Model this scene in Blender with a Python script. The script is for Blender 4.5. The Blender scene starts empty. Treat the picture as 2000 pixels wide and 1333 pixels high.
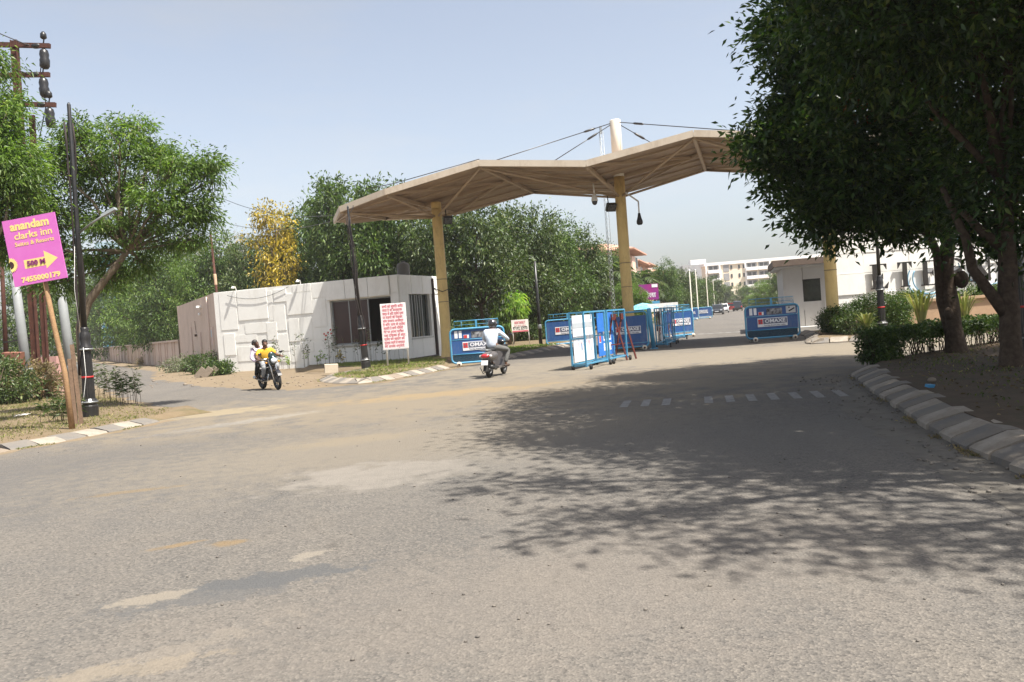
import bpy, bmesh, math, random
import numpy as np
from mathutils import Vector, Matrix, Euler
R = math.radians
random.seed(7)
scn = bpy.context.scene
COL = scn.collection

# ------------------------------------------------------------------ camera
CAM = Vector((0.0, 0.0, 1.65)); FPX = 1614.0
PITCH, ROLL = R(1.55), R(4.29)
_fw = Vector((0, math.cos(PITCH), -math.sin(PITCH)))
_r0 = Vector((1, 0, 0)); _u0 = Vector((0, math.sin(PITCH), math.cos(PITCH)))
_rt = _r0 * math.cos(ROLL) - _u0 * math.sin(ROLL)
_up = _u0 * math.cos(ROLL) + _r0 * math.sin(ROLL)
cd = bpy.data.cameras.new('camera'); cam = bpy.data.objects.new('camera', cd); COL.objects.link(cam)
cd.sensor_width = 36.0; cd.lens = 36.0 * FPX / 2000.0; cd.clip_start = 0.1; cd.clip_end = 4000
m4 = Matrix((_rt, _up, -_fw)).transposed().to_4x4(); m4.translation = CAM
cam.matrix_world = m4
scn.camera = cam

# ------------------------------------------------------------------ sky, sun, exposure
SUN_EL = R(62.0); SUN_H = Vector((0.80, -0.60, 0)).normalized()
SUN_DIR = Vector((SUN_H.x * math.cos(SUN_EL), SUN_H.y * math.cos(SUN_EL), math.sin(SUN_EL)))
w = bpy.data.worlds.new('World'); scn.world = w; w.use_nodes = True
wn = w.node_tree; bg = wn.nodes['Background']
sky = wn.nodes.new('ShaderNodeTexSky'); sky.sky_type = 'NISHITA'; sky.sun_disc = False
sky.sun_elevation = SUN_EL; sky.sun_rotation = math.atan2(SUN_H.x, SUN_H.y)
sky.air_density = 1.0; sky.dust_density = 3.3; sky.ozone_density = 1.0; sky.altitude = 170
hs_ = wn.nodes.new('ShaderNodeHueSaturation'); hs_.inputs['Saturation'].default_value = 0.60      # a dust-laden, paler sky all round
wn.links.new(sky.outputs[0], hs_.inputs['Color']); tcw = wn.nodes.new('ShaderNodeTexCoord'); mpw = wn.nodes.new('ShaderNodeMapping'); mpw.inputs['Scale'].default_value = (1.2, 1.2, 5.0); mpw.inputs['Rotation'].default_value = (0.1, 0.18, 0.4)
nzw = wn.nodes.new('ShaderNodeTexNoise'); nzw.inputs['Scale'].default_value = 2.2; nzw.inputs['Detail'].default_value = 7; nzw.inputs['Roughness'].default_value = 0.6      # thin streaks of high haze, all round the sky
mrw = wn.nodes.new('ShaderNodeMapRange'); mrw.inputs['From Min'].default_value = 0.45; mrw.inputs['From Max'].default_value = 0.75; mrw.inputs['To Max'].default_value = 0.35
mxw = wn.nodes.new('ShaderNodeMix'); mxw.data_type = 'RGBA'; bww = wn.nodes.new('ShaderNodeRGBToBW'); scw = wn.nodes.new('ShaderNodeMath'); scw.operation = 'MULTIPLY'; scw.inputs[1].default_value = 1.12
wn.links.new(tcw.outputs['Generated'], mpw.inputs[0]); wn.links.new(mpw.outputs[0], nzw.inputs['Vector']); wn.links.new(nzw.outputs['Fac'], mrw.inputs['Value']); wn.links.new(mrw.outputs[0], mxw.inputs[0])
wn.links.new(hs_.outputs[0], mxw.inputs[6]); wn.links.new(hs_.outputs[0], bww.inputs[0]); wn.links.new(bww.outputs[0], scw.inputs[0]); wn.links.new(scw.outputs[0], mxw.inputs[7])
wn.links.new(mxw.outputs[2], bg.inputs[0]); bg.inputs[1].default_value = 0.102
sl = bpy.data.lights.new('sun', 'SUN'); so = bpy.data.objects.new('sun', sl); COL.objects.link(so)
sl.energy = 5.0; sl.angle = R(0.6); sl.color = (1.0, 0.955, 0.88)
so.rotation_euler = SUN_DIR.to_track_quat('Z', 'Y').to_euler()
scn.view_settings.view_transform = 'Standard'; scn.view_settings.look = 'None'
scn.view_settings.exposure = 1.1; scn.view_settings.gamma = 1.0; scn.view_settings.use_curve_mapping = False
scn.cycles.max_bounces = 8; scn.cycles.transparent_max_bounces = 12; scn.cycles.volume_bounces = 1
scn.cycles.use_denoising = True

# ------------------------------------------------------------------ places: a pixel of the 2000x1333 photograph -> a point of the world
def ray(u, v):
    return _fw + _rt * ((u - 1000.0) / FPX) + _up * ((666.5 - v) / FPX)
def G(u, v, z=0.0):
    d = ray(u, v); t = (z - CAM.z) / d.z
    return CAM + d * t
def P(u, v, y):
    d = ray(u, v); return CAM + d * (y / d.y)

# ------------------------------------------------------------------ objects
def tag(o, label=None, cat=None, group=None, kind=None):
    if label: o['label'] = label
    if cat: o['category'] = cat
    if group: o['group'] = group
    if kind: o['kind'] = kind
    return o
def thing(name, label, cat, loc=(0, 0, 0), rz=0.0, group=None, rot=None):
    o = bpy.data.objects.new(name, None); COL.objects.link(o)
    o.empty_display_size = 0.2
    o.location = loc; o.rotation_euler = rot if rot else (0, 0, rz)
    return tag(o, label, cat, group)
def link(name, mesh, parent=None, loc=(0, 0, 0), rz=0.0):
    o = bpy.data.objects.new(name, mesh); COL.objects.link(o)
    o.location = loc; o.rotation_euler = (0, 0, rz)
    if parent: o.parent = parent
    return o
KIDS = {}
def copy_tree(o, label=None, loc=None, rz=None, group=None, scale=None, parent=None):
    c = o.copy(); COL.objects.link(c)
    if parent is not None: c.parent = parent
    if label: c['label'] = label
    if group: c['group'] = group
    if loc is not None: c.location = loc
    if rz is not None: c.rotation_euler = (0, 0, rz)
    if scale is not None: c.scale = scale
    for ch in o.children: copy_tree(ch, parent=c)
    return c

def rotm(rx=0, ry=0, rz=0):
    return Euler((rx, ry, rz)).to_matrix()
class MB:
    """collects shapes into ONE mesh"""
    def __init__(s): s.v = []; s.f = []; s.m = []; s.s = []
    def add(s, vs, fs, mat=0, smooth=False):
        b = len(s.v); s.v.extend([tuple(x) for x in vs])
        for f in fs: s.f.append([i + b for i in f]); s.m.append(mat); s.s.append(smooth)
        return s
    def box(s, c, d, mat=0, M=None, rz=0.0):
        c = Vector(c); x, y, z = d[0] / 2, d[1] / 2, d[2] / 2
        if M is None and rz: M = rotm(0, 0, rz)
        vs = [Vector((sx * x, sy * y, sz * z)) for sz in (-1, 1) for sy in (-1, 1) for sx in (-1, 1)]
        vs = [c + (M @ p if M else p) for p in vs]
        return s.add(vs, [(0, 2, 3, 1), (4, 5, 7, 6), (0, 1, 5, 4), (2, 6, 7, 3), (0, 4, 6, 2), (1, 3, 7, 5)], mat)
    def bar(s, a, b, w, h, mat=0, up=(0, 0, 1)):
        a, b = Vector(a), Vector(b); d = (b - a); L = d.length
        if L < 1e-6: return s
        d /= L; up = Vector(up)
        x = d.cross(up)
        if x.length < 1e-3: x = d.cross(Vector((1, 0, 0)))
        x.normalize(); z = x.cross(d)
        vs = []
        for e in (a, b):
            for sx, sz in ((-1, -1), (1, -1), (1, 1), (-1, 1)): vs.append(e + x * (sx * w / 2) + z * (sz * h / 2))
        return s.add(vs, [(3, 2, 1, 0), (4, 5, 6, 7), (0, 1, 5, 4), (1, 2, 6, 5), (2, 3, 7, 6), (3, 0, 4, 7)], mat)
    def tube(s, pts, r, n=8, mat=0, caps=True, closed=False, smooth=True):
        pts = [Vector(p) for p in pts]; N = len(pts)
        rs = r if isinstance(r, (list, tuple)) else [r] * N
        prev = None; vs = []
        for i, p in enumerate(pts):
            if closed: t = pts[(i + 1) % N] - pts[i - 1]
            else: t = pts[min(i + 1, N - 1)] - pts[max(i - 1, 0)]
            if t.length < 1e-9: t = Vector((0, 0, 1))
            t.normalize()
            if prev is None:
                a = t.cross(Vector((0, 0, 1)))
                if a.length < 1e-3: a = t.cross(Vector((0, 1, 0)))
            else: a = prev - t * prev.dot(t)
            if a.length < 1e-6: a = t.orthogonal()
            a.normalize(); prev = a; b = t.cross(a)
            for k in range(n):
                th = 2 * math.pi * k / n
                vs.append(p + (a * math.cos(th) + b * math.sin(th)) * rs[i])
        fs = []
        for i in range(N if closed else N - 1):
            j = (i + 1) % N
            for k in range(n):
                l = (k + 1) % n
                fs.append((i * n + k, j * n + k, j * n + l, i * n + l))
        if caps and not closed:
            fs.append(tuple(range(n))); fs.append(tuple(reversed(range((N - 1) * n, N * n))))
        return s.add(vs, fs, mat, smooth)
    def lathe(s, prof, c=(0, 0, 0), n=16, mat=0, smooth=True, M=None):
        c = Vector(c); vs = []
        for r, z in prof:
            for k in range(n):
                th = 2 * math.pi * k / n; p = Vector((r * math.cos(th), r * math.sin(th), z))
                vs.append(c + (M @ p if M else p))
        N = len(prof); fs = []
        for i in range(N - 1):
            for k in range(n):
                l = (k + 1) % n
                fs.append((i * n + k, i * n + l, (i + 1) * n + l, (i + 1) * n + k))
        fs.append(tuple(reversed(range(n)))); fs.append(tuple(range((N - 1) * n, N * n)))
        return s.add(vs, fs, mat, smooth)
    def prism(s, poly, z0, z1, mat=0):
        n = len(poly)
        ar = sum(poly[i][0] * poly[(i + 1) % n][1] - poly[(i + 1) % n][0] * poly[i][1] for i in range(n))
        if ar < 0: poly = list(reversed(poly))
        vs = [(p[0], p[1], z0) for p in poly] + [(p[0], p[1], z1) for p in poly]
        fs = [tuple(reversed(range(n))), tuple(range(n, 2 * n))] + [(i, (i + 1) % n, n + (i + 1) % n, n + i) for i in range(n)]
        return s.add(vs, fs, mat)
    def sheet(s, poly, z, mat=0):
        n = len(poly)
        ar = sum(poly[i][0] * poly[(i + 1) % n][1] - poly[(i + 1) % n][0] * poly[i][1] for i in range(n))
        if ar < 0: poly = list(reversed(poly))
        return s.add([(p[0], p[1], z) for p in poly], [tuple(range(n))], mat)
    def plate(s, poly3, t, mat=0):
        """a flat polygon in space given thickness t along its normal"""
        q = [Vector(p) for p in poly3]; n = len(q)
        nn = (q[1] - q[0]).cross(q[2] - q[0]).normalized() * t
        vs = q + [p + nn for p in q]
        fs = [tuple(reversed(range(n))), tuple(range(n, 2 * n))] + [(i, (i + 1) % n, n + (i + 1) % n, n + i) for i in range(n)]
        return s.add(vs, fs, mat)
    def ball(s, c, r, nu=10, nv=7, mat=0, M=None):
        c = Vector(c); r = r if isinstance(r, (tuple, list)) else (r, r, r); vs = []; fs = []
        for i in range(1, nv):
            ph = math.pi * i / nv
            for k in range(nu):
                th = 2 * math.pi * k / nu
                p = Vector((r[0] * math.sin(ph) * math.cos(th), r[1] * math.sin(ph) * math.sin(th), r[2] * math.cos(ph)))
                vs.append(c + (M @ p if M else p))
        t, b = Vector((0, 0, r[2])), Vector((0, 0, -r[2]))
        vs.append(c + (M @ t if M else t)); vs.append(c + (M @ b if M else b))
        T, B = len(vs) - 2, len(vs) - 1
        for i in range(nv - 2):
            for k in range(nu):
                l = (k + 1) % nu
                fs.append((i * nu + k, (i + 1) * nu + k, (i + 1) * nu + l, i * nu + l))
        for k in range(nu):
            l = (k + 1) % nu
            fs.append((T, k, l)); fs.append((B, (nv - 2) * nu + l, (nv - 2) * nu + k))
        return s.add(vs, fs, mat, True)
    def mesh(s, name, mats):
        me = bpy.data.meshes.new(name); me.from_pydata(s.v, [], s.f)
        for m in (mats if isinstance(mats, (list, tuple)) else [mats]): me.materials.append(m)
        me.polygons.foreach_set('material_index', s.m); me.polygons.foreach_set('use_smooth', s.s)
        me.update(); return me
    def build(s, name, mats, parent=None, loc=(0, 0, 0), rz=0.0):
        return link(name, s.mesh(name, mats), parent, loc, rz)

def text_mesh(txt, size, depth=0.004, align='CENTER', sx=1.0, bold=0.0):
    cu = bpy.data.curves.new('lettering', 'FONT'); cu.body = txt; cu.size = size; cu.extrude = depth / 2
    cu.align_x = align; cu.align_y = 'CENTER'; cu.resolution_u = 2; cu.offset = bold
    o = bpy.data.objects.new('lettering', cu); COL.objects.link(o)
    dg = bpy.context.evaluated_depsgraph_get()
    me = bpy.data.meshes.new_from_object(o.evaluated_get(dg))
    bpy.data.objects.remove(o); bpy.data.curves.remove(cu)
    # stand the letters upright in the XZ plane, front towards -Y
    me.transform(Matrix(((sx, 0, 0, 0), (0, 0, -1, 0), (0, 1, 0, 0), (0, 0, 0, 1))))
    return me
def text(txt, size, mat, parent, loc, sx=1.0, bold=0.0, depth=0.004, rot=None, name='lettering', align='CENTER'):
    me = text_mesh(txt, size, depth, align, sx, bold); me.name = name; me.materials.clear(); me.materials.append(mat)
    o = link(name, me, parent, loc)
    if rot: o.rotation_euler = rot
    return o

# ------------------------------------------------------------------ materials
def nd(t, kind, **kw):
    n = t.nodes.new(kind)
    for k, v in kw.items(): setattr(n, k, v)
    return n
MATS = {}
def mat(name, col, rough=0.7, col2=None, nscale=6.0, namt=0.6, bump=0.0, bscale=60.0, metal=0.0, spec=0.3, dirt=None, dscale=1.5, damt=0.5, coat=0.0, tr=0.0):
    if name in MATS: return MATS[name]
    m = bpy.data.materials.new(name); m.use_nodes = True; t = m.node_tree; b = t.nodes['Principled BSDF']
    b.inputs['Roughness'].default_value = rough; b.inputs['Metallic'].default_value = metal
    b.inputs['Specular IOR Level'].default_value = spec
    if coat: b.inputs['Coat Weight'].default_value = coat
    c = (*col, 1)
    tc = nd(t, 'ShaderNodeTexCoord'); L = t.links.new
    col2 = col2 or tuple(x * 0.8 for x in col)
    n1 = nd(t, 'ShaderNodeTexNoise'); n1.inputs['Scale'].default_value = nscale; n1.inputs['Detail'].default_value = 6; n1.inputs['Roughness'].default_value = 0.65
    L(tc.outputs['Object'], n1.inputs['Vector'])
    mr = nd(t, 'ShaderNodeMapRange'); mr.inputs['From Min'].default_value = 0.35; mr.inputs['From Max'].default_value = 0.7; mr.inputs['To Max'].default_value = namt
    L(n1.outputs['Fac'], mr.inputs['Value'])
    mx = nd(t, 'ShaderNodeMix', data_type='RGBA'); mx.inputs[6].default_value = c; mx.inputs[7].default_value = (*col2, 1)
    L(mr.outputs[0], mx.inputs[0]); out = mx.outputs[2]
    if dirt:
        n2 = nd(t, 'ShaderNodeTexNoise'); n2.inputs['Scale'].default_value = dscale; n2.inputs['Detail'].default_value = 8; n2.inputs['Roughness'].default_value = 0.75
        mp = nd(t, 'ShaderNodeMapping'); mp.inputs['Scale'].default_value = (1, 1, 0.35); L(tc.outputs['Object'], mp.inputs['Vector']); L(mp.outputs[0], n2.inputs['Vector'])
        r2 = nd(t, 'ShaderNodeMapRange'); r2.inputs['From Min'].default_value = 0.5; r2.inputs['From Max'].default_value = 0.72; r2.inputs['To Max'].default_value = damt
        L(n2.outputs['Fac'], r2.inputs['Value'])
        m2 = nd(t, 'ShaderNodeMix', data_type='RGBA'); m2.inputs[7].default_value = (*dirt, 1); L(out, m2.inputs[6]); L(r2.outputs[0], m2.inputs[0]); out = m2.outputs[2]
    L(out, b.inputs['Base Color'])
    if bump:
        n3 = nd(t, 'ShaderNodeTexNoise'); n3.inputs['Scale'].default_value = bscale; n3.inputs['Detail'].default_value = 4; L(tc.outputs['Object'], n3.inputs['Vector'])
        bp = nd(t, 'ShaderNodeBump'); bp.inputs['Strength'].default_value = bump; bp.inputs['Distance'].default_value = 0.02
        L(n3.outputs['Fac'], bp.inputs['Height']); L(bp.outputs[0], b.inputs['Normal'])
    MATS[name] = m; return m
def leafmat(name, c1, c2, c3=None, trans=0.35, rough=0.45):
    if name in MATS: return MATS[name]
    m = bpy.data.materials.new(name); m.use_nodes = True; t = m.node_tree; b = t.nodes['Principled BSDF']; L = t.links.new
    g = nd(t, 'ShaderNodeNewGeometry'); rp = nd(t, 'ShaderNodeValToRGB'); e = rp.color_ramp.elements
    e[0].position = 0.0; e[0].color = (*c1, 1); e[1].position = 0.8; e[1].color = (*c2, 1)
    if c3: x = e.new(0.97); x.color = (*c3, 1)
    L(g.outputs['Random Per Island'], rp.inputs[0])
    tc = nd(t, 'ShaderNodeTexCoord'); n1 = nd(t, 'ShaderNodeTexNoise'); n1.inputs['Scale'].default_value = 0.9; n1.inputs['Detail'].default_value = 2
    L(tc.outputs['Object'], n1.inputs['Vector'])
    mr = nd(t, 'ShaderNodeMapRange'); mr.inputs['From Min'].default_value = 0.3; mr.inputs['From Max'].default_value = 0.7; mr.inputs['To Min'].default_value = 0.65; mr.inputs['To Max'].default_value = 1.35
    L(n1.outputs['Fac'], mr.inputs['Value'])
    vm = nd(t, 'ShaderNodeVectorMath', operation='SCALE'); L(rp.outputs[0], vm.inputs[0]); L(mr.outputs[0], vm.inputs['Scale'])
    L(vm.outputs[0], b.inputs['Base Color']); b.inputs['Roughness'].default_value = rough; b.inputs['Specular IOR Level'].default_value = 0.35
    tl = nd(t, 'ShaderNodeBsdfTranslucent')
    v2 = nd(t, 'ShaderNodeVectorMath', operation='MULTIPLY'); v2.inputs[1].default_value = (1.5, 1.7, 0.6); L(vm.outputs[0], v2.inputs[0]); L(v2.outputs[0], tl.inputs[0])
    ms = nd(t, 'ShaderNodeMixShader'); ms.inputs[0].default_value = trans; L(b.outputs[0], ms.inputs[1]); L(tl.outputs[0], ms.inputs[2])
    L(ms.outputs[0], t.nodes['Material Output'].inputs[0])
    MATS[name] = m; return m

black_iron = mat('black_iron', (0.012, 0.012, 0.013), 0.35, (0.03, 0.026, 0.022), 8, 0.7, spec=0.5)
rust = mat('rusty_steel', (0.055, 0.022, 0.016), 0.8, (0.1, 0.038, 0.024), 5, 0.9, 0.3, 80)
white_paint = mat('white_paint', (0.78, 0.77, 0.74), 0.5, (0.6, 0.58, 0.53), 4, 0.6, dirt=(0.35, 0.3, 0.24), damt=0.35)
cream_paint = mat('cream_column_paint', (0.66, 0.485, 0.2), 0.5, (0.58, 0.42, 0.17), 3, 0.8, dirt=(0.33, 0.22, 0.1), dscale=3.2, damt=0.7)
bar_blue = mat('barrier_frame_blue', (0.06, 0.27, 0.44), 0.45, (0.05, 0.21, 0.35), 6, 0.8, dirt=(0.24, 0.22, 0.19), dscale=3.0, damt=0.5, spec=0.5)
panel_blue = mat('barrier_panel_blue', (0.02, 0.075, 0.22), 0.45, (0.016, 0.06, 0.19), 3, 0.8, dirt=(0.15, 0.17, 0.22), dscale=2.5, damt=0.5, spec=0.45)
sticker_white = mat('sticker_white', (0.68, 0.68, 0.69), 0.45, (0.5, 0.5, 0.52), 10, 0.5)
logo_grey = mat('logo_grey', (0.1, 0.11, 0.16), 0.5)
logo_red = mat('logo_red', (0.5, 0.03, 0.03), 0.5)
ink_red = mat('ink_red', (0.5, 0.09, 0.12), 0.6, (0.58, 0.2, 0.22), 5, 0.7)
ink_black = mat('ink_black', (0.02, 0.02, 0.02), 0.5)
rubber = mat('rubber', (0.018, 0.018, 0.018), 0.75, (0.05, 0.045, 0.04), 10, 0.6)
chrome = mat('chrome', (0.6, 0.6, 0.6), 0.22, metal=0.9)
glass_dark = mat('dark_glass', (0.01, 0.012, 0.014), 0.06, spec=0.8)
bark = mat('bark', (0.045, 0.03, 0.02), 0.95, (0.1, 0.072, 0.05), 11, 0.9, 1.0, 24)
bark_pale = mat('bark_pale', (0.2, 0.155, 0.11), 0.95, (0.11, 0.085, 0.06), 7, 0.8, 0.7, 30)
L_dark = leafmat('leaf_dark', (0.01, 0.026, 0.007), (0.045, 0.088, 0.02), (0.12, 0.15, 0.04), 0.34, 0.4)
L_mid = leafmat('leaf_mid', (0.02, 0.045, 0.009), (0.085, 0.14, 0.03), (0.14, 0.185, 0.05), 0.25)
L_mid2 = leafmat('leaf_olive', (0.02, 0.038, 0.011), (0.08, 0.118, 0.034), (0.15, 0.17, 0.07), 0.25)
L_neem = leafmat('leaf_neem', (0.045, 0.085, 0.015), (0.12, 0.19, 0.04), (0.19, 0.24, 0.07), 0.4)
L_lime = leafmat('leaf_lime', (0.1, 0.2, 0.03), (0.22, 0.32, 0.06), (0.3, 0.34, 0.08), 0.45)
L_yellow = leafmat('leaf_yellow', (0.1, 0.09, 0.02), (0.46, 0.33, 0.035), (0.5, 0.36, 0.05), 0.3)
L_dry = leafmat('leaf_dry', (0.16, 0.12, 0.075), (0.28, 0.21, 0.13), (0.1, 0.12, 0.05), 0.3, 0.8)
L_red = leafmat('leaf_red', (0.16, 0.04, 0.015), (0.3, 0.08, 0.03), None, 0.4)
L_hedge = leafmat('leaf_hedge', (0.022, 0.045, 0.01), (0.065, 0.11, 0.024), (0.12, 0.15, 0.045), 0.28)
L_grass = leafmat('grass_blade', (0.09, 0.11, 0.03), (0.22, 0.21, 0.08), (0.38, 0.32, 0.16), 0.35, 0.7)
L_grey = leafmat('leaf_greyish', (0.12, 0.14, 0.09), (0.22, 0.23, 0.16), None, 0.3, 0.7)

# ------------------------------------------------------------------ foliage
RNG = np.random.default_rng(11)
def leaf_mesh(name, c, d, L, W, m, droop=0.15, nrm=None):
    """c: N x 3 leaf bases, d: N x 3 leaf directions; every leaf is a folded blade of two faces"""
    n = len(c); c = np.asarray(c, float); d = np.asarray(d, float); d /= np.linalg.norm(d, axis=1)[:, None] + 1e-9
    if nrm is None: nrm = RNG.normal(size=(n, 3)) + np.array([0, 0, 0.9])
    s = np.cross(d, nrm); s /= np.linalg.norm(s, axis=1)[:, None] + 1e-9
    up = np.cross(s, d)
    k = RNG.uniform(0.65, 1.35, size=(n, 1)); L = L * k; W = W * k
    v = np.empty((n, 4, 3))
    v[:, 0] = c; v[:, 1] = c + d * L * 0.45 + s * W * 0.5 + up * W * 0.18
    v[:, 2] = c + d * L - np.array([0, 0, 1]) * L * droop; v[:, 3] = c + d * L * 0.45 - s * W * 0.5 + up * W * 0.18
    me = bpy.data.meshes.new(name); me.vertices.add(4 * n); me.loops.add(6 * n); me.polygons.add(2 * n)
    me.vertices.foreach_set('co', v.reshape(-1))
    b = np.arange(n)[:, None] * 4
    me.loops.foreach_set('vertex_index', (b + np.array([[0, 1, 2, 0, 2, 3]])).reshape(-1).astype(np.int32))
    me.polygons.foreach_set('loop_start', np.arange(0, 6 * n, 3, dtype=np.int32))
    me.materials.append(m); me.update(calc_edges=True); me.validate()
    return me
def blob_clusters(blobs, n, lo=0.5, flat=0.0):
    """cluster centres spread through a set of ellipsoids [(centre, radii)]"""
    wts = np.array([(b[1][0] * b[1][1] * b[1][2]) ** (0.72) for b in blobs]); wts /= wts.sum()
    idx = RNG.choice(len(blobs), size=n, p=wts)
    C = np.array([b[0] for b in blobs], float)[idx]; Rr = np.array([b[1] for b in blobs], float)[idx]
    d = RNG.normal(size=(n, 3)); d /= np.linalg.norm(d, axis=1)[:, None]
    r = RNG.uniform(lo, 1.0, size=(n, 1)) ** 0.6
    return C + d * Rr * r, d, idx
def foliage(name, blobs, ncl, per, L, W, m, spread=0.35, lo=0.5, droop=0.15, outward=0.8, squash=0.7):
    cc, dd, idx = blob_clusters(blobs, ncl, lo)
    c = np.repeat(cc, per, 0); d = np.repeat(dd, per, 0)
    off = RNG.normal(size=c.shape) * spread * RNG.uniform(0.5, 1.4, size=(ncl, 1)).repeat(per, 0); off[:, 2] *= squash
    c = c + off
    d = d * outward + RNG.normal(size=d.shape) * 0.8 + off / (spread + 1e-6) * 0.4; d[:, 2] -= droop
    return leaf_mesh(name, c, d, L, W, m, droop), cc, idx
def limbs(mb, start, r0, blobs, cc, idx, nsub=5, mat=0, wob=0.12, rt=0.02):
    """limbs from the fork to every blob's centre, and thin branches on to some of its leaf clusters"""
    for bi, b in enumerate(blobs):
        a = Vector(start); e = Vector(b[0]); L = (e - a).length
        mid = a.lerp(e, 0.5) + Vector((random.uniform(-1, 1), random.uniform(-1, 1), random.uniform(-0.2, 0.8))) * L * wob
        q = a.lerp(mid, 0.5) + Vector((random.uniform(-1, 1), random.uniform(-1, 1), 0)) * L * wob * 0.4
        r = r0 * (0.45 + 0.35 * random.random())
        mb.tube([a, q, mid, e], [r, r * 0.8, r * 0.6, max(rt, r * 0.32)], 6, mat)
        ids = [i for i in range(len(cc)) if idx[i] == bi]; random.shuffle(ids)
        for i in ids[:nsub]:
            p = Vector(cc[i]); st = mid.lerp(e, random.uniform(0.1, 1.0))
            m2 = st.lerp(p, 0.5) + Vector((random.uniform(-1, 1), random.uniform(-1, 1), random.uniform(-0.3, 0.6))) * (p - st).length * 0.15
            mb.tube([st, m2, p], [max(rt * 0.8, r * 0.26), rt * 0.8, rt * 0.35], 4, mat)
def tree(name, label, base, trunk, r, blobs, ncl, per, L, W, m, bk, spread=0.35, lo=0.5, droop=0.15, nsub=5, group=None, rz=0, cat='tree', outward=0.8, squash=0.7, rt=0.02, extra=None):
    t = thing(name, label, cat, base, rz, group)
    cm, cc, idx = foliage('crown', blobs, ncl, per, L, W, m, spread, lo, droop, outward, squash)
    tb = MB(); n = len(trunk)
    fine = []; fr_ = []
    for i in range(n - 1):
        for k in range(4):
            s = (i + k / 4) / max(1, n - 1); fine.append(Vector(trunk[i]).lerp(Vector(trunk[i + 1]), k / 4) + Vector((random.gauss(0, r * 0.06), random.gauss(0, r * 0.06), 0))); fr_.append(r * (1 + 0.45 * max(0, 1 - s * 7)) * (1 - 0.4 * s) * random.uniform(0.93, 1.08))
    fine.append(Vector(trunk[-1])); fr_.append(r * 0.6); tb.tube(fine, fr_, 11)
    limbs(tb, trunk[-1], r * 0.62, blobs, cc, idx, nsub, rt=rt)
    tb.build('trunk', bk, t); link('crown', cm, t)
    return t
# ================================================================== the setting: ground, roads, verges, kerbs
def gmask(t, vec, cx, cy, rx, ry, rot=0.0, soft=0.45, nz=None, namt=0.5):
    """a patch with a ragged edge at a place of the ground"""
    L = t.links.new
    mp = nd(t, 'ShaderNodeMapping', vector_type='TEXTURE'); mp.inputs['Location'].default_value = (cx, cy, 0)
    mp.inputs['Rotation'].default_value = (0, 0, rot); mp.inputs['Scale'].default_value = (rx, ry, 1)
    L(vec, mp.inputs['Vector'])
    ln = nd(t, 'ShaderNodeVectorMath', operation='LENGTH'); L(mp.outputs[0], ln.inputs[0])
    ad = nd(t, 'ShaderNodeMath', operation='MULTIPLY_ADD'); L(nz, ad.inputs[0]); ad.inputs[1].default_value = namt * 6; L(ln.outputs['Value'], ad.inputs[2])
    mr = nd(t, 'ShaderNodeMapRange', interpolation_type='SMOOTHSTEP'); L(ad.outputs[0], mr.inputs['Value'])
    mr.inputs['From Min'].default_value = 1.0 + namt * 3 - soft; mr.inputs['From Max'].default_value = 1.0 + namt * 3 + soft
    mr.inputs['To Min'].default_value = 1.0; mr.inputs['To Max'].default_value = 0.0
    return mr.outputs[0]
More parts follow.
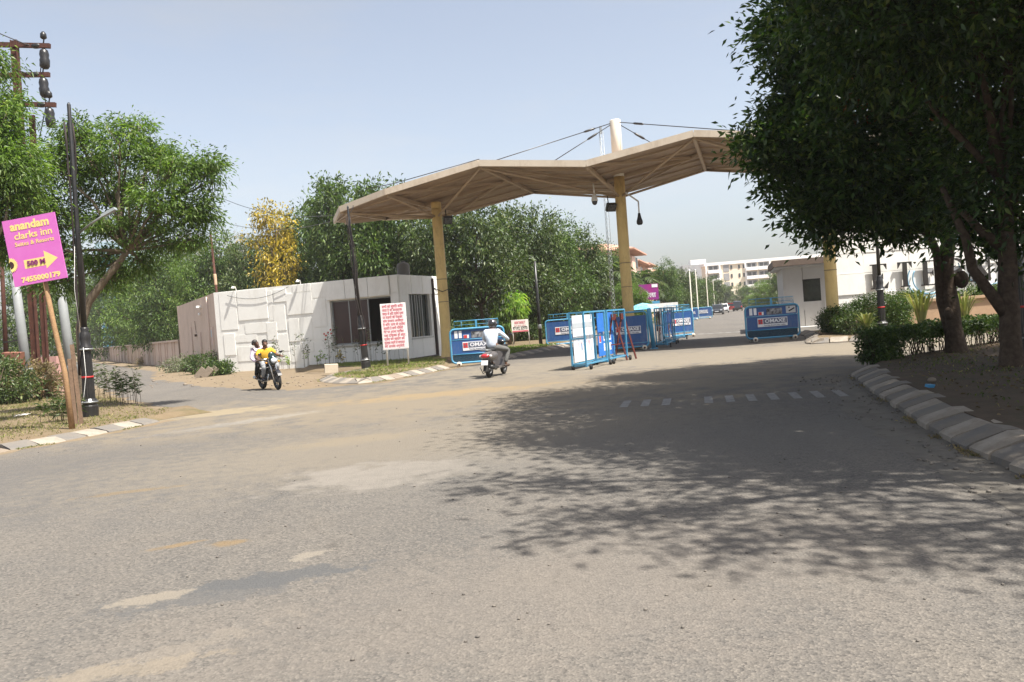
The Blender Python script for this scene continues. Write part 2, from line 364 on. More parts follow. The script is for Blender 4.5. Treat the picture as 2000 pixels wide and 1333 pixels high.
def road_material():
    m = bpy.data.materials.new('dusty_asphalt'); m.use_nodes = True; t = m.node_tree; b = t.nodes['Principled BSDF']; L = t.links.new
    tc = nd(t, 'ShaderNodeTexCoord'); vec = tc.outputs['Object']
    def noise(s, det=6, ro=0.6, dist=0.0):
        n = nd(t, 'ShaderNodeTexNoise'); n.inputs['Scale'].default_value = s; n.inputs['Detail'].default_value = det; n.inputs['Roughness'].default_value = ro; n.inputs['Distortion'].default_value = dist
        L(vec, n.inputs['Vector']); return n.outputs['Fac']
    def rng(x, a, c, lo=0.0, hi=1.0):
        r = nd(t, 'ShaderNodeMapRange'); L(x, r.inputs['Value']); r.inputs['From Min'].default_value = a; r.inputs['From Max'].default_value = c; r.inputs['To Min'].default_value = lo; r.inputs['To Max'].default_value = hi; return r.outputs[0]
    def mix(f, a, c):
        x = nd(t, 'ShaderNodeMix', data_type='RGBA')
        if isinstance(f, float): x.inputs[0].default_value = f
        else: L(f, x.inputs[0])
        for i, q in ((6, a), (7, c)):
            if isinstance(q, tuple): x.inputs[i].default_value = (*q, 1)
            else: L(q, x.inputs[i])
        return x.outputs[2]
    def mul(a, c):
        x = nd(t, 'ShaderNodeMath', operation='MULTIPLY'); L(a, x.inputs[0])
        if isinstance(c, float): x.inputs[1].default_value = c
        else: L(c, x.inputs[1])
        return x.outputs[0]
    big = noise(0.12, 5, 0.6); med = noise(0.9, 7, 0.7, 0.4); fine = noise(26, 3, 0.6); edge = noise(1.7, 6, 0.65); edge2 = noise(5.0, 6, 0.75)
    base = mix(rng(big, 0.35, 0.65), (0.215, 0.2, 0.182), (0.28, 0.255, 0.225))
    base = mix(rng(med, 0.35, 0.7, 0.0, 0.55), base, (0.34, 0.295, 0.243))
    # long worn wheel tracks: stretched noise
    mp = nd(t, 'ShaderNodeMapping'); mp.inputs['Rotation'].default_value = (0, 0, 0.35); mp.inputs['Scale'].default_value = (0.55, 0.06, 1); L(vec, mp.inputs['Vector'])
    ns = nd(t, 'ShaderNodeTexNoise'); ns.inputs['Scale'].default_value = 1.6; ns.inputs['Detail'].default_value = 5; L(mp.outputs[0], ns.inputs['Vector'])
    base = mix(rng(ns.outputs['Fac'], 0.46, 0.68, 0.0, 0.45), base, (0.165, 0.16, 0.155))
    # exposed stones
    vo = nd(t, 'ShaderNodeTexVoronoi'); vo.inputs['Scale'].default_value = 62; L(vec, vo.inputs['Vector'])
    st = nd(t, 'ShaderNodeSeparateColor'); L(vo.outputs['Color'], st.inputs[0])
    base = mix(mul(rng(st.outputs[0], 0.62, 0.85), 0.5), base, (0.1, 0.095, 0.09))
    base = mix(mul(rng(st.outputs[1], 0.55, 0.9), 0.48), base, (0.44, 0.39, 0.33))
    base = mix(rng(fine, 0.5, 0.75, 0, 0.3), base, (0.14, 0.13, 0.12))
    # hairline cracks, only here and there
    vc = nd(t, 'ShaderNodeTexVoronoi', feature='DISTANCE_TO_EDGE'); vc.inputs['Scale'].default_value = 0.75
    wv = nd(t, 'ShaderNodeMix', data_type='VECTOR'); wv.inputs[0].default_value = 0.25; L(vec, wv.inputs[4]); nv = nd(t, 'ShaderNodeTexNoise'); nv.inputs['Scale'].default_value = 1.6; nv.inputs['Detail'].default_value = 6; L(vec, nv.inputs['Vector']); va = nd(t, 'ShaderNodeVectorMath', operation='ADD'); L(vec, va.inputs[0]); vs_ = nd(t, 'ShaderNodeVectorMath', operation='SCALE'); vs_.inputs['Scale'].default_value = 0.9; L(nv.outputs['Color'], vs_.inputs[0]); L(vs_.outputs[0], va.inputs[1]); L(va.outputs[0], vc.inputs['Vector'])
    base = mix(mul(mul(rng(vc.outputs['Distance'], 0.0, 0.012, 1.0, 0.0), rng(med, 0.5, 0.62)), 0.55), base, (0.07, 0.065, 0.06))
    def patch(u, v, rx, ry, rot, colr, amt, soft=0.4, nzz=None, namt=0.5):
        nonlocal base
        g = G(u, v); base = mix(mul(gmask(t, vec, g.x, g.y, rx, ry, rot, soft, nzz or edge, namt), amt), base, colr)
    # dust and sand blown over the crossing
    patch(1000, 765, 8.5, 4.2, 0.2, (0.4, 0.33, 0.235), 0.75, 0.6, edge, 0.7)
    patch(1500, 690, 11, 3.4, -0.1, (0.42, 0.355, 0.26), 0.85, 0.5, edge, 0.6)
    patch(1250, 700, 7, 4.0, 0.3, (0.36, 0.315, 0.25), 0.6, 0.6, edge, 0.6)
    patch(150, 930, 4.2, 2.4, 0.25, (0.2, 0.19, 0.18), 0.6, 0.6, edge, 0.5)
    patch(1100, 1150, 2.2, 1.0, 0.3, (0.34, 0.295, 0.25), 0.4, 0.6, edge2, 0.7)
    patch(860, 770, 2.4, 0.7, 0.15, (0.5, 0.36, 0.19), 0.6, 0.5, edge, 0.6)
    patch(680, 862, 1.0, 0.42, 0.3, (0.5, 0.38, 0.21), 0.5, 0.5, edge, 0.6)
    patch(850, 860, 4.2, 2.2, 0.3, (0.38, 0.325, 0.25), 0.7, 0.6, edge2, 0.5)
    patch(750, 925, 0.95, 0.7, 0.25, (0.43, 0.385, 0.33), 0.8, 0.3, edge, 0.6)
    patch(540, 815, 0.9, 0.3, 0.6, (0.52, 0.45, 0.34), 0.5, 0.5, edge2, 0.9)
    patch(415, 808, 1.5, 0.7, 0.3, (0.5, 0.41, 0.27), 0.85, 0.4, edge, 0.5)
    patch(470, 826, 1.3, 0.3, 0.75, (0.42, 0.415, 0.41), 0.35, 0.5, edge2, 0.9)
    patch(345, 1066, 0.22, 0.06, 0.5, (0.4, 0.27, 0.13), 0.65, 0.5, edge2, 0.5)
    patch(445, 1062, 0.13, 0.09, 0.3, (0.4, 0.27, 0.13), 0.65, 0.5, edge2, 0.5)
    patch(250, 962, 0.5, 0.1, 0.3, (0.4, 0.27, 0.12), 0.4, 0.5, edge2, 0.5)
    patch(540, 1130, 0.55, 0.17, 0.25, (0.15, 0.155, 0.16), 0.7, 0.3, edge2, 0.7)
    patch(420, 1160, 0.6, 0.22, 0.3, (0.17, 0.17, 0.17), 0.6, 0.3, edge2, 0.8)
    patch(300, 1168, 0.2, 0.13, 0.6, (0.44, 0.38, 0.3), 0.75, 0.3, edge2, 0.8)
    patch(610, 1085, 0.13, 0.08, 0.9, (0.44, 0.385, 0.31), 0.75, 0.3, edge2, 0.9)
    patch(350, 1270, 0.5, 0.1, 0.65, (0.4, 0.345, 0.28), 0.4, 0.25, edge2, 0.9)
    patch(250, 1310, 0.4, 0.1, 0.2, (0.42, 0.35, 0.26), 0.5, 0.25, edge2, 0.9)
    patch(1350, 870, 3.5, 1.6, 0.2, (0.3, 0.275, 0.24), 0.5, 0.5, edge2, 0.7)
    sc_ = nd(t, 'ShaderNodeVectorMath', operation='SCALE'); L(base, sc_.inputs[0]); sc_.inputs['Scale'].default_value = 0.465
    L(sc_.outputs[0], b.inputs['Base Color']); b.inputs['Roughness'].default_value = 0.9; b.inputs['Specular IOR Level'].default_value = 0.2
    ad = nd(t, 'ShaderNodeMath', operation='ADD'); L(vo.outputs['Distance'], ad.inputs[0]); L(fine, ad.inputs[1])
    bp = nd(t, 'ShaderNodeBump'); bp.inputs['Strength'].default_value = 0.55; bp.inputs['Distance'].default_value = 0.012; L(ad.outputs[0], bp.inputs['Height']); L(bp.outputs[0], b.inputs['Normal'])
    return m
M_road = road_material()
def earth_material(name, c1, c2, grass, gam, gscale=0.9):
    k = lambda c: tuple(x * 0.46 for x in c)
    m = mat(name, k(c1), 0.95, k(c2), 2.2, 0.9, 0.7, 30, dirt=k(grass), dscale=gscale, damt=gam); return m
M_dirt = earth_material('bare_earth', (0.36, 0.265, 0.165), (0.42, 0.33, 0.22), (0.24, 0.2, 0.1), 0.5)
M_verge = earth_material('verge_earth', (0.3, 0.215, 0.125), (0.37, 0.28, 0.17), (0.17, 0.165, 0.065), 0.9)
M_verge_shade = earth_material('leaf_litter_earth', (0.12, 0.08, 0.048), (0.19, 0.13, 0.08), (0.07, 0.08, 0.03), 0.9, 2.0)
M_gutter = earth_material('silted_gutter', (0.26, 0.235, 0.2), (0.33, 0.29, 0.235), (0.15, 0.125, 0.1), 0.8, 2.5)

def jag(pts, amp, step=0.7):
    """the line through pts, cut fine and roughened"""
    out = []
    for a, b in zip(pts[:-1], pts[1:]):
        a, b = Vector((a[0], a[1])), Vector((b[0], b[1])); n = max(1, int((b - a).length / step)); d = (b - a).normalized(); q = Vector((-d.y, d.x))
        for i in range(n): out.append(tuple(a.lerp(b, i / n) + q * random.uniform(-amp, amp) * (0 if i == 0 else 1)))
    out.append((pts[-1][0], pts[-1][1])); return out
def smooth_line(pts, n=6):
    """Catmull-Rom through the points"""
    p = [Vector((q[0], q[1], 0)) for q in pts]; p = [p[0] * 2 - p[1]] + p + [p[-1] * 2 - p[-2]]; out = []
    for i in range(1, len(p) - 2):
        for k in range(n):
            t = k / n; a, b, c, d = p[i - 1], p[i], p[i + 1], p[i + 2]
            out.append(0.5 * ((2 * b) + (c - a) * t + (2 * a - 5 * b + 4 * c - d) * t * t + (3 * b - a - 3 * c + d) * t ** 3))
    out.append(p[-2]); return out

gr = MB(); gr.sheet([(-450, -60), (450, -60), (450, 700), (-450, 700)], 0.0)
tag(gr.build('ground', M_dirt), kind='structure')

# asphalt: the crossing, the road that turns off to the left and the one through the gate
lr_far = [(-7.2, 19.3), (-9.4, 22.0), (-12.5, 26.5), (-16.5, 33.5), (-24, 46), (-40, 75), (-72, 132)]       # outer edge of the left road
wall_line = [(-66, 128), (-33.5, 71), (-22.6, 52), G(300, 742), G(420, 757), G(560, 764), G(640, 757), G(760, 748), G(885, 722)]
in_left = [G(885, 722), G(930, 712), G(995, 699), G(1075, 683), (3.6, 52), (12, 83), (97, 395)]
in_right = [(111, 395), (25.6, 82), (14.8, 43), (12.3, 34), (13.4, 31.2), (22, 29.5), (60, 27)]
outline = [(-60, -30), (60, -30)] + list(reversed(jag(in_right, 0.05))) + list(reversed(jag(in_left, 0.05))) + list(reversed(jag(wall_line, 0.28, 0.6))) + list(reversed(jag(lr_far, 0.3, 0.6))) + [(-10, 16.5), (-60, 10)]
tag(MB().sheet([(p[0], p[1]) for p in outline], 0.004).build('road', M_road), kind='structure')

# ---- kerbs: every stone an object of its own
M_kw = mat('kerb_white', (0.3, 0.265, 0.22), 0.85, (0.19, 0.16, 0.125), 5, 0.8, 0.4, 50, dirt=(0.19, 0.145, 0.1), dscale=2.5, damt=0.7)
M_kg = mat('kerb_grey', (0.135, 0.125, 0.115), 0.85, (0.19, 0.165, 0.13), 5, 0.7, 0.4, 50, dirt=(0.19, 0.145, 0.1), dscale=2.5, damt=0.5)
M_kr = mat('kerb_bare', (0.19, 0.15, 0.115), 0.9, (0.24, 0.2, 0.15), 5, 0.8, 0.4, 50)
def kerb(line, inner, name='kerb', ln=0.5, wd=0.42, hi=0.2, lo=0.07, gap=0.015, start=0, flush=None, mats=None):
    """stones along a line; the verge lies on side inner (+1 = left of the direction of travel)"""
    k = bpy.data.objects.new(name, None); COL.objects.link(k); k['kind'] = 'structure'
    pts = smooth_line(line, 8); d = [0.0]
    for a, b in zip(pts[:-1], pts[1:]): d.append(d[-1] + (b - a).length)
    def at(x):
        x = min(max(x, 0), d[-1] - 1e-4)
        for i in range(len(d) - 1):
            if d[i + 1] >= x: return pts[i].lerp(pts[i + 1], (x - d[i]) / max(1e-6, d[i + 1] - d[i]))
    n = int(d[-1] / ln)
    for i in range(n):
        a, b = at(i * ln + gap), at((i + 1) * ln - gap); t = (b - a).normalized(); q = Vector((-t.y, t.x, 0)) * inner
        j = lambda s: random.uniform(-s, s)
        h1, h2 = hi + j(0.01), lo + j(0.008); sh = q * j(0.02); w2 = wd + j(0.02)
        prof = [(0, -0.05), (0, h2), (0.05, h2 + 0.03), (w2 * 0.72, h1), (w2, h1), (w2, -0.05)]
        vs = []
        for e in (a, b):
            tl_ = j(0.005)
            for x, z in prof: vs.append(e + sh + q * (x + j(0.006)) + t * j(0.005) + Vector((0, 0, z + j(0.004) + tl_)))
        N = len(prof)
        fs = [tuple(range(N)), tuple(reversed(range(N, 2 * N)))] + [(l, l + N, (l + 1) % N + N, (l + 1) % N) for l in range(N)]
        c = (a + b) / 2
        mb = MB(); mb.add([p - c for p in vs], fs)
        r = random.random(); mm = (M_kw if (i + start) % 2 == 0 else M_kg)
        if r < 0.05: mm = M_kr
        o = mb.build('kerb_stone', mm, k, c)
        bm = bmesh.new(); bm.from_mesh(o.data); bmesh.ops.recalc_face_normals(bm, faces=bm.faces); bm.to_mesh(o.data); bm.free()
    return k
K_left = [(-13.5, 9.5), G(-160, 926), G(0, 886), G(120, 865), G(230, 843), G(330, 822)]
K_left = [Vector((p[0], p[1], 0)) for p in K_left]
kerb(K_left, +1, ln=0.5, wd=0.48, hi=0.11, lo=0.015)
K_right = [G(1664, 735), G(1700, 765), G(1752, 800), G(1800, 834), G(1860, 868), G(1930, 900), G(2010, 934), (4.25, 5.6, 0), (4.2, 3.5, 0), (4.2, -4, 0)]
kerb(K_right, +1, ln=0.48, wd=0.5, hi=0.2, lo=0.06)
K_gl = [G(706, 727), G(660, 735), G(625, 743), G(640, 750), G(700, 751), G(770, 742), G(830, 731), G(888, 719)]
kerb(K_gl, +1, ln=0.5, wd=0.45, hi=0.15, lo=0.03)
K_in = [G(1003, 700), G(1040, 692), G(1080, 684), G(1110, 677), (4.4, 50, 0), (9.5, 70, 0), (21, 110, 0)]
kerb(K_in, +1, ln=0.6, wd=0.45, hi=0.15, lo=0.03)
K_gr = [G(1790, 663), G(1740, 667), G(1680, 668), G(1620, 671), G(1575, 672), (11.9, 33.5, 0), (12.6, 36.5, 0)]
kerb([Vector((p[0], p[1], 0)) for p in K_gr], -1, ln=0.6, wd=0.45, hi=0.18, lo=0.04)

# ---- verges
def verge(poly, z, m, name='verge', slope=0.0):
    if slope:
        q = [Vector((p[0], p[1])) for p in poly]; n = len(q)
        ar = sum(q[i].x * q[(i + 1) % n].y - q[(i + 1) % n].x * q[i].y for i in range(n))
        if ar < 0: q.reverse()
        top = []
        for i in range(n):
            a, b, c = q[i - 1], q[i], q[(i + 1) % n]; e1, e2 = (b - a).normalized(), (c - b).normalized()
            nn = Vector((-e1.y - e2.y, e1.x + e2.x)); nn = nn.normalized() if nn.length > 1e-4 else Vector((-e1.y, e1.x)); top.append(b + nn * slope)
        mb = MB(); mb.add([(p.x, p.y, 0.008) for p in q] + [(p.x, p.y, z) for p in top], [tuple(range(n, 2 * n))] + [(i, (i + 1) % n, n + (i + 1) % n, n + i) for i in range(n)], 0, False)
        return tag(mb.build(name, m), kind='structure')
    return tag(MB().prism([(p[0], p[1]) for p in poly], -0.05, z, 0).build(name, m), kind='structure')
verge([(p[0] - 0.25, p[1] + 0.3) for p in K_left] + jag([G(350, 815), G(415, 806), G(380, 797), (-8.6, 20.4), (-10.2, 22.6), (-13.2, 27.2), (-17.2, 34)], 0.12, 0.8) + [(-45, 34), (-45, 9.8)], 0.1, M_verge, 'verge', 0.35)
def inset(line, s, dd):
    out = []; pts = smooth_line(line, 3)
    for i, p in enumerate(pts):
        t = (pts[min(i + 1, len(pts) - 1)] - pts[max(i - 1, 0)]).normalized(); out.append(p + Vector((-t.y, t.x, 0)) * s * dd)
    return out
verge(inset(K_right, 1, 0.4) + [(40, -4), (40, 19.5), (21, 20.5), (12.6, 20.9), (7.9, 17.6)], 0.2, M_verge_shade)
verge(inset(K_gl, 1, 0.35) + [G(884, 700), G(850, 702), (-5.5, 39.3), (-10.2, 41.2), (-9.6, 36.4)], 0.12, M_verge, 'verge', 0.25)
verge(inset(K_in, 1, 0.35) + [(8, 112), (-3, 60), (-3.2, 43), G(945, 703)], 0.12, M_verge)
verge(inset([Vector((p[0], p[1], 0)) for p in K_gr], -1, 0.35) + [(45, 38), (45, 29)], 0.13, M_verge)
gut = inset(K_right, 1, 0.05); gut2 = jag([G(1655, 736), G(1632, 750), G(1640, 790), G(1690, 835), G(1740, 870), G(1790, 905), G(1850, 940), G(1950, 985), G(2060, 1030), (3.7, 4.2), (3.6, -4)], 0.07, 0.3)
tag(MB().sheet([(p[0], p[1]) for p in gut] + [(p[0], p[1]) for p in reversed(gut2)], 0.0065).build('gutter', M_gutter), kind='structure')

# ---- painted markings
M_paint = mat('worn_road_paint', (0.25, 0.24, 0.225), 0.8, (0.13, 0.12, 0.11), 9, 1.0)
mk = MB()
a, b = G(1222, 790), G(1640, 769)
for i in range(11):
    c = a.lerp(b, i / 10); t = (b - a).normalized(); q = Vector((-t.y, t.x, 0))
    if i == 3: continue
    ww, ll = 0.07, 0.5
    mk.sheet([(c + t * sx * ww + q * sy * ll)[:2] for sx, sy in ((-1, -1), (1, -1), (1, 1), (-1, 1))], 0.0085)
tag(mk.build('road_marking', M_paint), kind='structure')
mk = MB()
a, b = G(1370, 653), G(1441, 649)
for i in range(5):
    c = a.lerp(b, i / 4)
    mk.sheet([(c + Vector((sx * 0.2, sy * 0.42, 0)))[:2] for sx, sy in ((-1, -1), (1, -1), (1, 1), (-1, 1))], 0.0085)
tag(mk.build('road_marking', M_paint), kind='structure')

# ---- grass, litter and stones on the verges
def inside(p, poly):
    c = False; n = len(poly)
    for i in range(n):
        a, b = poly[i], poly[(i + 1) % n]
        if (a[1] > p[1]) != (b[1] > p[1]) and p[0] < (b[0] - a[0]) * (p[1] - a[1]) / (b[1] - a[1]) + a[0]: c = not c
    return c
def grass(poly, n, z, h, m, name='grass', clump=0.4, w=0.02):
    xs = [p[0] for p in poly]; ys = [p[1] for p in poly]; pts = []
    cl = []
    while len(cl) < max(4, n // 60):
        p = (random.uniform(min(xs), max(xs)), random.uniform(min(ys), max(ys)))
        if inside(p, poly): cl.append(p)
    while len(pts) < n:
        c = random.choice(cl); p = (random.gauss(c[0], clump), random.gauss(c[1], clump))
        if inside(p, poly): pts.append((p[0], p[1], z))
    c = np.array(pts); d = RNG.normal(size=c.shape) * 0.55; d[:, 2] = 1.0
    return tag(link(name, leaf_mesh(name, c, d, h, w, m, 0.25)), kind='stuff')
VL = [tuple(p[:2]) for p in ([q + Vector((-0.4, 0.5, 0)) for q in K_left[2:]] + [Vector((-8.2, 19.8, 0)), Vector((-10.4, 22.6, 0)), Vector((-13.4, 27.2, 0)), Vector((-18, 33, 0)), Vector((-24, 30, 0)), Vector((-14, 15, 0))])]
grass(VL, 16000, 0.08, 0.1, L_grass, 'grass', 0.5, 0.011)
VR = [(p[0], p[1]) for p in inset(K_right, 1, 0.6)] + [(9, -3), (16, 10), (16, 20), (12.4, 20.4), (8.2, 17.2)]
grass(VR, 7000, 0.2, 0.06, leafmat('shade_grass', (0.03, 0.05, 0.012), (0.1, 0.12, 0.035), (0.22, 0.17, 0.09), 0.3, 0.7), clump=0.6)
VG = [(p[0], p[1]) for p in inset(K_gl, 1, 0.45)] + [tuple(G(880, 702)[:2]), (-5.2, 38.6), (-9.8, 40.2)]
grass(VG, 6000, 0.12, 0.12, leafmat('fresh_grass', (0.1, 0.15, 0.03), (0.2, 0.24, 0.07), (0.34, 0.3, 0.12), 0.35, 0.7), clump=0.5, w=0.012)
VI = [(p[0], p[1]) for p in inset(K_in[:4], 1, 0.45)] + [(2, 45), (-2.6, 44), (-2.2, 38)]
grass(VI, 3500, 0.12, 0.16, leafmat('lush_grass', (0.08, 0.14, 0.03), (0.18, 0.24, 0.06), None, 0.35, 0.7))
# dry leaves scattered under the right-hand trees
pts = []
while len(pts) < 3200:
    p = (random.uniform(4.6, 16), random.uniform(4, 20))
    if inside(p, VR): pts.append((p[0], p[1], 0.215))
c = np.array(pts); d = RNG.normal(size=c.shape); d[:, 2] = abs(d[:, 2]) * 0.15
tag(link('fallen_leaves', leaf_mesh('fallen_leaves', c, d, 0.065, 0.03, leafmat('litter_leaf', (0.06, 0.04, 0.025), (0.12, 0.085, 0.05), (0.16, 0.13, 0.06), 0.2, 0.8), 0.0)), kind='stuff')
# soil and small weeds gathered at the foot of the kerbs
def foot(line, side, n, m, nm, h, w):
    pts = smooth_line(line, 8); c = []
    for _ in range(n):
        i = random.randrange(len(pts) - 1); p = pts[i].lerp(pts[i + 1], random.random()); t = (pts[i + 1] - pts[i]).normalized(); q = Vector((-t.y, t.x, 0))
        if math.sin(p.x * 3.1 + p.y * 2.3) + math.sin(p.y * 5.7) < 0.3: continue
        p = p - q * side * abs(random.gauss(0.02, 0.05)); c.append((p.x, p.y, 0.006))
    d = RNG.normal(size=(len(c), 3)) * 0.8; d[:, 2] = 1.0
    return tag(link(nm, leaf_mesh(nm, np.array(c), d, h, w, m, 0.3)), kind='stuff')
foot(K_right[:8], 1, 1500, L_dry, 'dry_weeds', 0.05, 0.01); foot(K_left, 1, 900, L_grass, 'dry_weeds', 0.06, 0.01); foot(K_gl, 1, 900, L_grass, 'dry_weeds', 0.07, 0.012)
def spill(line, side, nm):
    pts = smooth_line(line, 6); out = []; inn = []
    for i, p in enumerate(pts):
        t = (pts[min(i + 1, len(pts) - 1)] - pts[max(i - 1, 0)]).normalized(); q = Vector((-t.y, t.x, 0)) * side
        inn.append(p + q * 0.06); out.append(p - q * (0.1 + 0.09 * math.sin(i * 1.7) + random.uniform(0, 0.12)))
    vs = [(p.x, p.y, 0.02) for p in inn] + [(p.x, p.y, 0.0055) for p in out]; n = len(inn)
    tag(MB().add(vs, [(i, i + 1, n + i + 1, n + i) if side < 0 else (i, n + i, n + i + 1, i + 1) for i in range(n - 1)]).build(nm, M_dirt), kind='structure')
spill(K_left, 1, 'dirt_edge'); spill(K_gl, 1, 'dirt_edge')
# loose chippings on the asphalt
sb = MB(); M_chip = mat('chippings', (0.1, 0.09, 0.08), 0.9, (0.2, 0.175, 0.145), 9, 0.9)
for i in range(170):
    g = G(random.uniform(-50, 2050), random.triangular(790, 1330, 800)); s = random.uniform(0.004, 0.012)
    sb.ball((g.x, g.y, 0.004 + s * 0.5), (s * random.uniform(0.8, 1.6), s, s * 0.7), 5, 3)
for i in range(260):
    a_ = random.random(); p_ = Vector((K_right[0].x - 0.5, K_right[0].y, 0)).lerp(Vector((3.9, 6.0, 0)), a_); s = random.uniform(0.006, 0.022); sb.ball((p_.x + random.gauss(0, 0.35), p_.y + random.gauss(0, 0.3), 0.006 + s * 0.5), (s * random.uniform(0.8, 1.6), s, s * 0.7), 5, 3)
tag(sb.build('gravel', M_chip), kind='stuff')
# loose stones along the dirt edge of the left road
M_stone = mat('rubble', (0.22, 0.18, 0.14), 0.9, (0.15, 0.12, 0.09), 8, 0.8, 0.5, 30)
sb = MB()
for i in range(170):
    u = random.uniform(280, 640); g = G(u, random.uniform(722, 758) if u < 480 else random.uniform(735, 757)); s = random.uniform(0.012, 0.04) * (2.0 if random.random() < 0.06 else 1)
    sb.ball((g.x, g.y, s * 0.4), (s * random.uniform(0.7, 1.5), s, s * 0.7), 6, 4)
tag(sb.build('gravel', M_stone), kind='stuff')
# ================================================================== buildings
M_wall_w = mat('white_cladding', (0.82, 0.81, 0.765), 0.6, (0.75, 0.74, 0.7), 1.5, 0.7, 0.12, 40, dirt=(0.42, 0.37, 0.3), dscale=1.3, damt=0.28)
M_wall_w2 = mat('white_cladding_joint', (0.52, 0.51, 0.48), 0.7, (0.44, 0.42, 0.39), 2, 0.7)
M_wall_p = mat('pink_plaster', (0.62, 0.495, 0.415), 0.85, (0.55, 0.44, 0.37), 0.8, 0.8, 0.25, 45, dirt=(0.27, 0.21, 0.16), dscale=1.1, damt=0.5)
M_stain = mat('damp_stain', (0.2, 0.15, 0.11), 0.9)
M_inside = mat('dark_room', (0.06, 0.055, 0.05), 0.9, (0.09, 0.05, 0.045), 2, 0.6)
M_frame = mat('aluminium_frame', (0.3, 0.31, 0.31), 0.4, metal=0.6)
M_glass = mat('tinted_glass', (0.018, 0.024, 0.024), 0.08, spec=0.8)

# ---- white guardhouse beside the gate
FL, FR = Vector((-15.1, 42.5, 0)), Vector((-5.15, 38.9, 0)); SL = Vector((-22.0, 55.0, 0)); BR = Vector((-3.55, 43.2, 0))
HG = 4.12
fd = (FR - FL).normalized(); fn = Vector((fd.y, -fd.x, 0))          # along the front, and out of it
LEN = (FR - FL).length; gang = math.atan2(fd.y, fd.x)
house = thing('guardhouse', 'low white gate guardhouse clad in stepped relief panels with a wide dark window', 'guardhouse', FL, gang)
def wl(p):                                                         # world -> house space: x along the front, y inwards
    d = Vector(p) - FL; return Vector((d.dot(fd), -d.dot(fn), d.z))
def fr(u, v):                                                      # a pixel seen on the front wall -> (x, z)
    d = ray(u, v); t = (FL - CAM).dot(fn) / d.dot(fn); q = wl(CAM + d * t); return q.x, q.z
sl_, br_ = wl(SL), wl(BR)
X0, Z0 = fr(650, 668); X1, Z1 = fr(762, 572)
Z0 = 1.0; Z1 = 3.15
wb = MB()                                                          # front wall with its window opening, sides, back and roof
th = 0.3
wb.box(((X0) / 2, th / 2, HG / 2), (X0, th, HG)); wb.box(((X1 + LEN) / 2, th / 2, HG / 2), (LEN - X1, th, HG))
wb.box(((X0 + X1) / 2, th / 2, Z0 / 2), (X1 - X0, th, Z0)); wb.box(((X0 + X1) / 2, th / 2, (Z1 + HG) / 2), (X1 - X0, th, HG - Z1))
rs = wl(BR) - Vector((LEN, 0, 0)); RL = rs.length; rd = rs.normalized()
def rp(a, z, out=0.0):                                             # a point of the right wall: a along it
    return Vector((LEN, 0, 0)) + rd * a + Vector((rd.y, -rd.x, 0)) * out + Vector((0, 0, z))
Mr = rotm(0, 0, math.atan2(rd.y, rd.x))
def rbox(a0, a1, z0, z1, o0, o1, mb, m=0):
    c = rp((a0 + a1) / 2, (z0 + z1) / 2, (o0 + o1) / 2); mb.box(c, (a1 - a0, abs(o1 - o0), z1 - z0), m, Mr)
RW0, RW1, RZ0, RZ1 = 1.0, 3.3, 1.1, 3.2
rbox(0.02, RW0, 0, HG, -0.3, 0, wb); rbox(RW1, RL, 0, HG, -0.3, 0, wb); rbox(RW0, RW1, 0, RZ0, -0.3, 0, wb); rbox(RW0, RW1, RZ1, HG, -0.3, 0, wb)
wb.build('wall', M_wall_w, house)
pb = MB()
ld = (sl_).normalized(); pb.prism([(-0.003, 0.02), (sl_.x, sl_.y), (sl_.x + 0.3, sl_.y + 0.1), (0.3, 0.31)], 0, HG - 0.01)
pb.prism([(sl_.x, sl_.y), (br_.x, br_.y), (br_.x - 0.1, br_.y - 0.35), (sl_.x + 0.3, sl_.y - 0.4)], 0, HG - 0.01)
pb.build('side_wall', M_wall_p, house)
rf = MB(); rf.prism([(0.2, 0.2), (sl_.x + 0.2, sl_.y), (br_.x - 0.25, br_.y - 0.15), (LEN - 0.2, 0.25)], HG - 0.35, HG - 0.1)
rf.build('roof', M_wall_w2, house)
ib = MB(); ib.box(((X0 + X1) / 2, 3.6, 2.0), (X1 - X0 + 1.2, 0.1, 4.0)); ib.box((X0 - 0.5, 2.0, 2.0), (0.1, 3.3, 4)); ib.box(((X0 + X1) / 2, 2.0, 0.06), (X1 - X0 + 1.2, 3.3, 0.1))
ib.build('inner_wall', M_inside, house)
dr = MB(); dr.box((X1 - 0.9, 3.5, 1.25), (0.9, 0.08, 2.1)); dr.build('inner_door', mat('inner_door', (0.03, 0.03, 0.035), 0.6), house)
wf = MB()
for x in (X0 + 0.04, X0 + 0.95, X0 + 2.0, X1 - 0.04): wf.box((x, 0.2, (Z0 + Z1) / 2), (0.06, 0.06, Z1 - Z0))
for z in (Z0 + 0.03, Z1 - 0.03): wf.box(((X0 + X1) / 2, 0.2, z), (X1 - X0, 0.07, 0.06))
wnd = wf.build('window', M_frame, house)
for i, (xa, xb) in enumerate(((X0 + 0.07, X0 + 0.92), (X0 + 0.98, X0 + 1.97))):
    MB().box(((xa + xb) / 2, 0.2, (Z0 + Z1) / 2), (xb - xa, 0.012, Z1 - Z0 - 0.12)).build('pane', mat('maroon_blind', (0.045, 0.018, 0.018), 0.25, (0.03, 0.015, 0.015), 3, 0.6, spec=0.6), wnd)
MB().box(((X0 + X1) / 2, 0.05, Z0 - 0.04), (X1 - X0 + 0.1, 0.36, 0.08)).build('window_sill', M_wall_w2, house)
wf = MB()
for a in (RW0 + 0.05, RW0 + 0.55, RW0 + 1.1, RW0 + 1.6, RW1 - 0.05): rbox(a - 0.03, a + 0.03, RZ0, RZ1, -0.2, -0.13, wf)
wn2 = wf.build('window', M_frame, house)
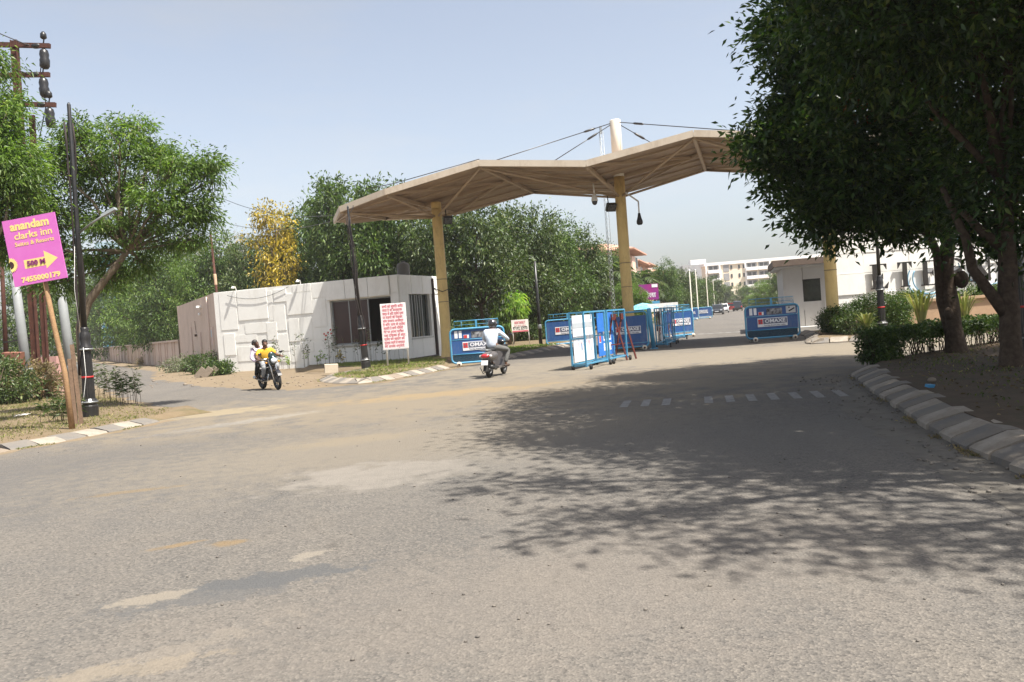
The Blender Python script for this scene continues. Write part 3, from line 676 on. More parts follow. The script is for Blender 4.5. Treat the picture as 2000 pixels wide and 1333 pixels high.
g2 = MB(); rbox(RW0 + 0.02, RW1 - 0.02, RZ0, RZ1, -0.27, -0.25, g2); g2.build('pane', mat('green_tinted_glass', (0.035, 0.045, 0.04), 0.1, spec=0.8), wn2)
g2 = MB(); rbox(RW0 - 0.05, RW1 + 0.05, RZ0 - 0.1, RZ0 - 0.02, -0.28, 0.05, g2); g2.build('window_sill', M_wall_w2, house)
# relief panels: (left, right, lower edge) as seen, height and how far each stands out
PAN = [(433, 466, 645, 2.05, .05), (467, 525, 626, 1.55, .09), (527, 535, 626, 1.5, .03), (536, 560, 590, .62, .1), (537, 560, 646, 1.3, .05), (562, 612, 615, 1.05, .1), (572, 608, 571, .36, .07),
       (610, 637, 582, .7, .05), (614, 640, 639, 1.35, .08), (567, 587, 667, 1.12, .1), (588, 612, 664, 1.1, .05), (480, 523, 652, .52, .06), (524, 543, 664, .88, .1), (461, 503, 669, .38, .04), (544, 565, 686, .85, .05),
       (613, 648, 663, .52, .05), (440, 462, 694, 1.1, .07), (466, 520, 706, .75, .05), (523, 545, 712, .98, .08), (589, 614, 687, .46, .07), (547, 568, 706, .42, .09), (570, 588, 707, .8, .05), (616, 646, 700, .75, .07)]
for u0, u1, v, h, pr in PAN:
    x0, z0 = fr(u0, v + 1); x1, _ = fr(u1, v - 2); z1 = min(z0 + h, HG - 0.03)
    x0 = max(x0, 0.02); pr *= 0.3
    MB().box(((x0 + x1) / 2, -pr / 2 - 0.002, (z0 + z1) / 2), (x1 - x0 - 0.015, pr, z1 - z0 - 0.01)).build('wall_panel', M_wall_w, house)
for k, (xa, xb) in enumerate(((X0 - 0.12, X0 + 0.95), (X0 + 0.96, X0 + 2.2), (X0 + 2.21, X1 + 0.02))):
    MB().box(((xa + xb) / 2, -0.063, (Z1 + HG) / 2 + 0.02), (xb - xa - 0.02, 0.12, HG - Z1 - 0.06)).build('wall_panel', M_wall_w, house)
for k in range(5):
    z0 = 0.02 + k * 0.82
    MB().box(((X1 + LEN) / 2 + 0.03, -0.023, z0 + 0.4), (LEN - X1 - 0.06, 0.04, 0.79)).build('wall_panel', M_wall_w, house)
for k in range(3):
    xa = X0 + k * (X1 - X0) / 3; MB().box((xa + (X1 - X0) / 6, -0.018, 0.46), ((X1 - X0) / 3 - 0.02, 0.03, 0.85)).build('wall_panel', M_wall_w, house)
for a0, a1, z0, z1 in ((0.05, .98, 0.02, 1.0), (0.05, .98, 1.02, 2.0), (.05, .98, 2.02, 3.18), (0.05, 1.3, 3.2, HG - .02), (1.32, 2.5, 3.22, HG - .02), (2.52, RL - .05, 3.22, HG - .02), (1.0, 2.1, 0.02, 0.98), (2.12, 3.3, .02, .98)):
    q = MB(); rbox(a0, a1 - 0.02, z0, z1, 0.003, 0.03, q); q.build('wall_panel', M_wall_w, house)
# side wall: drain pipes, flood lamp, meter and notices
def sp(a, z, out=0.0):
    return ld * a + Vector((-ld.y, ld.x, 0)) * out + Vector((0, 0, z))
for a, zt in ((1.0, 2.4), (2.0, HG - 0.1), (5.2, 2.2), (8.6, 2.6)):
    db = MB(); db.tube([sp(a, 0.1, 0.05), sp(a, zt, 0.05)], 0.035, 6); db.build('drain_pipe', M_wall_p, house)
lb = MB(); lb.box(sp(4.5, 3.62, 0.12), (0.3, 0.28, 0.12), 0, rotm(0, 0, math.atan2(ld.y, ld.x))); lb.tube([sp(4.5, 3.5, 0.02), sp(4.5, 3.62, 0.1)], 0.02, 5); lb.build('flood_lamp', white_paint, house)
lb = MB(); lb.ball(sp(4.6, 3.2, 0.1), (0.07, 0.07, 0.1), 8, 6); lb.build('bulb', mat('bulb', (0.8, 0.8, 0.78), 0.2), house)
lb = MB(); lb.tube([sp(7.0, 2.9, 0.03), sp(6.8, 2.2, 0.03)], 0.015, 5); lb.box(sp(6.9, 2.05, 0.06), (0.25, 0.1, 0.14), 0, rotm(0, 0, math.atan2(ld.y, ld.x))); lb.build('conduit', mat('conduit', (0.1, 0.07, 0.05), 0.8), house)
for z, c in ((2.05, (0.35, 0.42, 0.5)), (1.6, (0.5, 0.28, 0.25))):
    MB().box(sp(1.5, z, 0.012), (0.5, 0.012, 0.38), 0, rotm(0, 0, math.atan2(ld.y, ld.x))).build('notice', mat('notice%d' % int(z * 10), c, 0.7, (0.6, 0.6, 0.58), 9, 1.0), house)
# wires draped over the front and lamps on the parapet
wr = MB()
def drape(a, b, sag, n=10): return [Vector(a).lerp(Vector(b), i / n) - Vector((0, 0, sag * 4 * (i / n) * (1 - i / n))) for i in range(n + 1)]
wr.tube(drape((0.9, -0.08, 3.9), (4.6, -0.08, 4.05), 0.35), 0.01, 4); pass
wr.build('wire', ink_black, house)
for x in (1.35, 5.2):
    q = MB(); q.tube([(x, 0.1, HG - 0.02), (x, 0.05, HG + 0.18), (x, -0.15, HG + 0.2)], 0.02, 5); q.lathe([(0.02, 0.02), (0.1, -0.08), (0.09, -0.1)], (x, -0.17, HG + 0.2), 8); q.build('parapet_lamp', white_paint, house)
# water tank on the roof behind
tk = thing('roof_tank', 'dull grey water tank standing on the guardhouse roof before the trees', 'water tank', FL + fd * 9.4 - fn * 3.0 + Vector((0, 0, HG - 0.1)), gang)
MB().lathe([(0.3, 0), (0.33, 0.05), (0.33, 0.75), (0.25, 0.85), (0.1, 0.9)], (0, 0, 0), 12).build('tank_body', mat('tank_grey', (0.13, 0.12, 0.105), 0.7), tk)
MB().lathe([(0.11, 0.89), (0.12, 0.9), (0.12, 0.95), (0.02, 0.97)], (0, 0, 0), 10).build('tank_lid', mat('tank_grey2', (0.08, 0.08, 0.08), 0.7), tk)

# ---- boundary wall along the left road: panels between pilasters
WD = Vector((-47, 82, 0)).normalized(); W0 = SL + WD * 0.3
fence = thing('boundary_wall', 'long pinkish boundary wall of recessed panels between pilasters beside the left road', 'wall', W0, math.atan2(WD.y, WD.x))
LW = 96.0; wbm = MB(); wbm.box((LW / 2, -0.12, 0.9), (LW, 0.12, 1.8)); wbm.build('wall', M_wall_p, fence)
wbm = MB(); wbm.box((LW / 2, -0.08, 1.86), (LW + 0.2, 0.34, 0.13)); wbm.build('coping', M_wall_p, fence)
x = 0.2; k = 0; pm = qm = None
me_p = MB().box((0, 0, 0), (0.24, 0.1, 1.8)).mesh('pilaster', [M_wall_p]); me_q = MB().box((0, 0, 0), (2.3, 0.03, 1.55)).mesh('wall_panel', [M_wall_p]); me_r = MB().box((0, 0, 0), (0.75, 0.03, 1.55)).mesh('wall_panel', [M_wall_p])
while x < LW - 2:
    link('pilaster', me_p, fence, (x, -0.01, 0.9)); big = k % 2 == 0
    wdt = 2.3 if big else 0.75
    link('wall_panel', me_q if big else me_r, fence, (x + 0.24 + wdt / 2 - 0.02, -0.045, 0.88))
    x += wdt + 0.36; k += 1
dk = MB(); dk.box((0.02, 0.03, 0.96), (0.3, 0.12, 1.92)); dk.build('end_post', M_stain, fence)

# ---- right-hand guardhouse
M_wall_g = mat('grey_white_render', (0.56, 0.54, 0.52), 0.8, (0.5, 0.48, 0.46), 1.0, 0.7, 0.15, 40, dirt=(0.36, 0.32, 0.28), dscale=1.2, damt=0.3)
M_rim = mat('brown_roof_edge', (0.16, 0.12, 0.1), 0.8, (0.22, 0.17, 0.13), 3, 0.6)
gx0, gy = 13.6, 41.0
gh2 = thing('guardhouse', 'small grey white guardhouse with a brown roof edge behind the right barrier', 'guardhouse', (gx0, gy, 0), -0.27)
b = MB(); b.box((0.05, 3, 1.55), (0.1, 6, 3.1)); b.box((0.5, 0.1, 1.55), (0.85, 0.2, 3.1)); b.box((3.2, 0.1, 0.5), (4.5, 0.2, 1.0)); b.box((3.2, 0.1, 2.8), (4.5, 0.2, 0.6)); b.box((3.6, 0.1, 1.75), (3.7, 0.2, 1.5)); b.box((2.5, 5.9, 1.55), (5, 0.2, 3.1)); b.box((1.4, 0.1, 1.2), (0.96, 0.2, 0.4)); b.build('wall', M_wall_g, gh2)
b = MB(); b.box((2.3, 2.8, 3.36), (5.5, 6.8, 0.3)); b.build('roof_edge', M_rim, gh2)
b = MB(); b.box((2.3, 2.8, 3.155), (5.3, 6.6, 0.1)); b.build('roof_slab', M_wall_g, gh2)
b = MB()
for x in (0.95, 1.8): b.box((x, 0.08, 1.95), (0.06, 0.1, 1.1))
for z in (1.42, 2.47): b.box((1.37, 0.08, z), (0.9, 0.1, 0.06))
q = b.build('window', mat('dark_frame', (0.03, 0.03, 0.03), 0.5), gh2)
MB().box((1.37, 0.1, 1.95), (0.85, 0.02, 1.05)).build('pane', mat('pane_reflect', (0.05, 0.055, 0.045), 0.08, (0.02, 0.025, 0.02), 4, 1.0, spec=0.8), q)
b = MB(); b.box((1.2, -0.6, 0.1), (3.2, 1.2, 0.2)); b.build('plinth', M_wall_w2, gh2)

# ---- white name wall with raised letters
NW0 = Vector((14.7, 37.5, 0)); nang = -0.05
nwall = thing('name_wall', 'large white entrance wall with black serif letters and pale blue arcs behind the trees', 'wall', NW0, nang)
b = MB(); b.box((9, 0.2, 2.55), (18, 0.4, 5.1)); b.build('wall', M_wall_w, nwall)
random.seed(21)
def on_nwall(u, v):
    d = ray(u, v); n = Vector((math.sin(nang), -math.cos(nang), 0)); t = (NW0 - CAM).dot(n) / d.dot(n); q = CAM + d * t - NW0
    return Vector((q.x * math.cos(nang) + q.y * math.sin(nang), 0, q.z))
z = 0.02
for r_, hh in enumerate((0.85, 0.7, 0.95, 0.9, 0.8, 0.78)):
    x = 0.02
    while x < 17.6:
        ln = random.choice((1.4, 2.0, 2.6, 3.3)); ln = min(ln, 17.95 - x); pr = random.choice((0.03, 0.05, 0.08))
        MB().box((x + ln / 2, -pr / 2 - 0.002, z + hh / 2), (ln - 0.02, pr, hh - 0.02)).build('wall_panel', M_wall_w, nwall); x += ln
    z += hh
def serif(ch, h, wd):
    """a serif capital from strokes: thick stems, hairline bars, bracketed serifs; lower left corner at 0"""
    m = MB(); t = 0.17 * h; hl = 0.05 * h; sf = 0.09 * h; D = 0.07
    def bx(x0, x1, z0, z1): m.box(((x0 + x1) / 2, 0, (z0 + z1) / 2), (x1 - x0, D, z1 - z0))
    def stem(x, z0=0, z1=h, serif_lo=True, serif_hi=True):
        bx(x, x + t, z0, z1)
        if serif_lo: bx(x - sf, x + t + sf, z0, z0 + hl)
        if serif_hi: bx(x - sf, x + t + sf, z1 - hl, z1)
    def tri(pts): m.add([(x, -D / 2, z) for x, z in pts] + [(x, D / 2, z) for x, z in pts], [(0, 1, 2), (5, 4, 3), (0, 3, 4, 1), (1, 4, 5, 2), (2, 5, 3, 0)])
    if ch == 'E':
        stem(0); bx(t, wd, h - hl, h); bx(t, wd, 0, hl); bx(t, wd * 0.72, h * 0.5 - hl / 2, h * 0.5 + hl / 2)
        tri([(wd, h), (wd - 0.1 * h, h - hl), (wd, h - 0.24 * h)]); tri([(wd, 0), (wd + 0.06 * h, 0.26 * h), (wd - 0.14 * h, hl)]); tri([(wd * 0.72, h * 0.38), (wd * 0.72, h * 0.62), (wd * 0.58, h * 0.5)])
    elif ch == 'T':
        stem(wd / 2 - t / 2); bx(0, wd, h - hl, h); tri([(0, h), (0, h - 0.25 * h), (0.12 * h, h - hl)]); tri([(wd, h), (wd - 0.12 * h, h - hl), (wd, h - 0.25 * h)])
    elif ch == 'R':
        stem(0); n = 10
        for rr, k in ((0.27 * h, 0),):
            for i in range(n):
                a0, a1 = -math.pi / 2 + math.pi * i / n, -math.pi / 2 + math.pi * (i + 1) / n
                c = Vector((t, 0, h - 0.27 * h)); w0 = 0.05 + 0.1 * math.cos((a0 + a1) / 2)
                p, q_ = c + Vector((math.cos(a0) * (rr + .12 * h), 0, math.sin(a0) * (rr - .02 * h))), c + Vector((math.cos(a1) * (rr + .12 * h), 0, math.sin(a1) * (rr - .02 * h)))
                m.bar(p, q_, D, w0 * h, up=(0, 1, 0.001)) if False else m.bar(p, q_, w0 * h, D, up=(0, 1, 0))
        m.bar((t + 0.12 * h, 0, 0.47 * h), (wd + 0.05 * h, 0, 0.03 * h), 0.14 * h, D, up=(0, 1, 0))
    elif ch == 'N':
        bx(0, 0.07 * h, 0, h); bx(wd - 0.07 * h, wd, 0, h); m.bar((0.02 * h, 0, h - 0.03 * h), (wd - 0.04 * h, 0, 0.04 * h), 0.17 * h, D * 0.98, up=(0, 1, 0))
        bx(-sf, 0.07 * h + sf, 0, hl); bx(-sf, 0.07 * h, h - hl, h); bx(wd - sf, wd + sf, h - hl, h)
    elif ch == 'I': stem(wd / 2 - t / 2)
    elif ch == 'Y':
        stem(wd / 2 - t / 2, 0, h * 0.45, True, False); m.bar((wd / 2, 0, h * 0.42), (0.08 * h, 0, h * 0.97), 0.16 * h, D, up=(0, 1, 0)); m.bar((wd / 2, 0, h * 0.42), (wd - 0.05 * h, 0, h * 0.97), 0.07 * h, D * 0.97, up=(0, 1, 0))
        bx(-0.02 * h, 0.2 * h, h - hl, h); bx(wd - 0.15 * h, wd + 0.05 * h, h - hl, h)
    return m
M_letter = mat('letter_bronze_black', (0.02, 0.017, 0.015), 0.35, (0.035, 0.03, 0.025), 5, 0.6, spec=0.5)
for ch, u, v in (('E', 1703, 566), ('T', 1752, 562), ('E', 1801, 559), ('R', 1851, 555), ('N', 1896, 551.5), ('I', 1949, 548), ('T', 1985, 545), ('Y', 2035, 541)):
    p = on_nwall(u, v); serif(ch, 1.12, 0.62 if ch not in 'NR' else 0.78).build('raised_letter', M_letter, nwall, (p.x, -0.19, p.z))
M_arc = mat('pale_blue_enamel', (0.2, 0.4, 0.55), 0.4)
for (u, v), rr, a0, a1 in (((1808, 545), 0.85, 150, 300), ((1812, 543), 0.72, 150, 290), ((1925, 500), 1.3, 190, 330), ((1900, 490), 0.9, 20, 160)):
    p = on_nwall(u, v); m = MB(); n = 18
    pts = [(p.x + rr * math.cos(R(a0 + (a1 - a0) * i / n)), -0.14, p.z + rr * math.sin(R(a0 + (a1 - a0) * i / n))) for i in range(n + 1)]
    m.tube(pts, 0.03, 5); m.build('blue_arc', M_arc, nwall)
# planter before the name wall
M_sand = mat('sandstone', (0.4, 0.27, 0.17), 0.85, (0.33, 0.22, 0.14), 4, 0.8, 0.25, 40, dirt=(0.24, 0.17, 0.12), damt=0.5)
pl = thing('stone_planter', 'raised sandstone planter with a flat coping below the name wall', 'planter', (14.6, 31.5, 0), -0.06)
b = MB(); b.box((6.5, 0.15, 0.55), (13, 0.3, 1.1)); b.box((0.15, 2.2, 0.55), (0.3, 4, 1.1)); b.build('wall', M_sand, pl)
for i in range(10):
    MB().box((0.65 + i * 1.31, 0.13, 1.155), (1.29, 0.44, 0.1)).build('coping_stone', M_sand, pl)
b = MB(); b.box((6.6, 2.3, 0.5), (12.6, 3.9, 1.0)); b.build('soil', M_verge, pl)

# ---- far houses along the road beyond the gate
M_pink = mat('salmon_render', (0.72, 0.49, 0.38), 0.85, (0.66, 0.45, 0.35), 0.5, 0.7)
M_peach = mat('peach_render', (0.8, 0.6, 0.45), 0.85, (0.72, 0.55, 0.42), 0.5, 0.7)
M_tile = mat('terracotta_roof', (0.46, 0.24, 0.17), 0.85, (0.55, 0.34, 0.25), 3, 0.7)
M_winf = mat('far_window', (0.045, 0.05, 0.055), 0.2, spec=0.6)
RDA = math.atan2(440, FPX)                                         # the gate road runs towards this bearing
rdv = Vector((math.sin(RDA), math.cos(RDA), 0))
def row_house(hh):
    t = thing('row_house', '', 'house')
    b = MB(); b.box((-6, 7, hh / 2), (12, 14, hh)); b.box((0.6, 3.5, hh * 0.46), (1.2, 3.6, hh * 0.92)); b.build('wall', M_pink, t)
    b = MB(); b.box((0.25, 10.5, hh * 0.43), (0.9, 4.2, hh * 0.86)); b.build('bay', M_peach, t)
    b = MB(); vs = [(-12.8, -0.9, hh), (1.9, -0.9, hh), (1.9, 14.9, hh), (-12.8, 14.9, hh), (-9, 3, hh + 1.3), (-2.4, 3, hh + 1.3), (-2.4, 11, hh + 1.3), (-9, 11, hh + 1.3)]
    vs2 = [(x, y, z + (0.18 if i < 4 else 0)) for i, (x, y, z) in enumerate(vs)]
    b.add(vs[:4] + vs2, [(3, 2, 1, 0), (0, 1, 5, 4), (1, 2, 6, 5), (2, 3, 7, 6), (3, 0, 4, 7), (4, 5, 9, 8), (5, 6, 10, 9), (6, 7, 11, 10), (7, 4, 8, 11), (8, 9, 10, 11)]); b.build('roof', M_tile, t)
    b = MB(); b.box((-9.5, -0.5, hh * 0.62), (4.5, 0.9, 0.25)); b.build('porch_roof', M_tile, t)
    wm = MB().box((0, 0, 0), (0.1, 1.3, 1.5)).mesh('window', [M_winf]); wm2 = MB().box((0, 0, 0), (1.3, 0.1, 1.5)).mesh('window', [M_winf]); pm_ = MB().box((0, 0, 0), (0.12, 1.6, 0.12)).mesh('sill', [white_paint])
    for z in (1.8, 5.0, 8.1):
        if z > hh - 1: continue
        for y in (1.0, 6.6, 13.2): o = link('window', wm, t, (0.02, y, z)); link('sill', pm_, o, (0.03, 0, -0.82))
        for y in (9.6, 11.5): link('window', wm, t, (0.72, y, z))
        for x in (-9.5, -6.2, -2.8): link('window', wm2, t, (x, -0.02, z))
    return t
h0 = row_house(9.3); h0.location = (0, 0, 0)
hl = [('salmon pink house with a terracotta roof just right of the second gate column', 110, -11.4, 0), ('salmon house with a terracotta roof, second along the row beyond the gate', 128, -12.6, -0.2), ('peach flanked salmon house, third roof along the row above the trees', 147, -12.8, 0.0),
      ('salmon house half hidden by trees, fourth terracotta roof of the row', 172, -12.8, 0.2), ('salmon house, fifth terracotta roof of the row above the roadside trees', 196, -12.8, 0.0), ('salmon house, sixth terracotta roof of the row', 222, -12.6, 0.3), ('small looking salmon house, seventh terracotta roof of the row', 250, -12.6, 0.1), ('last terracotta roofed house of the row before the pale apartment block', 280, -12.6, 0.0)]
for i, (lab, d, off, dz) in enumerate(hl):
    o = h0 if i == 0 else copy_tree(h0)
    o['label'] = lab; o['group'] = 'salmon houses along the gate road'
    p = Vector((off - 2.2, 0, 0)) + rdv * d; o.location = (p.x, d, dz); o.rotation_euler = (0, 0, -RDA); o.scale = (1, 1, 1.03 if i == 0 else 0.96 + 0.03 * (i % 3))

# ---- pale apartment block closing the view
M_cream = mat('cream_render', (0.8, 0.7, 0.54), 0.85, (0.75, 0.65, 0.5), 0.2, 0.7)
M_offw = mat('off_white_render', (0.84, 0.82, 0.79), 0.85, (0.78, 0.76, 0.73), 0.2, 0.6)
M_recess = mat('recess_grey', (0.3, 0.3, 0.3), 0.8)
D0 = 262.0
ap = thing('apartment_block', 'wide pale cream five storey apartment block with white balconies closing the road', 'apartment block', P(1382, 590, D0).xy.to_3d(), -0.13)
AW, SH = 46.0, 2.72; nst = 5
b = MB(); b.box((AW / 2, 6, nst * SH / 2), (AW, 12, nst * SH)); b.build('wall', M_cream, ap)
b = MB(); b.box((AW / 2, 6, nst * SH + 0.45), (AW + 0.8, 12.8, 0.9)); b.build('parapet', M_offw, ap)
mw = MB().box((0, 0, 0), (0.55, 0.14, 1.2)).mesh('window', [M_winf]); mrec = MB().box((0, 0, 0), (3.2, 0.12, 2.4)).mesh('balcony_door', [M_recess]); mgl = MB().box((0, 0, 0), (1.0, 0.1, 2.0)).mesh('pane', [M_winf])
mbal = MB(); mbal.box((0, -0.55, -1.2), (3.6, 1.3, 0.15)); mbal.box((0, -1.15, -0.7), (3.6, 0.08, 0.9)); mbal.box((-1.76, -0.55, -0.7), (0.08, 1.2, 0.9)); mbal.box((1.76, -0.55, -0.7), (0.08, 1.2, 0.9)); mbal = mbal.mesh('balcony', [M_offw])
mpil = MB().box((0, 0, 0), (0.5, 0.5, nst * SH)).mesh('pilaster', [M_offw])
for s in range(nst):
    z = s * SH + 1.55
    for xb in (2.4, 14.2, 17.9, 27.8, 31.5, 42.0):
        o = link('balcony_door', mrec, ap, (xb, -0.06, z)); link('pane', mgl, o, (-0.7, -0.08, -0.15)); link('pane', mgl, o, (0.7, -0.08, -0.15)); link('balcony', mbal, ap, (xb, 0, z))
    for xw in (8.0, 10.4, 11.8, 20.8, 22.6, 24.6, 34.6, 36.6, 38.6): link('window', mw, ap, (xw, -0.05, z + 0.2))
    o = link('balcony_door', mrec, ap, (6.4, -0.04, z)); o.scale = (0.55, 1, 0.9)
for x in (0.25, 4.4, 12.3, 19.8, 25.9, 33.4, 45.7): link('pilaster', mpil, ap, (x, -0.2, nst * SH / 2))
g2 = thing('apartment_block', 'grey block with a white roof room seen past the left end of the cream apartments', 'apartment block', P(1338, 590, 330).xy.to_3d(), -0.1)
b = MB(); b.box((8, 6, 8.8), (16, 12, 17.6)); b.build('wall', mat('grey_render', (0.3, 0.3, 0.31), 0.85, (0.36, 0.36, 0.36), 0.2, 0.7), g2)
b = MB(); b.box((6.5, 6, 18.6), (6, 8, 2.0)); b.build('roof_room', M_offw, g2)
for s in range(5):
    for x in (2, 5, 8, 11, 14): link('window', mw, g2, (x, -0.05, s * 3.1 + 1.8)).scale = (1.6, 1, 1)
# blue-glazed building glimpsed through the neem tree
bb = thing('glazed_building', 'blue glazed building glimpsed through the feathery tree on the left', 'building', P(203, 690, 150).xy.to_3d(), 0.1)
b = MB(); b.box((1.9, 5, 10.5), (3.8, 10, 21)); b.build('wall', mat('bluish_wall', (0.3, 0.42, 0.48), 0.6), bb)
for s in range(6):
    for x in (1.0, 2.8): link('window', MB().box((0, 0, 0), (1.5, 0.12, 2.3)).mesh('window', [mat('blue_glazing', (0.05, 0.2, 0.3), 0.15, spec=0.8)]), bb, (x, -0.03, 1.8 + s * 3.1))

# ================================================================== gate canopy
GA = Vector((0.9654, -0.2607, 0)); GB = Vector((0.2607, 0.9654, 0)); GO = Vector((-2.9, 36.7, 0))
gate = thing('gate_canopy', 'beige folded metal gate canopy carried on yellow columns across the road', 'gate canopy', GO, math.atan2(GA.y, GA.x))
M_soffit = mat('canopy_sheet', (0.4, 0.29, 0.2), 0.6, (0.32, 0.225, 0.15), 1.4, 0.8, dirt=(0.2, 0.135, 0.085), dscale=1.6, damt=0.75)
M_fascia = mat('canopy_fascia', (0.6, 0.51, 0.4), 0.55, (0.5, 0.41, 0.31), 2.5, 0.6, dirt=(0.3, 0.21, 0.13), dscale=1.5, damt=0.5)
M_strut = mat('canopy_strut', (0.46, 0.35, 0.245), 0.55, (0.38, 0.285, 0.19), 2.5, 0.6)
M_mast = mat('mast_white', (0.72, 0.68, 0.6), 0.5, (0.64, 0.58, 0.48), 2, 0.6, dirt=(0.4, 0.33, 0.22), damt=0.3)
# fold lines: (s along the gate at the near edge, s at the far edge, near b, far b, near z, far z)
FOLD = [(-5.4, -5.3, 0.9, 1.7, 6.85, 6.88), (-2.9, -4.2, -3.5, 4.2, 6.66, 7.25), (-0.65, -0.6, -4.0, 4.5, 7.05, 7.14), (3.3, 3.45, -4.0, 4.5, 7.72, 7.76), (7.45, 7.55, -4.0, 4.5, 7.2, 7.22), (11.4, 11.55, -4.0, 4.5, 7.8, 7.88), (15.5, 15.6, -4.0, 4.5, 7.2, 7.25), (18.2, 18.8, -3.2, 4.0, 6.95, 7.1), (20.6, 20.7, 0.0, 1.0, 6.9, 6.95)]
def fp(i, t):
    f = FOLD[i]; return Vector((f[0], f[2], f[4])).lerp(Vector((f[1], f[3], f[5])), t)
for i in range(len(FOLD) - 1):
    nstr = 6
    for k in range(nstr):                                          # standing-seam sheets running from fold to fold
        t0, t1 = k / nstr + 0.0006, (k + 1) / nstr - 0.0006
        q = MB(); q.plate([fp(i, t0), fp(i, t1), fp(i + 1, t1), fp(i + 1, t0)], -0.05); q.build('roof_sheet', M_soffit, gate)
    for e, t in ((0, 0.0), (1, 1.0)):
        q = MB(); a, b_ = fp(i, t), fp(i + 1, t); a.z += 0.0; b_.z += 0.0
        ex = (b_ - a).normalized() * 0.0
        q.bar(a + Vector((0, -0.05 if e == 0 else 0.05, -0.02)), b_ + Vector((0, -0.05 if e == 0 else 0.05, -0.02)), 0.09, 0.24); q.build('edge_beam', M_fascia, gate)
for i in range(len(FOLD) - 1):                                     # ribs under the sheet joints
    for k in range(1, 6):
        t = k / 6 + 0.003; q = MB(); d = Vector((0, 0, -0.04)); q.bar(fp(i, t) + d, fp(i + 1, t) + d, 0.05, 0.06); q.build('rib', M_strut, gate)
for i in range(1, len(FOLD) - 1):
    q = MB(); q.bar(fp(i, 0.01) + Vector((0, 0, -0.12)), fp(i, 0.99) + Vector((0, 0, -0.12)), 0.12, 0.14); q.build('fold_beam', M_strut, gate)
for i in range(1, len(FOLD) - 2):                                  # purlins crossing under each face
    for ta, tb in ((0.0, 0.55), (1.0, 0.45)):
        q = MB(); q.bar(fp(i, ta) + Vector((0, 0, -0.1)), fp(i + 1, tb) + Vector((0, 0, -0.1)), 0.07, 0.09); q.build('purlin', M_strut, gate)
    q = MB(); q.bar(fp(i, 0.5) + Vector((0, 0, -0.13)), fp(i + 1, 0.5) + Vector((0, 0, -0.13)), 0.08, 0.1); q.build('purlin', M_strut, gate)
COLS = [(0.0, 0.0, 7.0, False), (8.12, 0.1, 9.55, True), (16.15, 0.15, 7.0, False)]
M_flare = cream_paint
for s_, b0, top, mast in COLS:
    q = MB(); q.lathe([(0.36, 0), (0.36, 0.04), (0.30, 0.12), (0.25, 0.5), (0.235, 1.0), (0.225, 6.6), (0.225, 6.75 if not mast else 7.22)], (s_, b0, 0), 20); q.build('column', cream_paint, gate)
    q = MB(); q.box((s_, b0, 0.09), (1.0, 1.0, 0.18)); q.build('column_base', M_sand, gate)
    for z in (2.6, 3.6):
        q = MB(); q.lathe([(0.236, 0), (0.24, 0.005), (0.24, 0.03), (0.236, 0.035)], (s_, b0, z), 20); q.build('column_band', mat('band', (0.25, 0.19, 0.1), 0.6), gate)
    q = MB(); q.lathe([(0.225, 6.75 if not mast else 7.22), (0.225, top), (0.21, top + 0.03)], (s_, b0, 0), 20); q.build('mast', M_mast if mast else cream_paint, gate)
    j = Vector((s_, b0, 6.35))
    near = min(range(1, 8), key=lambda k: abs(FOLD[k][0] - s_))
    for k in (near - 1, near + 1):
        if 1 <= k <= 7:
            for t in (0.02, 0.98):
                q = MB(); d = (fp(k, t) - j).normalized(); q.tube([j + d * 0.2, fp(k, t) + Vector((0, 0, -0.15))], 0.05, 7); q.build('strut', M_strut, gate)
    for t in (0.05, 0.95):
        q = MB(); d = (fp(near, t) - j).normalized(); q.tube([j + d * 0.2, fp(near, t) + Vector((0, 0, -0.15))], 0.05, 7); q.build('strut', M_strut, gate)
# stay cables from the mast head with their turnbuckles
mh = Vector((8.12, 0.1, 9.5))
for tgt in (fp(2, 0.02) + Vector((0.9, 0, 0.05)), fp(4, 0.3) + Vector((-2.5, 0, 0.35)), fp(6, 0.03), fp(5, 0.55) + Vector((-1, 0, 0))):
    q = MB(); q.tube([mh, tgt], 0.018, 5); q.build('stay_cable', black_iron, gate)
    d = (tgt - mh).normalized(); q = MB(); q.tube([mh + d * 0.9, mh + d * 1.0, mh + d * 1.35, mh + d * 1.45], [0.02, 0.05, 0.05, 0.02], 6); q.build('turnbuckle', black_iron, gate)
q = MB(); q.tube([fp(2, 0) + Vector((-0.9, 0.1, 0.22)), fp(2, 0) + Vector((0.3, 0.1, 0.3)), fp(3, 0) + Vector((0, 0.1, 0.16))], 0.016, 4); q.build('stay_cable', black_iron, gate)
for a in ((0.05, -0.25, 5.2), (0.05, -0.25, 3.1)):
    q = MB(); q.tube([(-0.24, -0.1, a[2]), (-0.3, -0.3, a[2] + 0.15), (0.1, -0.35, a[2] - 0.04), (0.35, -0.2, a[2] + 0.05)], 0.02, 5)
    if a[2] < 4: q.build('loose_cable', black_iron, gate)
# cameras and lamps hanging from the canopy
def gate_at(s_, b_, z): return GO + GA * s_ + GB * b_ + Vector((0, 0, z))
def dome_cam(lab, s_, b_, z):
    t = thing('security_camera', lab, 'security camera', gate_at(s_, b_, z), 0)
    q = MB(); q.tube([(0, 0, 0.75), (0, 0, 0.3)], 0.03, 6); q.lathe([(0.05, 0.34), (0.09, 0.25), (0.13, 0.1), (0.13, 0.02)], (0, 0, 0), 12); q.build('housing', white_paint, t)
    q = MB(); q.ball((0, 0, 0.0), (0.115, 0.115, 0.14), 12, 8); q.build('dome', mat('smoked_dome', (0.02, 0.022, 0.025), 0.1, spec=0.7), t)
dome_cam('white dome camera hanging left of the second gate column under the canopy', 7.2, -1.0, 6.15)
t = thing('hanging_lamp', 'black lamp hanging on an arm right of the second gate column', 'lamp', gate_at(8.9, -0.4, 5.15), 0)
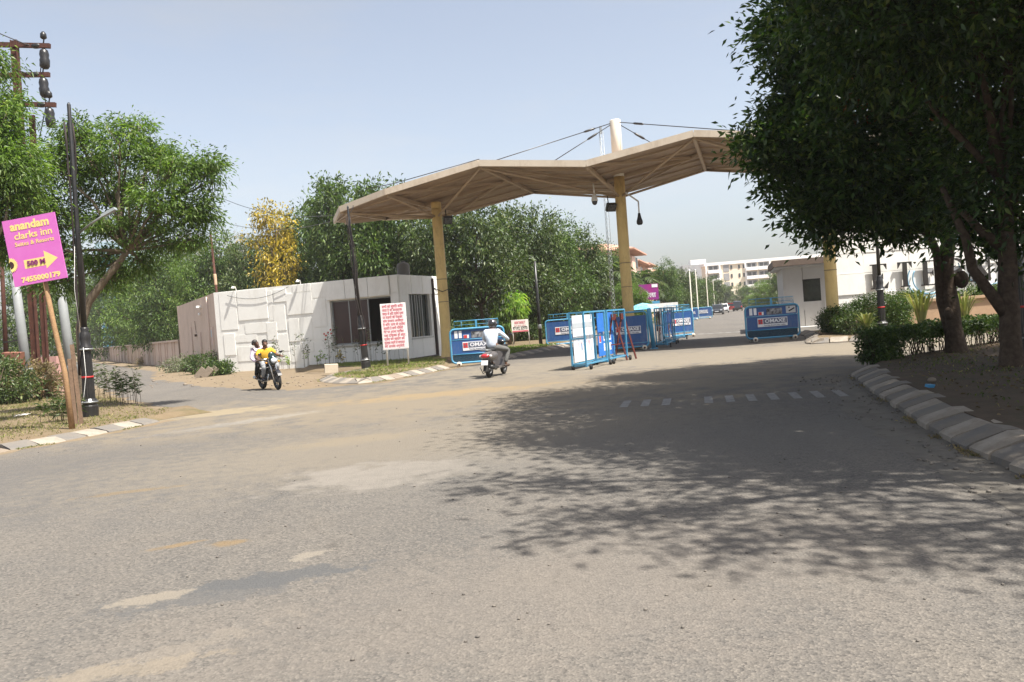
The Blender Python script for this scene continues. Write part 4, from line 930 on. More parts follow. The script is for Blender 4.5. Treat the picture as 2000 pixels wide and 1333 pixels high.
q = MB(); q.tube([(0, 0, 0.9), (0, 0, 0.35)], 0.03, 6); q.tube([(0, 0, 0.9), (-0.25, 0, 1.1), (-0.5, 0, 1.3)], 0.035, 6); q.build('arm', white_paint, t)
q = MB(); q.lathe([(0.05, 0.42), (0.07, 0.3), (0.1, 0.18), (0.13, 0.1), (0.13, 0.0), (0.08, -0.06)], (0, 0, 0), 10); q.build('lamp_head', black_iron, t)
for s_, b_, z, lab in ((0.55, -0.25, 6.15, 'black floodlight fixed right of the first gate column'), (7.7, -0.2, 5.95, 'black floodlight fixed left of the second gate column')):
    t = thing('floodlight', lab, 'floodlight', gate_at(s_, b_, z), 0.3)
    q = MB(); q.box((0, -0.1, 0), (0.4, 0.16, 0.34), 0, rotm(0.5, 0, 0)); q.build('housing', black_iron, t)
    q = MB(); q.box((0, -0.19, -0.045), (0.33, 0.02, 0.27), 0, rotm(0.5, 0, 0)); q.build('lens', glass_dark, t)
    q = MB(); q.tube([(0, 0, 0.0), (0, 0.15, 0.2), (0, 0.2, 0.6)], 0.025, 6); q.build('bracket', black_iron, t)
# lattice radio mast behind the gate
lm = thing('lattice_mast', 'thin steel lattice radio mast rising behind the second gate column', 'mast', (P(1198, 600, 52.0).x, 52.0, 0), 0.2)
q = MB(); HM = 12.9
for k in range(3):
    a = 2 * math.pi * k / 3; q.tube([(0.14 * math.cos(a), 0.14 * math.sin(a), 0), (0.14 * math.cos(a), 0.14 * math.sin(a), HM)], 0.015, 4)
q.build('leg', M_frame, lm)
q = MB(); nz = 44
for i in range(nz):
    for k in range(3):
        a, a2 = 2 * math.pi * k / 3, 2 * math.pi * (k + 1) / 3; z0, z1 = HM * i / nz, HM * (i + 1) / nz
        q.tube([(0.14 * math.cos(a), 0.14 * math.sin(a), z0), (0.14 * math.cos(a2), 0.14 * math.sin(a2), z1)], 0.009, 3, caps=False)
q.build('lattice', M_frame, lm)
q = MB(); q.box((0, 0, HM + 0.1), (0.12, 0.12, 0.45)); q.box((0.05, -0.1, HM - 2.6), (0.14, 0.14, 0.4)); q.build('antenna', M_frame, lm)
# ================================================================== barriers at the gate
M_mesh = mat('wire_mesh', (0.06, 0.16, 0.25), 0.5)
M_backing = mat('dark_backing', (0.02, 0.022, 0.022), 0.9, (0.07, 0.06, 0.05), 14, 1.0)
M_wheel = mat('wheel_white', (0.6, 0.56, 0.48), 0.6, (0.45, 0.38, 0.28), 9, 0.8)
def rrect(w, z0, z1, r, n=5):
    pts = []
    for cx, cz, a0 in ((w / 2 - r, z1 - r, 0), (-w / 2 + r, z1 - r, 90), (-w / 2 + r, z0 + r, 180), (w / 2 - r, z0 + r, 270)):
        for i in range(n + 1):
            a = R(a0 + 90 * i / n); pts.append((cx + r * math.cos(a), 0, cz + r * math.sin(a)))
    return pts
def sticker(parent, x, z, w, y=-0.022):
    h = w * 0.29
    s = MB(); s.box((x, y, z), (w, 0.006, h)); st = s.build('sticker', sticker_white, parent)
    y2 = y - 0.006
    s = MB(); s.box((x - w * 0.405, y2, z + h * 0.1), (w * 0.15, 0.004, w * 0.165)); s.build('logo', logo_red, st)
    s = MB(); s.box((x - w * 0.405, y2 - 0.003, z + h * 0.1), (w * 0.018, 0.003, w * 0.165)); s.box((x - w * 0.405, y2 - 0.003, z + h * 0.1), (w * 0.15, 0.003, w * 0.014)); s.build('logo_cross', logo_grey, st)
    s = MB(); s.box((x + w * 0.085, y2, z + h * 0.12), (w * 0.79, 0.004, h * 0.6)); s.build('name_strip', logo_grey, st)
    text('OMAXE', w * 0.168, sticker_white, st, (x + w * 0.085, y2 - 0.003, z + h * 0.12), 1.18, 0.006)
    text('Turning dreams into reality', w * 0.062, logo_grey, st, (x + w * 0.07, y2, z - h * 0.36), 1.05, 0.0015)
def mesh_part(name, x0, x1, z0, z1, step, parent, y=0.0):
    q = MB(); h = z1 - z0; n = int((x1 - x0 + h) / step)
    for k in range(n + 1):
        for sgn in (1, -1):
            xa = x0 - h + k * step
            a, b_ = xa, xa + h; za, zb = (z0, z1) if sgn > 0 else (z1, z0)
            if b_ < x0 or a > x1: continue
            if a < x0: za += (zb - za) * (x0 - a) / h; a = x0
            if b_ > x1: zb -= (zb - za) * (b_ - x1) / (b_ - a); b_ = x1
            if b_ - a > 0.01: q.bar((a, y + 0.003 * sgn, za), (b_, y + 0.003 * sgn, zb), 0.008, 0.006)
    o = q.build(name, M_mesh, parent); o['kind'] = 'stuff'; return o
def barrier(label, loc, rz, w=2.1, full=False, sx=0.0, rail=True, H=1.4):
    t = thing('road_barrier', label, 'road barrier', loc, rz, 'blue wheeled barriers at the gate')
    z0 = 0.14
    q = MB(); q.tube(rrect(w, z0, H, 0.17), 0.038, 8, closed=True); q.build('frame', bar_blue, t)
    q = MB()
    for z in ((1.0, 0.46) if not full else (0.3,)): q.tube([(-w / 2 + 0.03, 0, z), (w / 2 - 0.03, 0, z)], 0.02, 6)
    q.build('cross_bar', bar_blue, t)
    if rail:
        q = MB(); zt = H + 0.3
        q.tube([(-w / 2 + 0.18, 0, H), (-w / 2 + 0.18, 0, zt), (w / 2 - 0.18, 0, zt), (w / 2 - 0.18, 0, H)], 0.014, 6); q.tube([(-w / 2 + 0.18, 0, H + 0.15), (w / 2 - 0.18, 0, H + 0.15)], 0.008, 5)
        q.box((0, 0, (H + zt) / 2), (0.07, 0.04, zt - H)); q.tube([(-w / 2 + 0.45, 0, H), (-w / 2 + 0.45, 0, zt)], 0.01, 5); q.build('top_rail', bar_blue, t)
        mesh_part('wire_mesh', w / 2 - 0.65, w / 2 - 0.2, H + 0.02, zt - 0.02, 0.06, t)
    if full:
        q = MB(); q.box((0, 0, 0.8), (w - 0.1, 0.012, H - 0.36)); q.build('panel', panel_blue, t); sticker(t, sx, 0.83, w * 0.58)
    else:
        q = MB(); q.box((0, 0, 0.73), (w - 0.09, 0.012, 0.54)); q.build('panel', panel_blue, t); sticker(t, sx, 0.75, w * 0.56)
        q = MB(); q.box((0, 0.03, 1.19), (w - 0.09, 0.01, 0.34)); q.build('upper_panel', panel_blue, t)
        q = MB(); q.box((-w * 0.39, 0.018, 1.2), (0.12, 0.006, 0.27)); q.box((-w * 0.31, 0.018, 1.2), (0.11, 0.006, 0.27)); q.build('notice', sticker_white, t)
        q = MB(); q.box((w * 0.36, 0.018, 1.2), (0.38, 0.006, 0.27)); pp = q.build('notice', mat('pale_notice', (0.45, 0.45, 0.45), 0.7), t)
        q = MB(); q.bar((w * 0.32, 0.011, 1.13), (w * 0.43, 0.011, 1.25), 0.05, 0.006, up=(0, 1, 0)); q.ball((w * 0.33, 0.011, 1.28), (0.03, 0.006, 0.03), 8, 5); q.build('arrow_mark', ink_black, pp)
        q = MB(); q.box((-w * 0.2, 0.018, 1.11), (0.2, 0.006, 0.13)); pp = q.build('torn_sticker', sticker_white, t)
        q = MB(); q.box((-w * 0.215, 0.012, 1.11), (0.12, 0.004, 0.11)); q.build('logo', logo_red, pp)
        q = MB(); q.box((w * 0.05, 0.018, 1.17), (0.62, 0.007, 0.24)); q.build('torn_patch', mat('torn_patch', (0.015, 0.015, 0.02), 0.9, (0.35, 0.35, 0.36), 7, 1.0), t)
        mesh_part('wire_mesh', -w / 2 + 0.06, w / 2 - 0.06, 0.17, 0.45, 0.06, t)
        q = MB(); q.box((0, 0.05, 0.31), (w - 0.12, 0.01, 0.28)); q.build('mesh_backing', M_backing, t)
    q = MB()
    for x in (-w * 0.37, w * 0.37): q.tube([(x, -0.28, 0.12), (x, 0.28, 0.12)], 0.025, 6)
    q.build('foot', bar_blue, t)
    for x in (-w * 0.37, w * 0.37):
        for y in (-0.26, 0.26):
            q = MB(); q.tube([(x - 0.02, y, 0.1), (x + 0.02, y, 0.1)], 0.1, 14); q.tube([(x - 0.03, y, 0.1), (x + 0.03, y, 0.1)], 0.04, 8, mat=1)
            o = MB(); M = rotm(0, 0, R(90)); o.lathe([(0.1, -0.025), (0.1, 0.025)], (x, y, 0.1), 14, 0, True, rotm(R(90), 0, 0)); o.lathe([(0.045, -0.032), (0.045, 0.032)], (x, y, 0.1), 8, 1, True, rotm(R(90), 0, 0))
            o.build('wheel', [M_wheel, rust], t)
    return t
def g2d(u, v): p = G(u, v); return (p.x, p.y, 0)
barrier('upright blue barrier with two stickers alone on the right side of the road', g2d(1511, 666), -0.02)
barrier('blue barrier standing against the first yellow column, behind the scooter rider', g2d(936, 714), 0.06, 2.0)
barrier('blue barrier across the left lane, behind the white panelled trolley', g2d(1112, 676), -0.03, 2.35, True, rail=True)
barrier('full panel blue barrier under the second column, behind the red trestles', g2d(1226, 686), 0.02, 1.75, True, 0.08, rail=False, H=1.55)
barrier('full panel blue barrier with a top rail, right end of the central barrier line', g2d(1326, 661), 0.55, 2.1, True, 0.25)
barrier('farther blue barrier with a white band beside the parked dark car', g2d(1372, 624), -0.1, 2.2, True, 0.0, rail=False, H=1.3)
barrier('small looking blue barrier left of the white banded one, far up the road', g2d(1351, 627), -0.1, 1.5, True, 0.0, rail=False, H=1.3)
# wheeled open trolleys holding panels, set end to end
def trolley(label, loc, rz, L=1.75, panels=(), H=1.68):
    t = thing('panel_trolley', label, 'trolley', loc, rz, 'blue frame trolleys along the middle of the road'); W = 0.44
    for x in (0, W):
        for y in (0, L): q = MB(); q.bar((x, y, 0.08), (x, y, H), 0.05, 0.05, up=(0, 1, 0)); q.build('post', bar_blue, t)
    q = MB()
    for x in (0, W):
        for z in (0.17, H): q.bar((x, 0, z), (x, L, z), 0.045, 0.045)
    for y in (0, L):
        for z in (0.17, H, 0.92) if y == 0 else (0.17, H): q.bar((0, y, z), (W, y, z), 0.04, 0.04)
    q.build('rail', bar_blue, t)
    q = MB()
    for y in (L * 0.33, L * 0.66): q.bar((0, y, 0.17), (0, y, H), 0.03, 0.03, up=(0, 1, 0)); q.bar((W, y, H - 0.22), (W, y, H), 0.02, 0.02, up=(0, 1, 0))
    q.bar((0, 0, H - 0.2), (0, L, H - 0.2), 0.03, 0.03); q.build('brace', bar_blue, t)
    for y in (0.05, L - 0.05):
        for x in (0.0, W + 0.12):
            q = MB(); q.lathe([(0.085, -0.025), (0.085, 0.025)], (x, y, 0.085), 12, 0, True, rotm(0, R(90), 0)); q.build('wheel', rubber, t)
        q = MB(); q.bar((-0.0, y, 0.12), (W + 0.12, y, 0.12), 0.04, 0.04); q.build('axle', bar_blue, t)
    for (y0, y1, z0, z1, m_, x_) in panels:
        q = MB(); q.box((x_, (y0 + y1) / 2, (z0 + z1) / 2), (0.02, y1 - y0, z1 - z0)); pn = q.build('panel', m_, t)
        if m_ is M_sheet: 
            q = MB(); q.box((x_ + 0.013, (y0 + y1) / 2, z1 - 0.3), (0.005, y1 - y0 - 0.02, 0.16)); q.build('grey_band', mat('grey_band', (0.4, 0.43, 0.46), 0.6), pn)
            q = MB(); random.seed(3)
            for i in range(26): 
                yy = random.uniform(y0 + 0.3, y1 - 0.08); zz = random.uniform(z0 + 0.35, z1 - 0.7); q.box((x_ + 0.012, yy, zz), (0.004, 0.025, random.uniform(0.08, 0.25)), random.choice((0, 0, 1)))
            q.build('drip_marks', [mat('drip_blue', (0.12, 0.28, 0.5), 0.6), mat('drip_red', (0.55, 0.12, 0.12), 0.6)], pn)
        else:
            q = MB(); q.box((x_ + 0.013, (y0 + y1) / 2 + 0.1, z1 - 0.75), (0.005, (y1 - y0) * 0.5, 0.3)); q.box((x_ + 0.013, (y0 + y1) / 2 + 0.1, z1 - 1.1), (0.005, (y1 - y0) * 0.5, 0.24)); q.box((x_ + 0.013, y0 + 0.15, z1 - 0.8), (0.005, 0.16, 0.3)); st = q.build('sticker', sticker_white, pn)
            q = MB(); q.box((x_ + 0.017, y0 + 0.15, z1 - 0.8), (0.004, 0.12, 0.24)); q.build('logo', logo_red, st)
            q = MB(); q.box((x_ + 0.017, (y0 + y1) / 2 + 0.1, z1 - 0.75), (0.004, (y1 - y0) * 0.42, 0.18)); q.build('name_strip', logo_grey, st)
    return t
M_sheet = mat('white_sheet', (0.72, 0.74, 0.77), 0.5, (0.62, 0.65, 0.68), 3, 0.7)
M_bsheet = mat('bright_blue_sheet', (0.03, 0.16, 0.52), 0.45, (0.025, 0.13, 0.45), 3, 0.6)
a, b = G(1119, 724), G(1200, 705)
tdir = (b - a).normalized(); tang = math.atan2(-tdir.x, tdir.y)
trolley('blue frame trolley with a tall white panel, first from the camera side of the line', (a.x, a.y, 0), tang, 1.75, [(0.12, 1.7, 0.22, 1.6, M_sheet, 0.03)])
p = a + tdir * 1.95
trolley('blue frame trolley with a bright blue panel, between the white panelled trolley and red trestles', (p.x, p.y, 0), tang, 1.7, [(0.15, 1.55, 0.25, 1.62, M_bsheet, 0.05)])
p = G(1283, 680); q_ = trolley('blue frame trolley seen end on between two large sign barriers', (p.x, p.y, 0), -0.3, 2.4, [(0.3, 0.8, 0.25, 1.5, M_backing, 0.1), (1.0, 1.3, 0.25, 1.6, M_sheet, 0.1)], 1.62)
p = G(1300, 672); trolley('last blue frame trolley, just before the railed barrier at the line end', (p.x, p.y, 0), -0.32, 3.6, [(0.4, 1.1, 0.25, 1.5, M_bsheet, 0.1), (1.5, 2.2, 0.25, 1.5, M_bsheet, 0.1)], 1.6)
# thick blue post under the second column
p = G(1277, 682)
t = thing('gate_post', 'thick leaning blue post between the central sign barriers', 'post', (p.x, p.y, 0), 0, rot=(0.02, -0.06, 0))
q = MB(); q.lathe([(0.09, 0), (0.09, 1.62), (0.07, 1.66)], (0, 0, 0), 12); q.build('tube', bar_blue, t)
q = MB(); q.box((0, 0, 0.02), (0.3, 0.3, 0.04)); q.build('base_plate', bar_blue, t)
# white-topped counter and blue cloth bundle behind the barriers
p = G(1297, 668)
t = thing('white_board', 'white topped board standing behind the trolleys under the purple hoarding', 'board', (p.x + 0.9, p.y + 4.5, 0), 0.0)
q = MB(); q.box((0, 0, 1.66), (1.6, 0.06, 0.42)); q.build('board', white_paint, t)
q = MB()
for x in (-0.7, 0.7): q.tube([(x, 0.03, 0), (x, 0.03, 1.7)], 0.025, 6)
q.build('leg', bar_blue, t)
t = thing('patio_umbrella', 'half folded light blue umbrella behind the central barriers', 'umbrella', (p.x - 0.4, p.y + 3.0, 0), 0.0)
q = MB(); q.tube([(0, 0, 0), (0, 0, 1.95)], 0.02, 6); q.build('pole', white_paint, t)
q = MB(); q.lathe([(0.85, 1.62), (0.7, 1.72), (0.4, 1.86), (0.06, 1.94)], (0, 0, 0), 8, 0, False); q.build('canopy', mat('umbrella_blue', (0.06, 0.35, 0.55), 0.6, (0.4, 0.55, 0.6), 3, 0.7), t)
# red trestles
M_red = mat('trestle_red', (0.12, 0.025, 0.02), 0.65, (0.08, 0.025, 0.02), 8, 0.7)
for i, (u, v, rz, lab) in enumerate(((1204, 706, 0.25, 'red steel trestle leaning between the trolleys, left of its pair'), (1222, 703, 0.25, 'red steel trestle beside the large sign barrier, right of its pair'))):
    p = G(u, v); t = thing('trestle', lab, 'trestle', (p.x, p.y, 0), rz, 'red trestles in the barrier line')
    for sx in (-1, 1):
        q = MB(); q.bar((sx * 0.36, -0.05 * sx, 0), (sx * 0.03, 0, 1.5), 0.05, 0.05, up=(0, 1, 0)); q.build('leg', M_red, t)
    q = MB(); q.bar((-0.2, 0, 0.55), (0.2, 0, 0.55), 0.035, 0.035); q.build('stretcher', M_red, t)
    q = MB(); q.box((0, 0, 1.45), (0.16, 0.1, 0.2)); q.build('head', M_red, t)

# ================================================================== signs
# leaning purple hotel sign on its wooden pole
SY = 16.6
c00, c10, c11, c01 = P(31, 558, SY), P(134, 543, SY), P(106, 421, SY), P(0, 431, SY)
SW = SHH = 1.0
sx_ = (c10 - c00); sz_ = (c01 - c00); SW, SHH = sx_.length, sz_.length
M_purple = mat('sign_magenta', (0.5, 0.115, 0.39), 0.55, (0.54, 0.16, 0.44), 3, 0.7)
M_yel = mat('sign_yellow', (0.75, 0.56, 0.2), 0.55)
ex = sx_.normalized(); ez = sz_.normalized(); ey = ez.cross(ex).normalized()
g_ = (ex + ey.cross(ez) * -1).normalized() if ey.cross(ez).dot(ex) < 0 else (ex + ey.cross(ez)).normalized(); ex = g_; ez = ex.cross(ey).normalized()
if ez.z < 0: ez = -ez; ey = ez.cross(ex).normalized()
c00 = (P(30, 556, SY) + P(133, 543, SY) + P(104, 421, SY) + P(1, 431, SY)) / 4 - ex * SW / 2 - ez * SHH / 2
sg = thing('hotel_sign', 'tilted magenta hotel signboard with yellow arrow nailed to a leaning wooden pole', 'signboard', c00)
sg.rotation_euler = Matrix((ex, ey, ez)).transposed().to_euler()
q = MB(); q.box((SW / 2, 0.02, SHH / 2), (SW, 0.03, SHH)); brd = q.build('board', M_purple, sg)
def stx(s, x, z, size, m, sx=1.0, bold=0.0): text(s, size * SHH, m, sg, (x * SW, 0.002, z * SHH), sx, bold)
stx('anandam', 0.5, 0.885, 0.17, M_yel, 0.98, 0.009)
stx('clarks inn', 0.535, 0.735, 0.145, M_yel, 1.05, 0.0035)
stx('Suites & Resorts', 0.53, 0.615, 0.088, M_yel, 1.02, 0.001)
stx('7455000179', 0.52, 0.075, 0.105, M_yel, 1.13, 0.006)
q = MB(); q.plate([(x * SW, 0.003, z * SHH) for x, z in ((0.26, 0.24), (0.66, 0.24), (0.66, 0.19), (0.9, 0.32), (0.66, 0.46), (0.66, 0.37), (0.26, 0.37))], 0.004); q.build('arrow', M_yel, sg)
text('500 M', 0.1 * SHH, mat('sign_violet_ink', (0.2, 0.03, 0.13), 0.5), sg, (0.49 * SW, -0.006, 0.305 * SHH), 1.1, 0.006)
q = MB()
for k in range(-6, 7):
    a = R(k * 14); ca, sa = math.cos(a), math.sin(a); c = Vector((0.005, -0.0, 0.33 * SHH))
    q.add([c + Vector((x * ca - z * sa, y, x * sa + z * ca)) for x, y, z in ((0.05, 0.0, -0.028), (0.125, -0.004, -0.014), (0.155, -0.004, 0), (0.125, -0.004, 0.014), (0.05, 0.0, 0.028))], [(0, 1, 2, 3, 4)])
q.build('sunflower_petal', mat('petal', (0.8, 0.62, 0.22), 0.6), sg)
q = MB(); n = 9
q.add([(0.004, -0.007, 0.33 * SHH)] + [(0.004 + 0.075 * math.cos(R(-90 + 180 * k / n)), -0.007, 0.33 * SHH + 0.075 * math.sin(R(-90 + 180 * k / n))) for k in range(n + 1)], [(0, k + 1, k + 2) for k in range(n)]); q.build('sunflower_heart', mat('heart', (0.05, 0.02, 0.02), 0.8), sg)
M_wood = mat('weathered_wood', (0.33, 0.2, 0.1), 0.85, (0.2, 0.12, 0.065), 7, 0.9, 0.4, 30)
wp = [P(141, 830, SY) * 1.0, P(127, 730, SY + 0.05), P(104, 630, SY + 0.1), P(74, 480, SY + 0.12)]
wp[0].z = -0.05
t = thing('wooden_pole', 'leaning raw timber pole that carries the magenta signboard', 'pole', (wp[0].x, wp[0].y, 0))
q = MB(); q.tube([p - Vector((wp[0].x, wp[0].y, 0)) for p in wp], [0.06, 0.052, 0.05, 0.042], 9); q.build('shaft', M_wood, t)
p0 = P(149, 828, SY + 0.9)
t = thing('timber_prop', 'short weathered timber props standing against the black lamp post', 'timber prop', (p0.x, p0.y, 0.05), 0.3)
for dx, h, lean in ((0, 1.45, -0.03), (0.1, 1.75, -0.06)):
    q = MB(); q.bar((dx, 0, 0), (dx + lean, 0.05, h), 0.075, 0.06, up=(0, 1, 0)); q.build('plank', mat('grey_brown_timber', (0.2, 0.13, 0.085), 0.9, (0.12, 0.08, 0.055), 7, 0.9, 0.4, 30), t)

# Hindi notice on two posts before the guardhouse
a, b = G(763, 721), G(801, 717)
NY = 32.6
n0, n1, n2 = P(750, 683, NY), P(797, 678, NY), P(738, 596, NY)
NWd = (n1 - n0).length; NH = abs(n2.z - n0.z)
nt = thing('notice_board', 'tall white notice board with twelve rows of red Hindi lettering on two white posts', 'notice board', (n0.x, NY, 0), math.atan2(n1.y - n0.y, n1.x - n0.x) + 0.05)
M_board = mat('notice_white', (0.72, 0.62, 0.62), 0.6, (0.66, 0.54, 0.55), 4, 0.6)
q = MB(); q.box((NWd / 2, 0, n0.z + NH / 2), (NWd, 0.025, NH)); q.build('board', M_board, nt)
q = MB(); q.box((NWd / 2, 0.002, n0.z + NH / 2), (NWd + 0.05, 0.02, NH + 0.05)); q.build('board_frame', white_paint, nt)
for x in (0.1, NWd - 0.03):
    q = MB(); q.tube([(x, 0.03, 0), (x, 0.03, n0.z + NH * 0.9)], 0.035, 7); q.build('post', white_paint, nt)
rows = ['सभी को सूचित किया', 'जाता है कि आवश्यक', 'कार्य के लिए प्रवेश द्वार', 'पर वाहनों को रोककर', 'जांच करवाना अनिवार्य', 'है बिना जांच के प्रवेश', 'वर्जित है सभी निवासी', 'गेट पर अपना परिचय', 'पत्र दिखाकर ही अंदर', 'प्रवेश करें सहयोग करें', 'सुरक्षा कर्मी से सम्पर्क', 'करें आपका धन्यवाद']
for i, r_ in enumerate(rows):
    o = text(r_, NH * 0.078, ink_red, nt, (0.05, -0.016, n0.z + NH * (0.945 - i * 0.0805)), 0.85, 0.002, name='lettering', align='LEFT')
    wdt = o.dimensions.x if o.dimensions.x > 0 else max(v.co.x for v in o.data.vertices)
    o.scale.x = min(1.3, (NWd - 0.09 - random.uniform(0, 0.1)) / max(wdt, 0.01))
# small board by the sapling
p = P(1018, 660, 47.0); q0, q1, q2 = P(1000, 650, p.y), P(1033, 646, p.y), P(998, 626, p.y)
bt = thing('plot_sign', 'small white signboard with red and black lettering on two thin posts by the sapling', 'signboard', (q0.x, p.y, 0), 0.0)
bw, bh, bz = (q1 - q0).length, abs(q2.z - q0.z), q0.z
q = MB(); q.box((bw / 2, 0, bz + bh / 2), (bw, 0.02, bh)); q.build('board', mat('plot_white', (0.75, 0.72, 0.66), 0.6), bt)
for x in (0.05, bw - 0.02):
    q = MB(); q.tube([(x, 0.025, 0), (x, 0.025, bz + bh)], 0.022, 6); q.build('post', white_paint, bt)
text('RADHA YAM REALTY', bh * 0.3, ink_red, bt, (bw / 2, -0.013, bz + bh * 0.76), 0.5, 0.008).scale.x = 0.62
text('FLAT  PLOT  VILLA', bh * 0.16, ink_red, bt, (bw / 2, -0.013, bz + bh * 0.52), 0.7, 0.001)
text('97192 32970', bh * 0.36, ink_black, bt, (bw / 2, -0.013, bz + bh * 0.3), 0.62, 0.008)
q = MB(); q.box((bw / 2, -0.012, bz + bh * 0.07), (bw * 0.94, 0.006, bh * 0.11)); q.build('red_band', ink_red, bt)
# purple hoarding beyond the gate
p0, p1, p2 = P(1249, 588, 58), P(1287, 586, 58), P(1247, 557, 58)
ht = thing('hoarding', 'purple hoarding with white Hindi letters half hidden by leaves beyond the gate', 'hoarding', (p0.x, 58, 0), 0.0)
hw, hh = (p1 - p0).length, p2.z - p0.z
q = MB(); q.box((hw / 2, 0, p0.z + hh / 2), (hw, 0.06, hh)); q.build('board', mat('hoarding_purple', (0.16, 0.025, 0.2), 0.5, (0.28, 0.02, 0.14), 0.8, 1.0), ht)
q = MB(); q.box((hw - 0.25, -0.035, p0.z + hh * 0.88), (0.4, 0.01, hh * 0.2)); q.build('badge', sticker_white, ht)
q = MB(); q.box((hw / 2, 0.0, p0.z - 0.2), (hw + 0.1, 0.1, 0.22)); q.build('lower_strip', bar_blue, ht)
for x in (0.25, hw - 0.25):
    q = MB(); q.tube([(x, 0.07, 0), (x, 0.07, p0.z + hh)], 0.05, 6); q.build('post', rust, ht)
text('डोला', hh * 0.42, sticker_white, ht, (hw * 0.52, -0.036, p0.z + hh * 0.3), 1.1, 0.008)

# ================================================================== poles, lamps and wires
def lamp_post(label, loc, H, tilt=(0, 0, 0), arm=None, cables=True):
    t = thing('lamp_post', label, 'lamp post', loc, 0, 'black cast iron lamp posts', rot=tilt)
    q = MB(); q.lathe([(0.19, 0), (0.19, 0.27), (0.17, 0.29), (0.17, 0.33), (0.19, 0.35), (0.19, 0.38), (0.15, 0.44)], (0, 0, 0), 16, 0, False); q.build('base', black_iron, t)
    q = MB(); n = 16; prof = [(0.14, 0.44), (0.115, 1.55)]
    vs = []
    for r_, z in prof:
        for k in range(2 * n): a = math.pi * k / n; rr = r_ * (1.0 if k % 2 else 0.9); vs.append((rr * math.cos(a), rr * math.sin(a), z))
    q.add(vs, [(k, (k + 1) % (2 * n), 2 * n + (k + 1) % (2 * n), 2 * n + k) for k in range(2 * n)]); q.build('fluted_shaft', black_iron, t)
    q = MB(); q.lathe([(0.115, 1.55), (0.16, 1.58), (0.16, 1.66), (0.11, 1.72), (0.13, 1.85), (0.115, 1.98), (0.085, 2.03), (0.1, 2.08), (0.075, 2.12)], (0, 0, 0), 16); q.build('collar', black_iron, t)
    q = MB(); q.lathe([(0.066, 2.12), (0.055, H * 0.6), (0.042, H), (0.02, H + 0.05)], (0, 0, 0), 12); q.build('shaft', black_iron, t)
    for z, m_ in ((0.95, logo_red), (1.6, M_frame), (0.36, M_frame)):
        r_ = 0.162 if z == 1.6 else (0.19 if z < 0.5 else 0.129)
        q = MB(); q.lathe([(r_, -0.02), (r_ + 0.004, -0.02), (r_ + 0.004, 0.02), (r_, 0.02)], (0, 0, z), 16); q.build('ring', m_, t)
    if cables:
        q = MB()
        for k in range(5):
            a0 = random.uniform(0, 6.28); pts = []
            for i in range(13):
                z = 1.0 + (H - 1.4) * i / 12; rr = (0.09 if z > 2.2 else 0.15) + random.uniform(0, 0.03); pts.append((rr * math.cos(a0 + 0.4 * math.sin(i)), rr * math.sin(a0 + 0.4 * math.sin(i)), z))
            q.tube(pts, 0.02, 4)
        q.build('cable', mat('cable_brown', (0.03, 0.022, 0.02), 0.7), t)
    if arm:
        q = MB(); q.tube([(0, 0, arm[0]), (arm[1] * 0.5, -0.1, arm[0] + arm[2] * 0.55), (arm[1], -0.2, arm[0] + arm[2])], 0.024, 6); q.build('arm', M_frame, t)
        q = MB(); q.box((arm[1] + 0.12, -0.22, arm[0] + arm[2] + 0.05), (0.35, 0.14, 0.06), 0, rotm(0, -0.45, 0)); q.build('lamp_head', mat('lamp_grey', (0.3, 0.33, 0.34), 0.5), t)
    return t
p = G(177, 822); lp1 = (p.x, p.y, 0.08)
lamp_post('tall black cast iron lamp post with an arm lamp beside the leaning sign pole', lp1, 7.3, (0, 0.02, 0), (4.3, 0.75, 0.38))
wp_ = MB(); wp_.tube([Vector((0.05, -0.2, 2.0)) , Vector((0.0, -0.2, 3.0)), Vector((0.06, -0.14, 4.0))], 0.0045, 5); wp_.tube([(0.08, -0.19, 1.65), (0.1, -0.22, 1.0), (0.02, -0.25, 0.5), (-0.12, -0.3, 0.02)], 0.005, 5)
t = thing('white_cable', 'thin white cable running down the lamp post beside the sign pole', 'cable', lp1); wp_.build('cable', white_paint, t)
p = G(716, 726); lamp_post('cable wrapped black lamp post before the guardhouse window', (p.x, p.y, 0.1), 6.4, (0, -0.035, 0))
lp2 = Vector((p.x, p.y, 0))
p = P(1724, 648, 30.5); lamp_post('black lamp post standing among the clipped bushes on the right', (p.x, p.y, 0.1), 5.6, (0, 0, 0), None, False)
p = P(1992, 640, 15.8); lamp_post('dark lamp post behind the large trunk at the right edge', (p.x, p.y, 0.2), 6.5, (0, 0, 0), None, False)
for (u, y, h, lab, tl) in ((1054, 44, 4.6, 'thin black lamp post right of the small signboard under the trees', 0), (432, 48.5, 8.0, 'rusty pole rising behind the pink side of the guardhouse', -0.02)):
    p = P(u, 640, y); t = thing('pole', lab, 'pole', (p.x, y, 0), 0, rot=(0, tl, 0))
    q = MB(); q.lathe([(0.1, 0), (0.08, h * 0.5), (0.06, h)], (0, 0, 0), 10); q.build('shaft', rust if 'rusty' in lab else black_iron, t)
    q = MB(); q.lathe([(0.105, 1.0), (0.11, 1.02), (0.11, 1.2), (0.105, 1.22)] if 'rusty' not in lab else [(0.085, 4.9), (0.09, 4.95), (0.09, 5.5), (0.085, 5.55)], (0, 0, 0), 10); q.build('band', M_frame if 'rusty' not in lab else mat('faded_band', (0.45, 0.3, 0.2), 0.8), t)
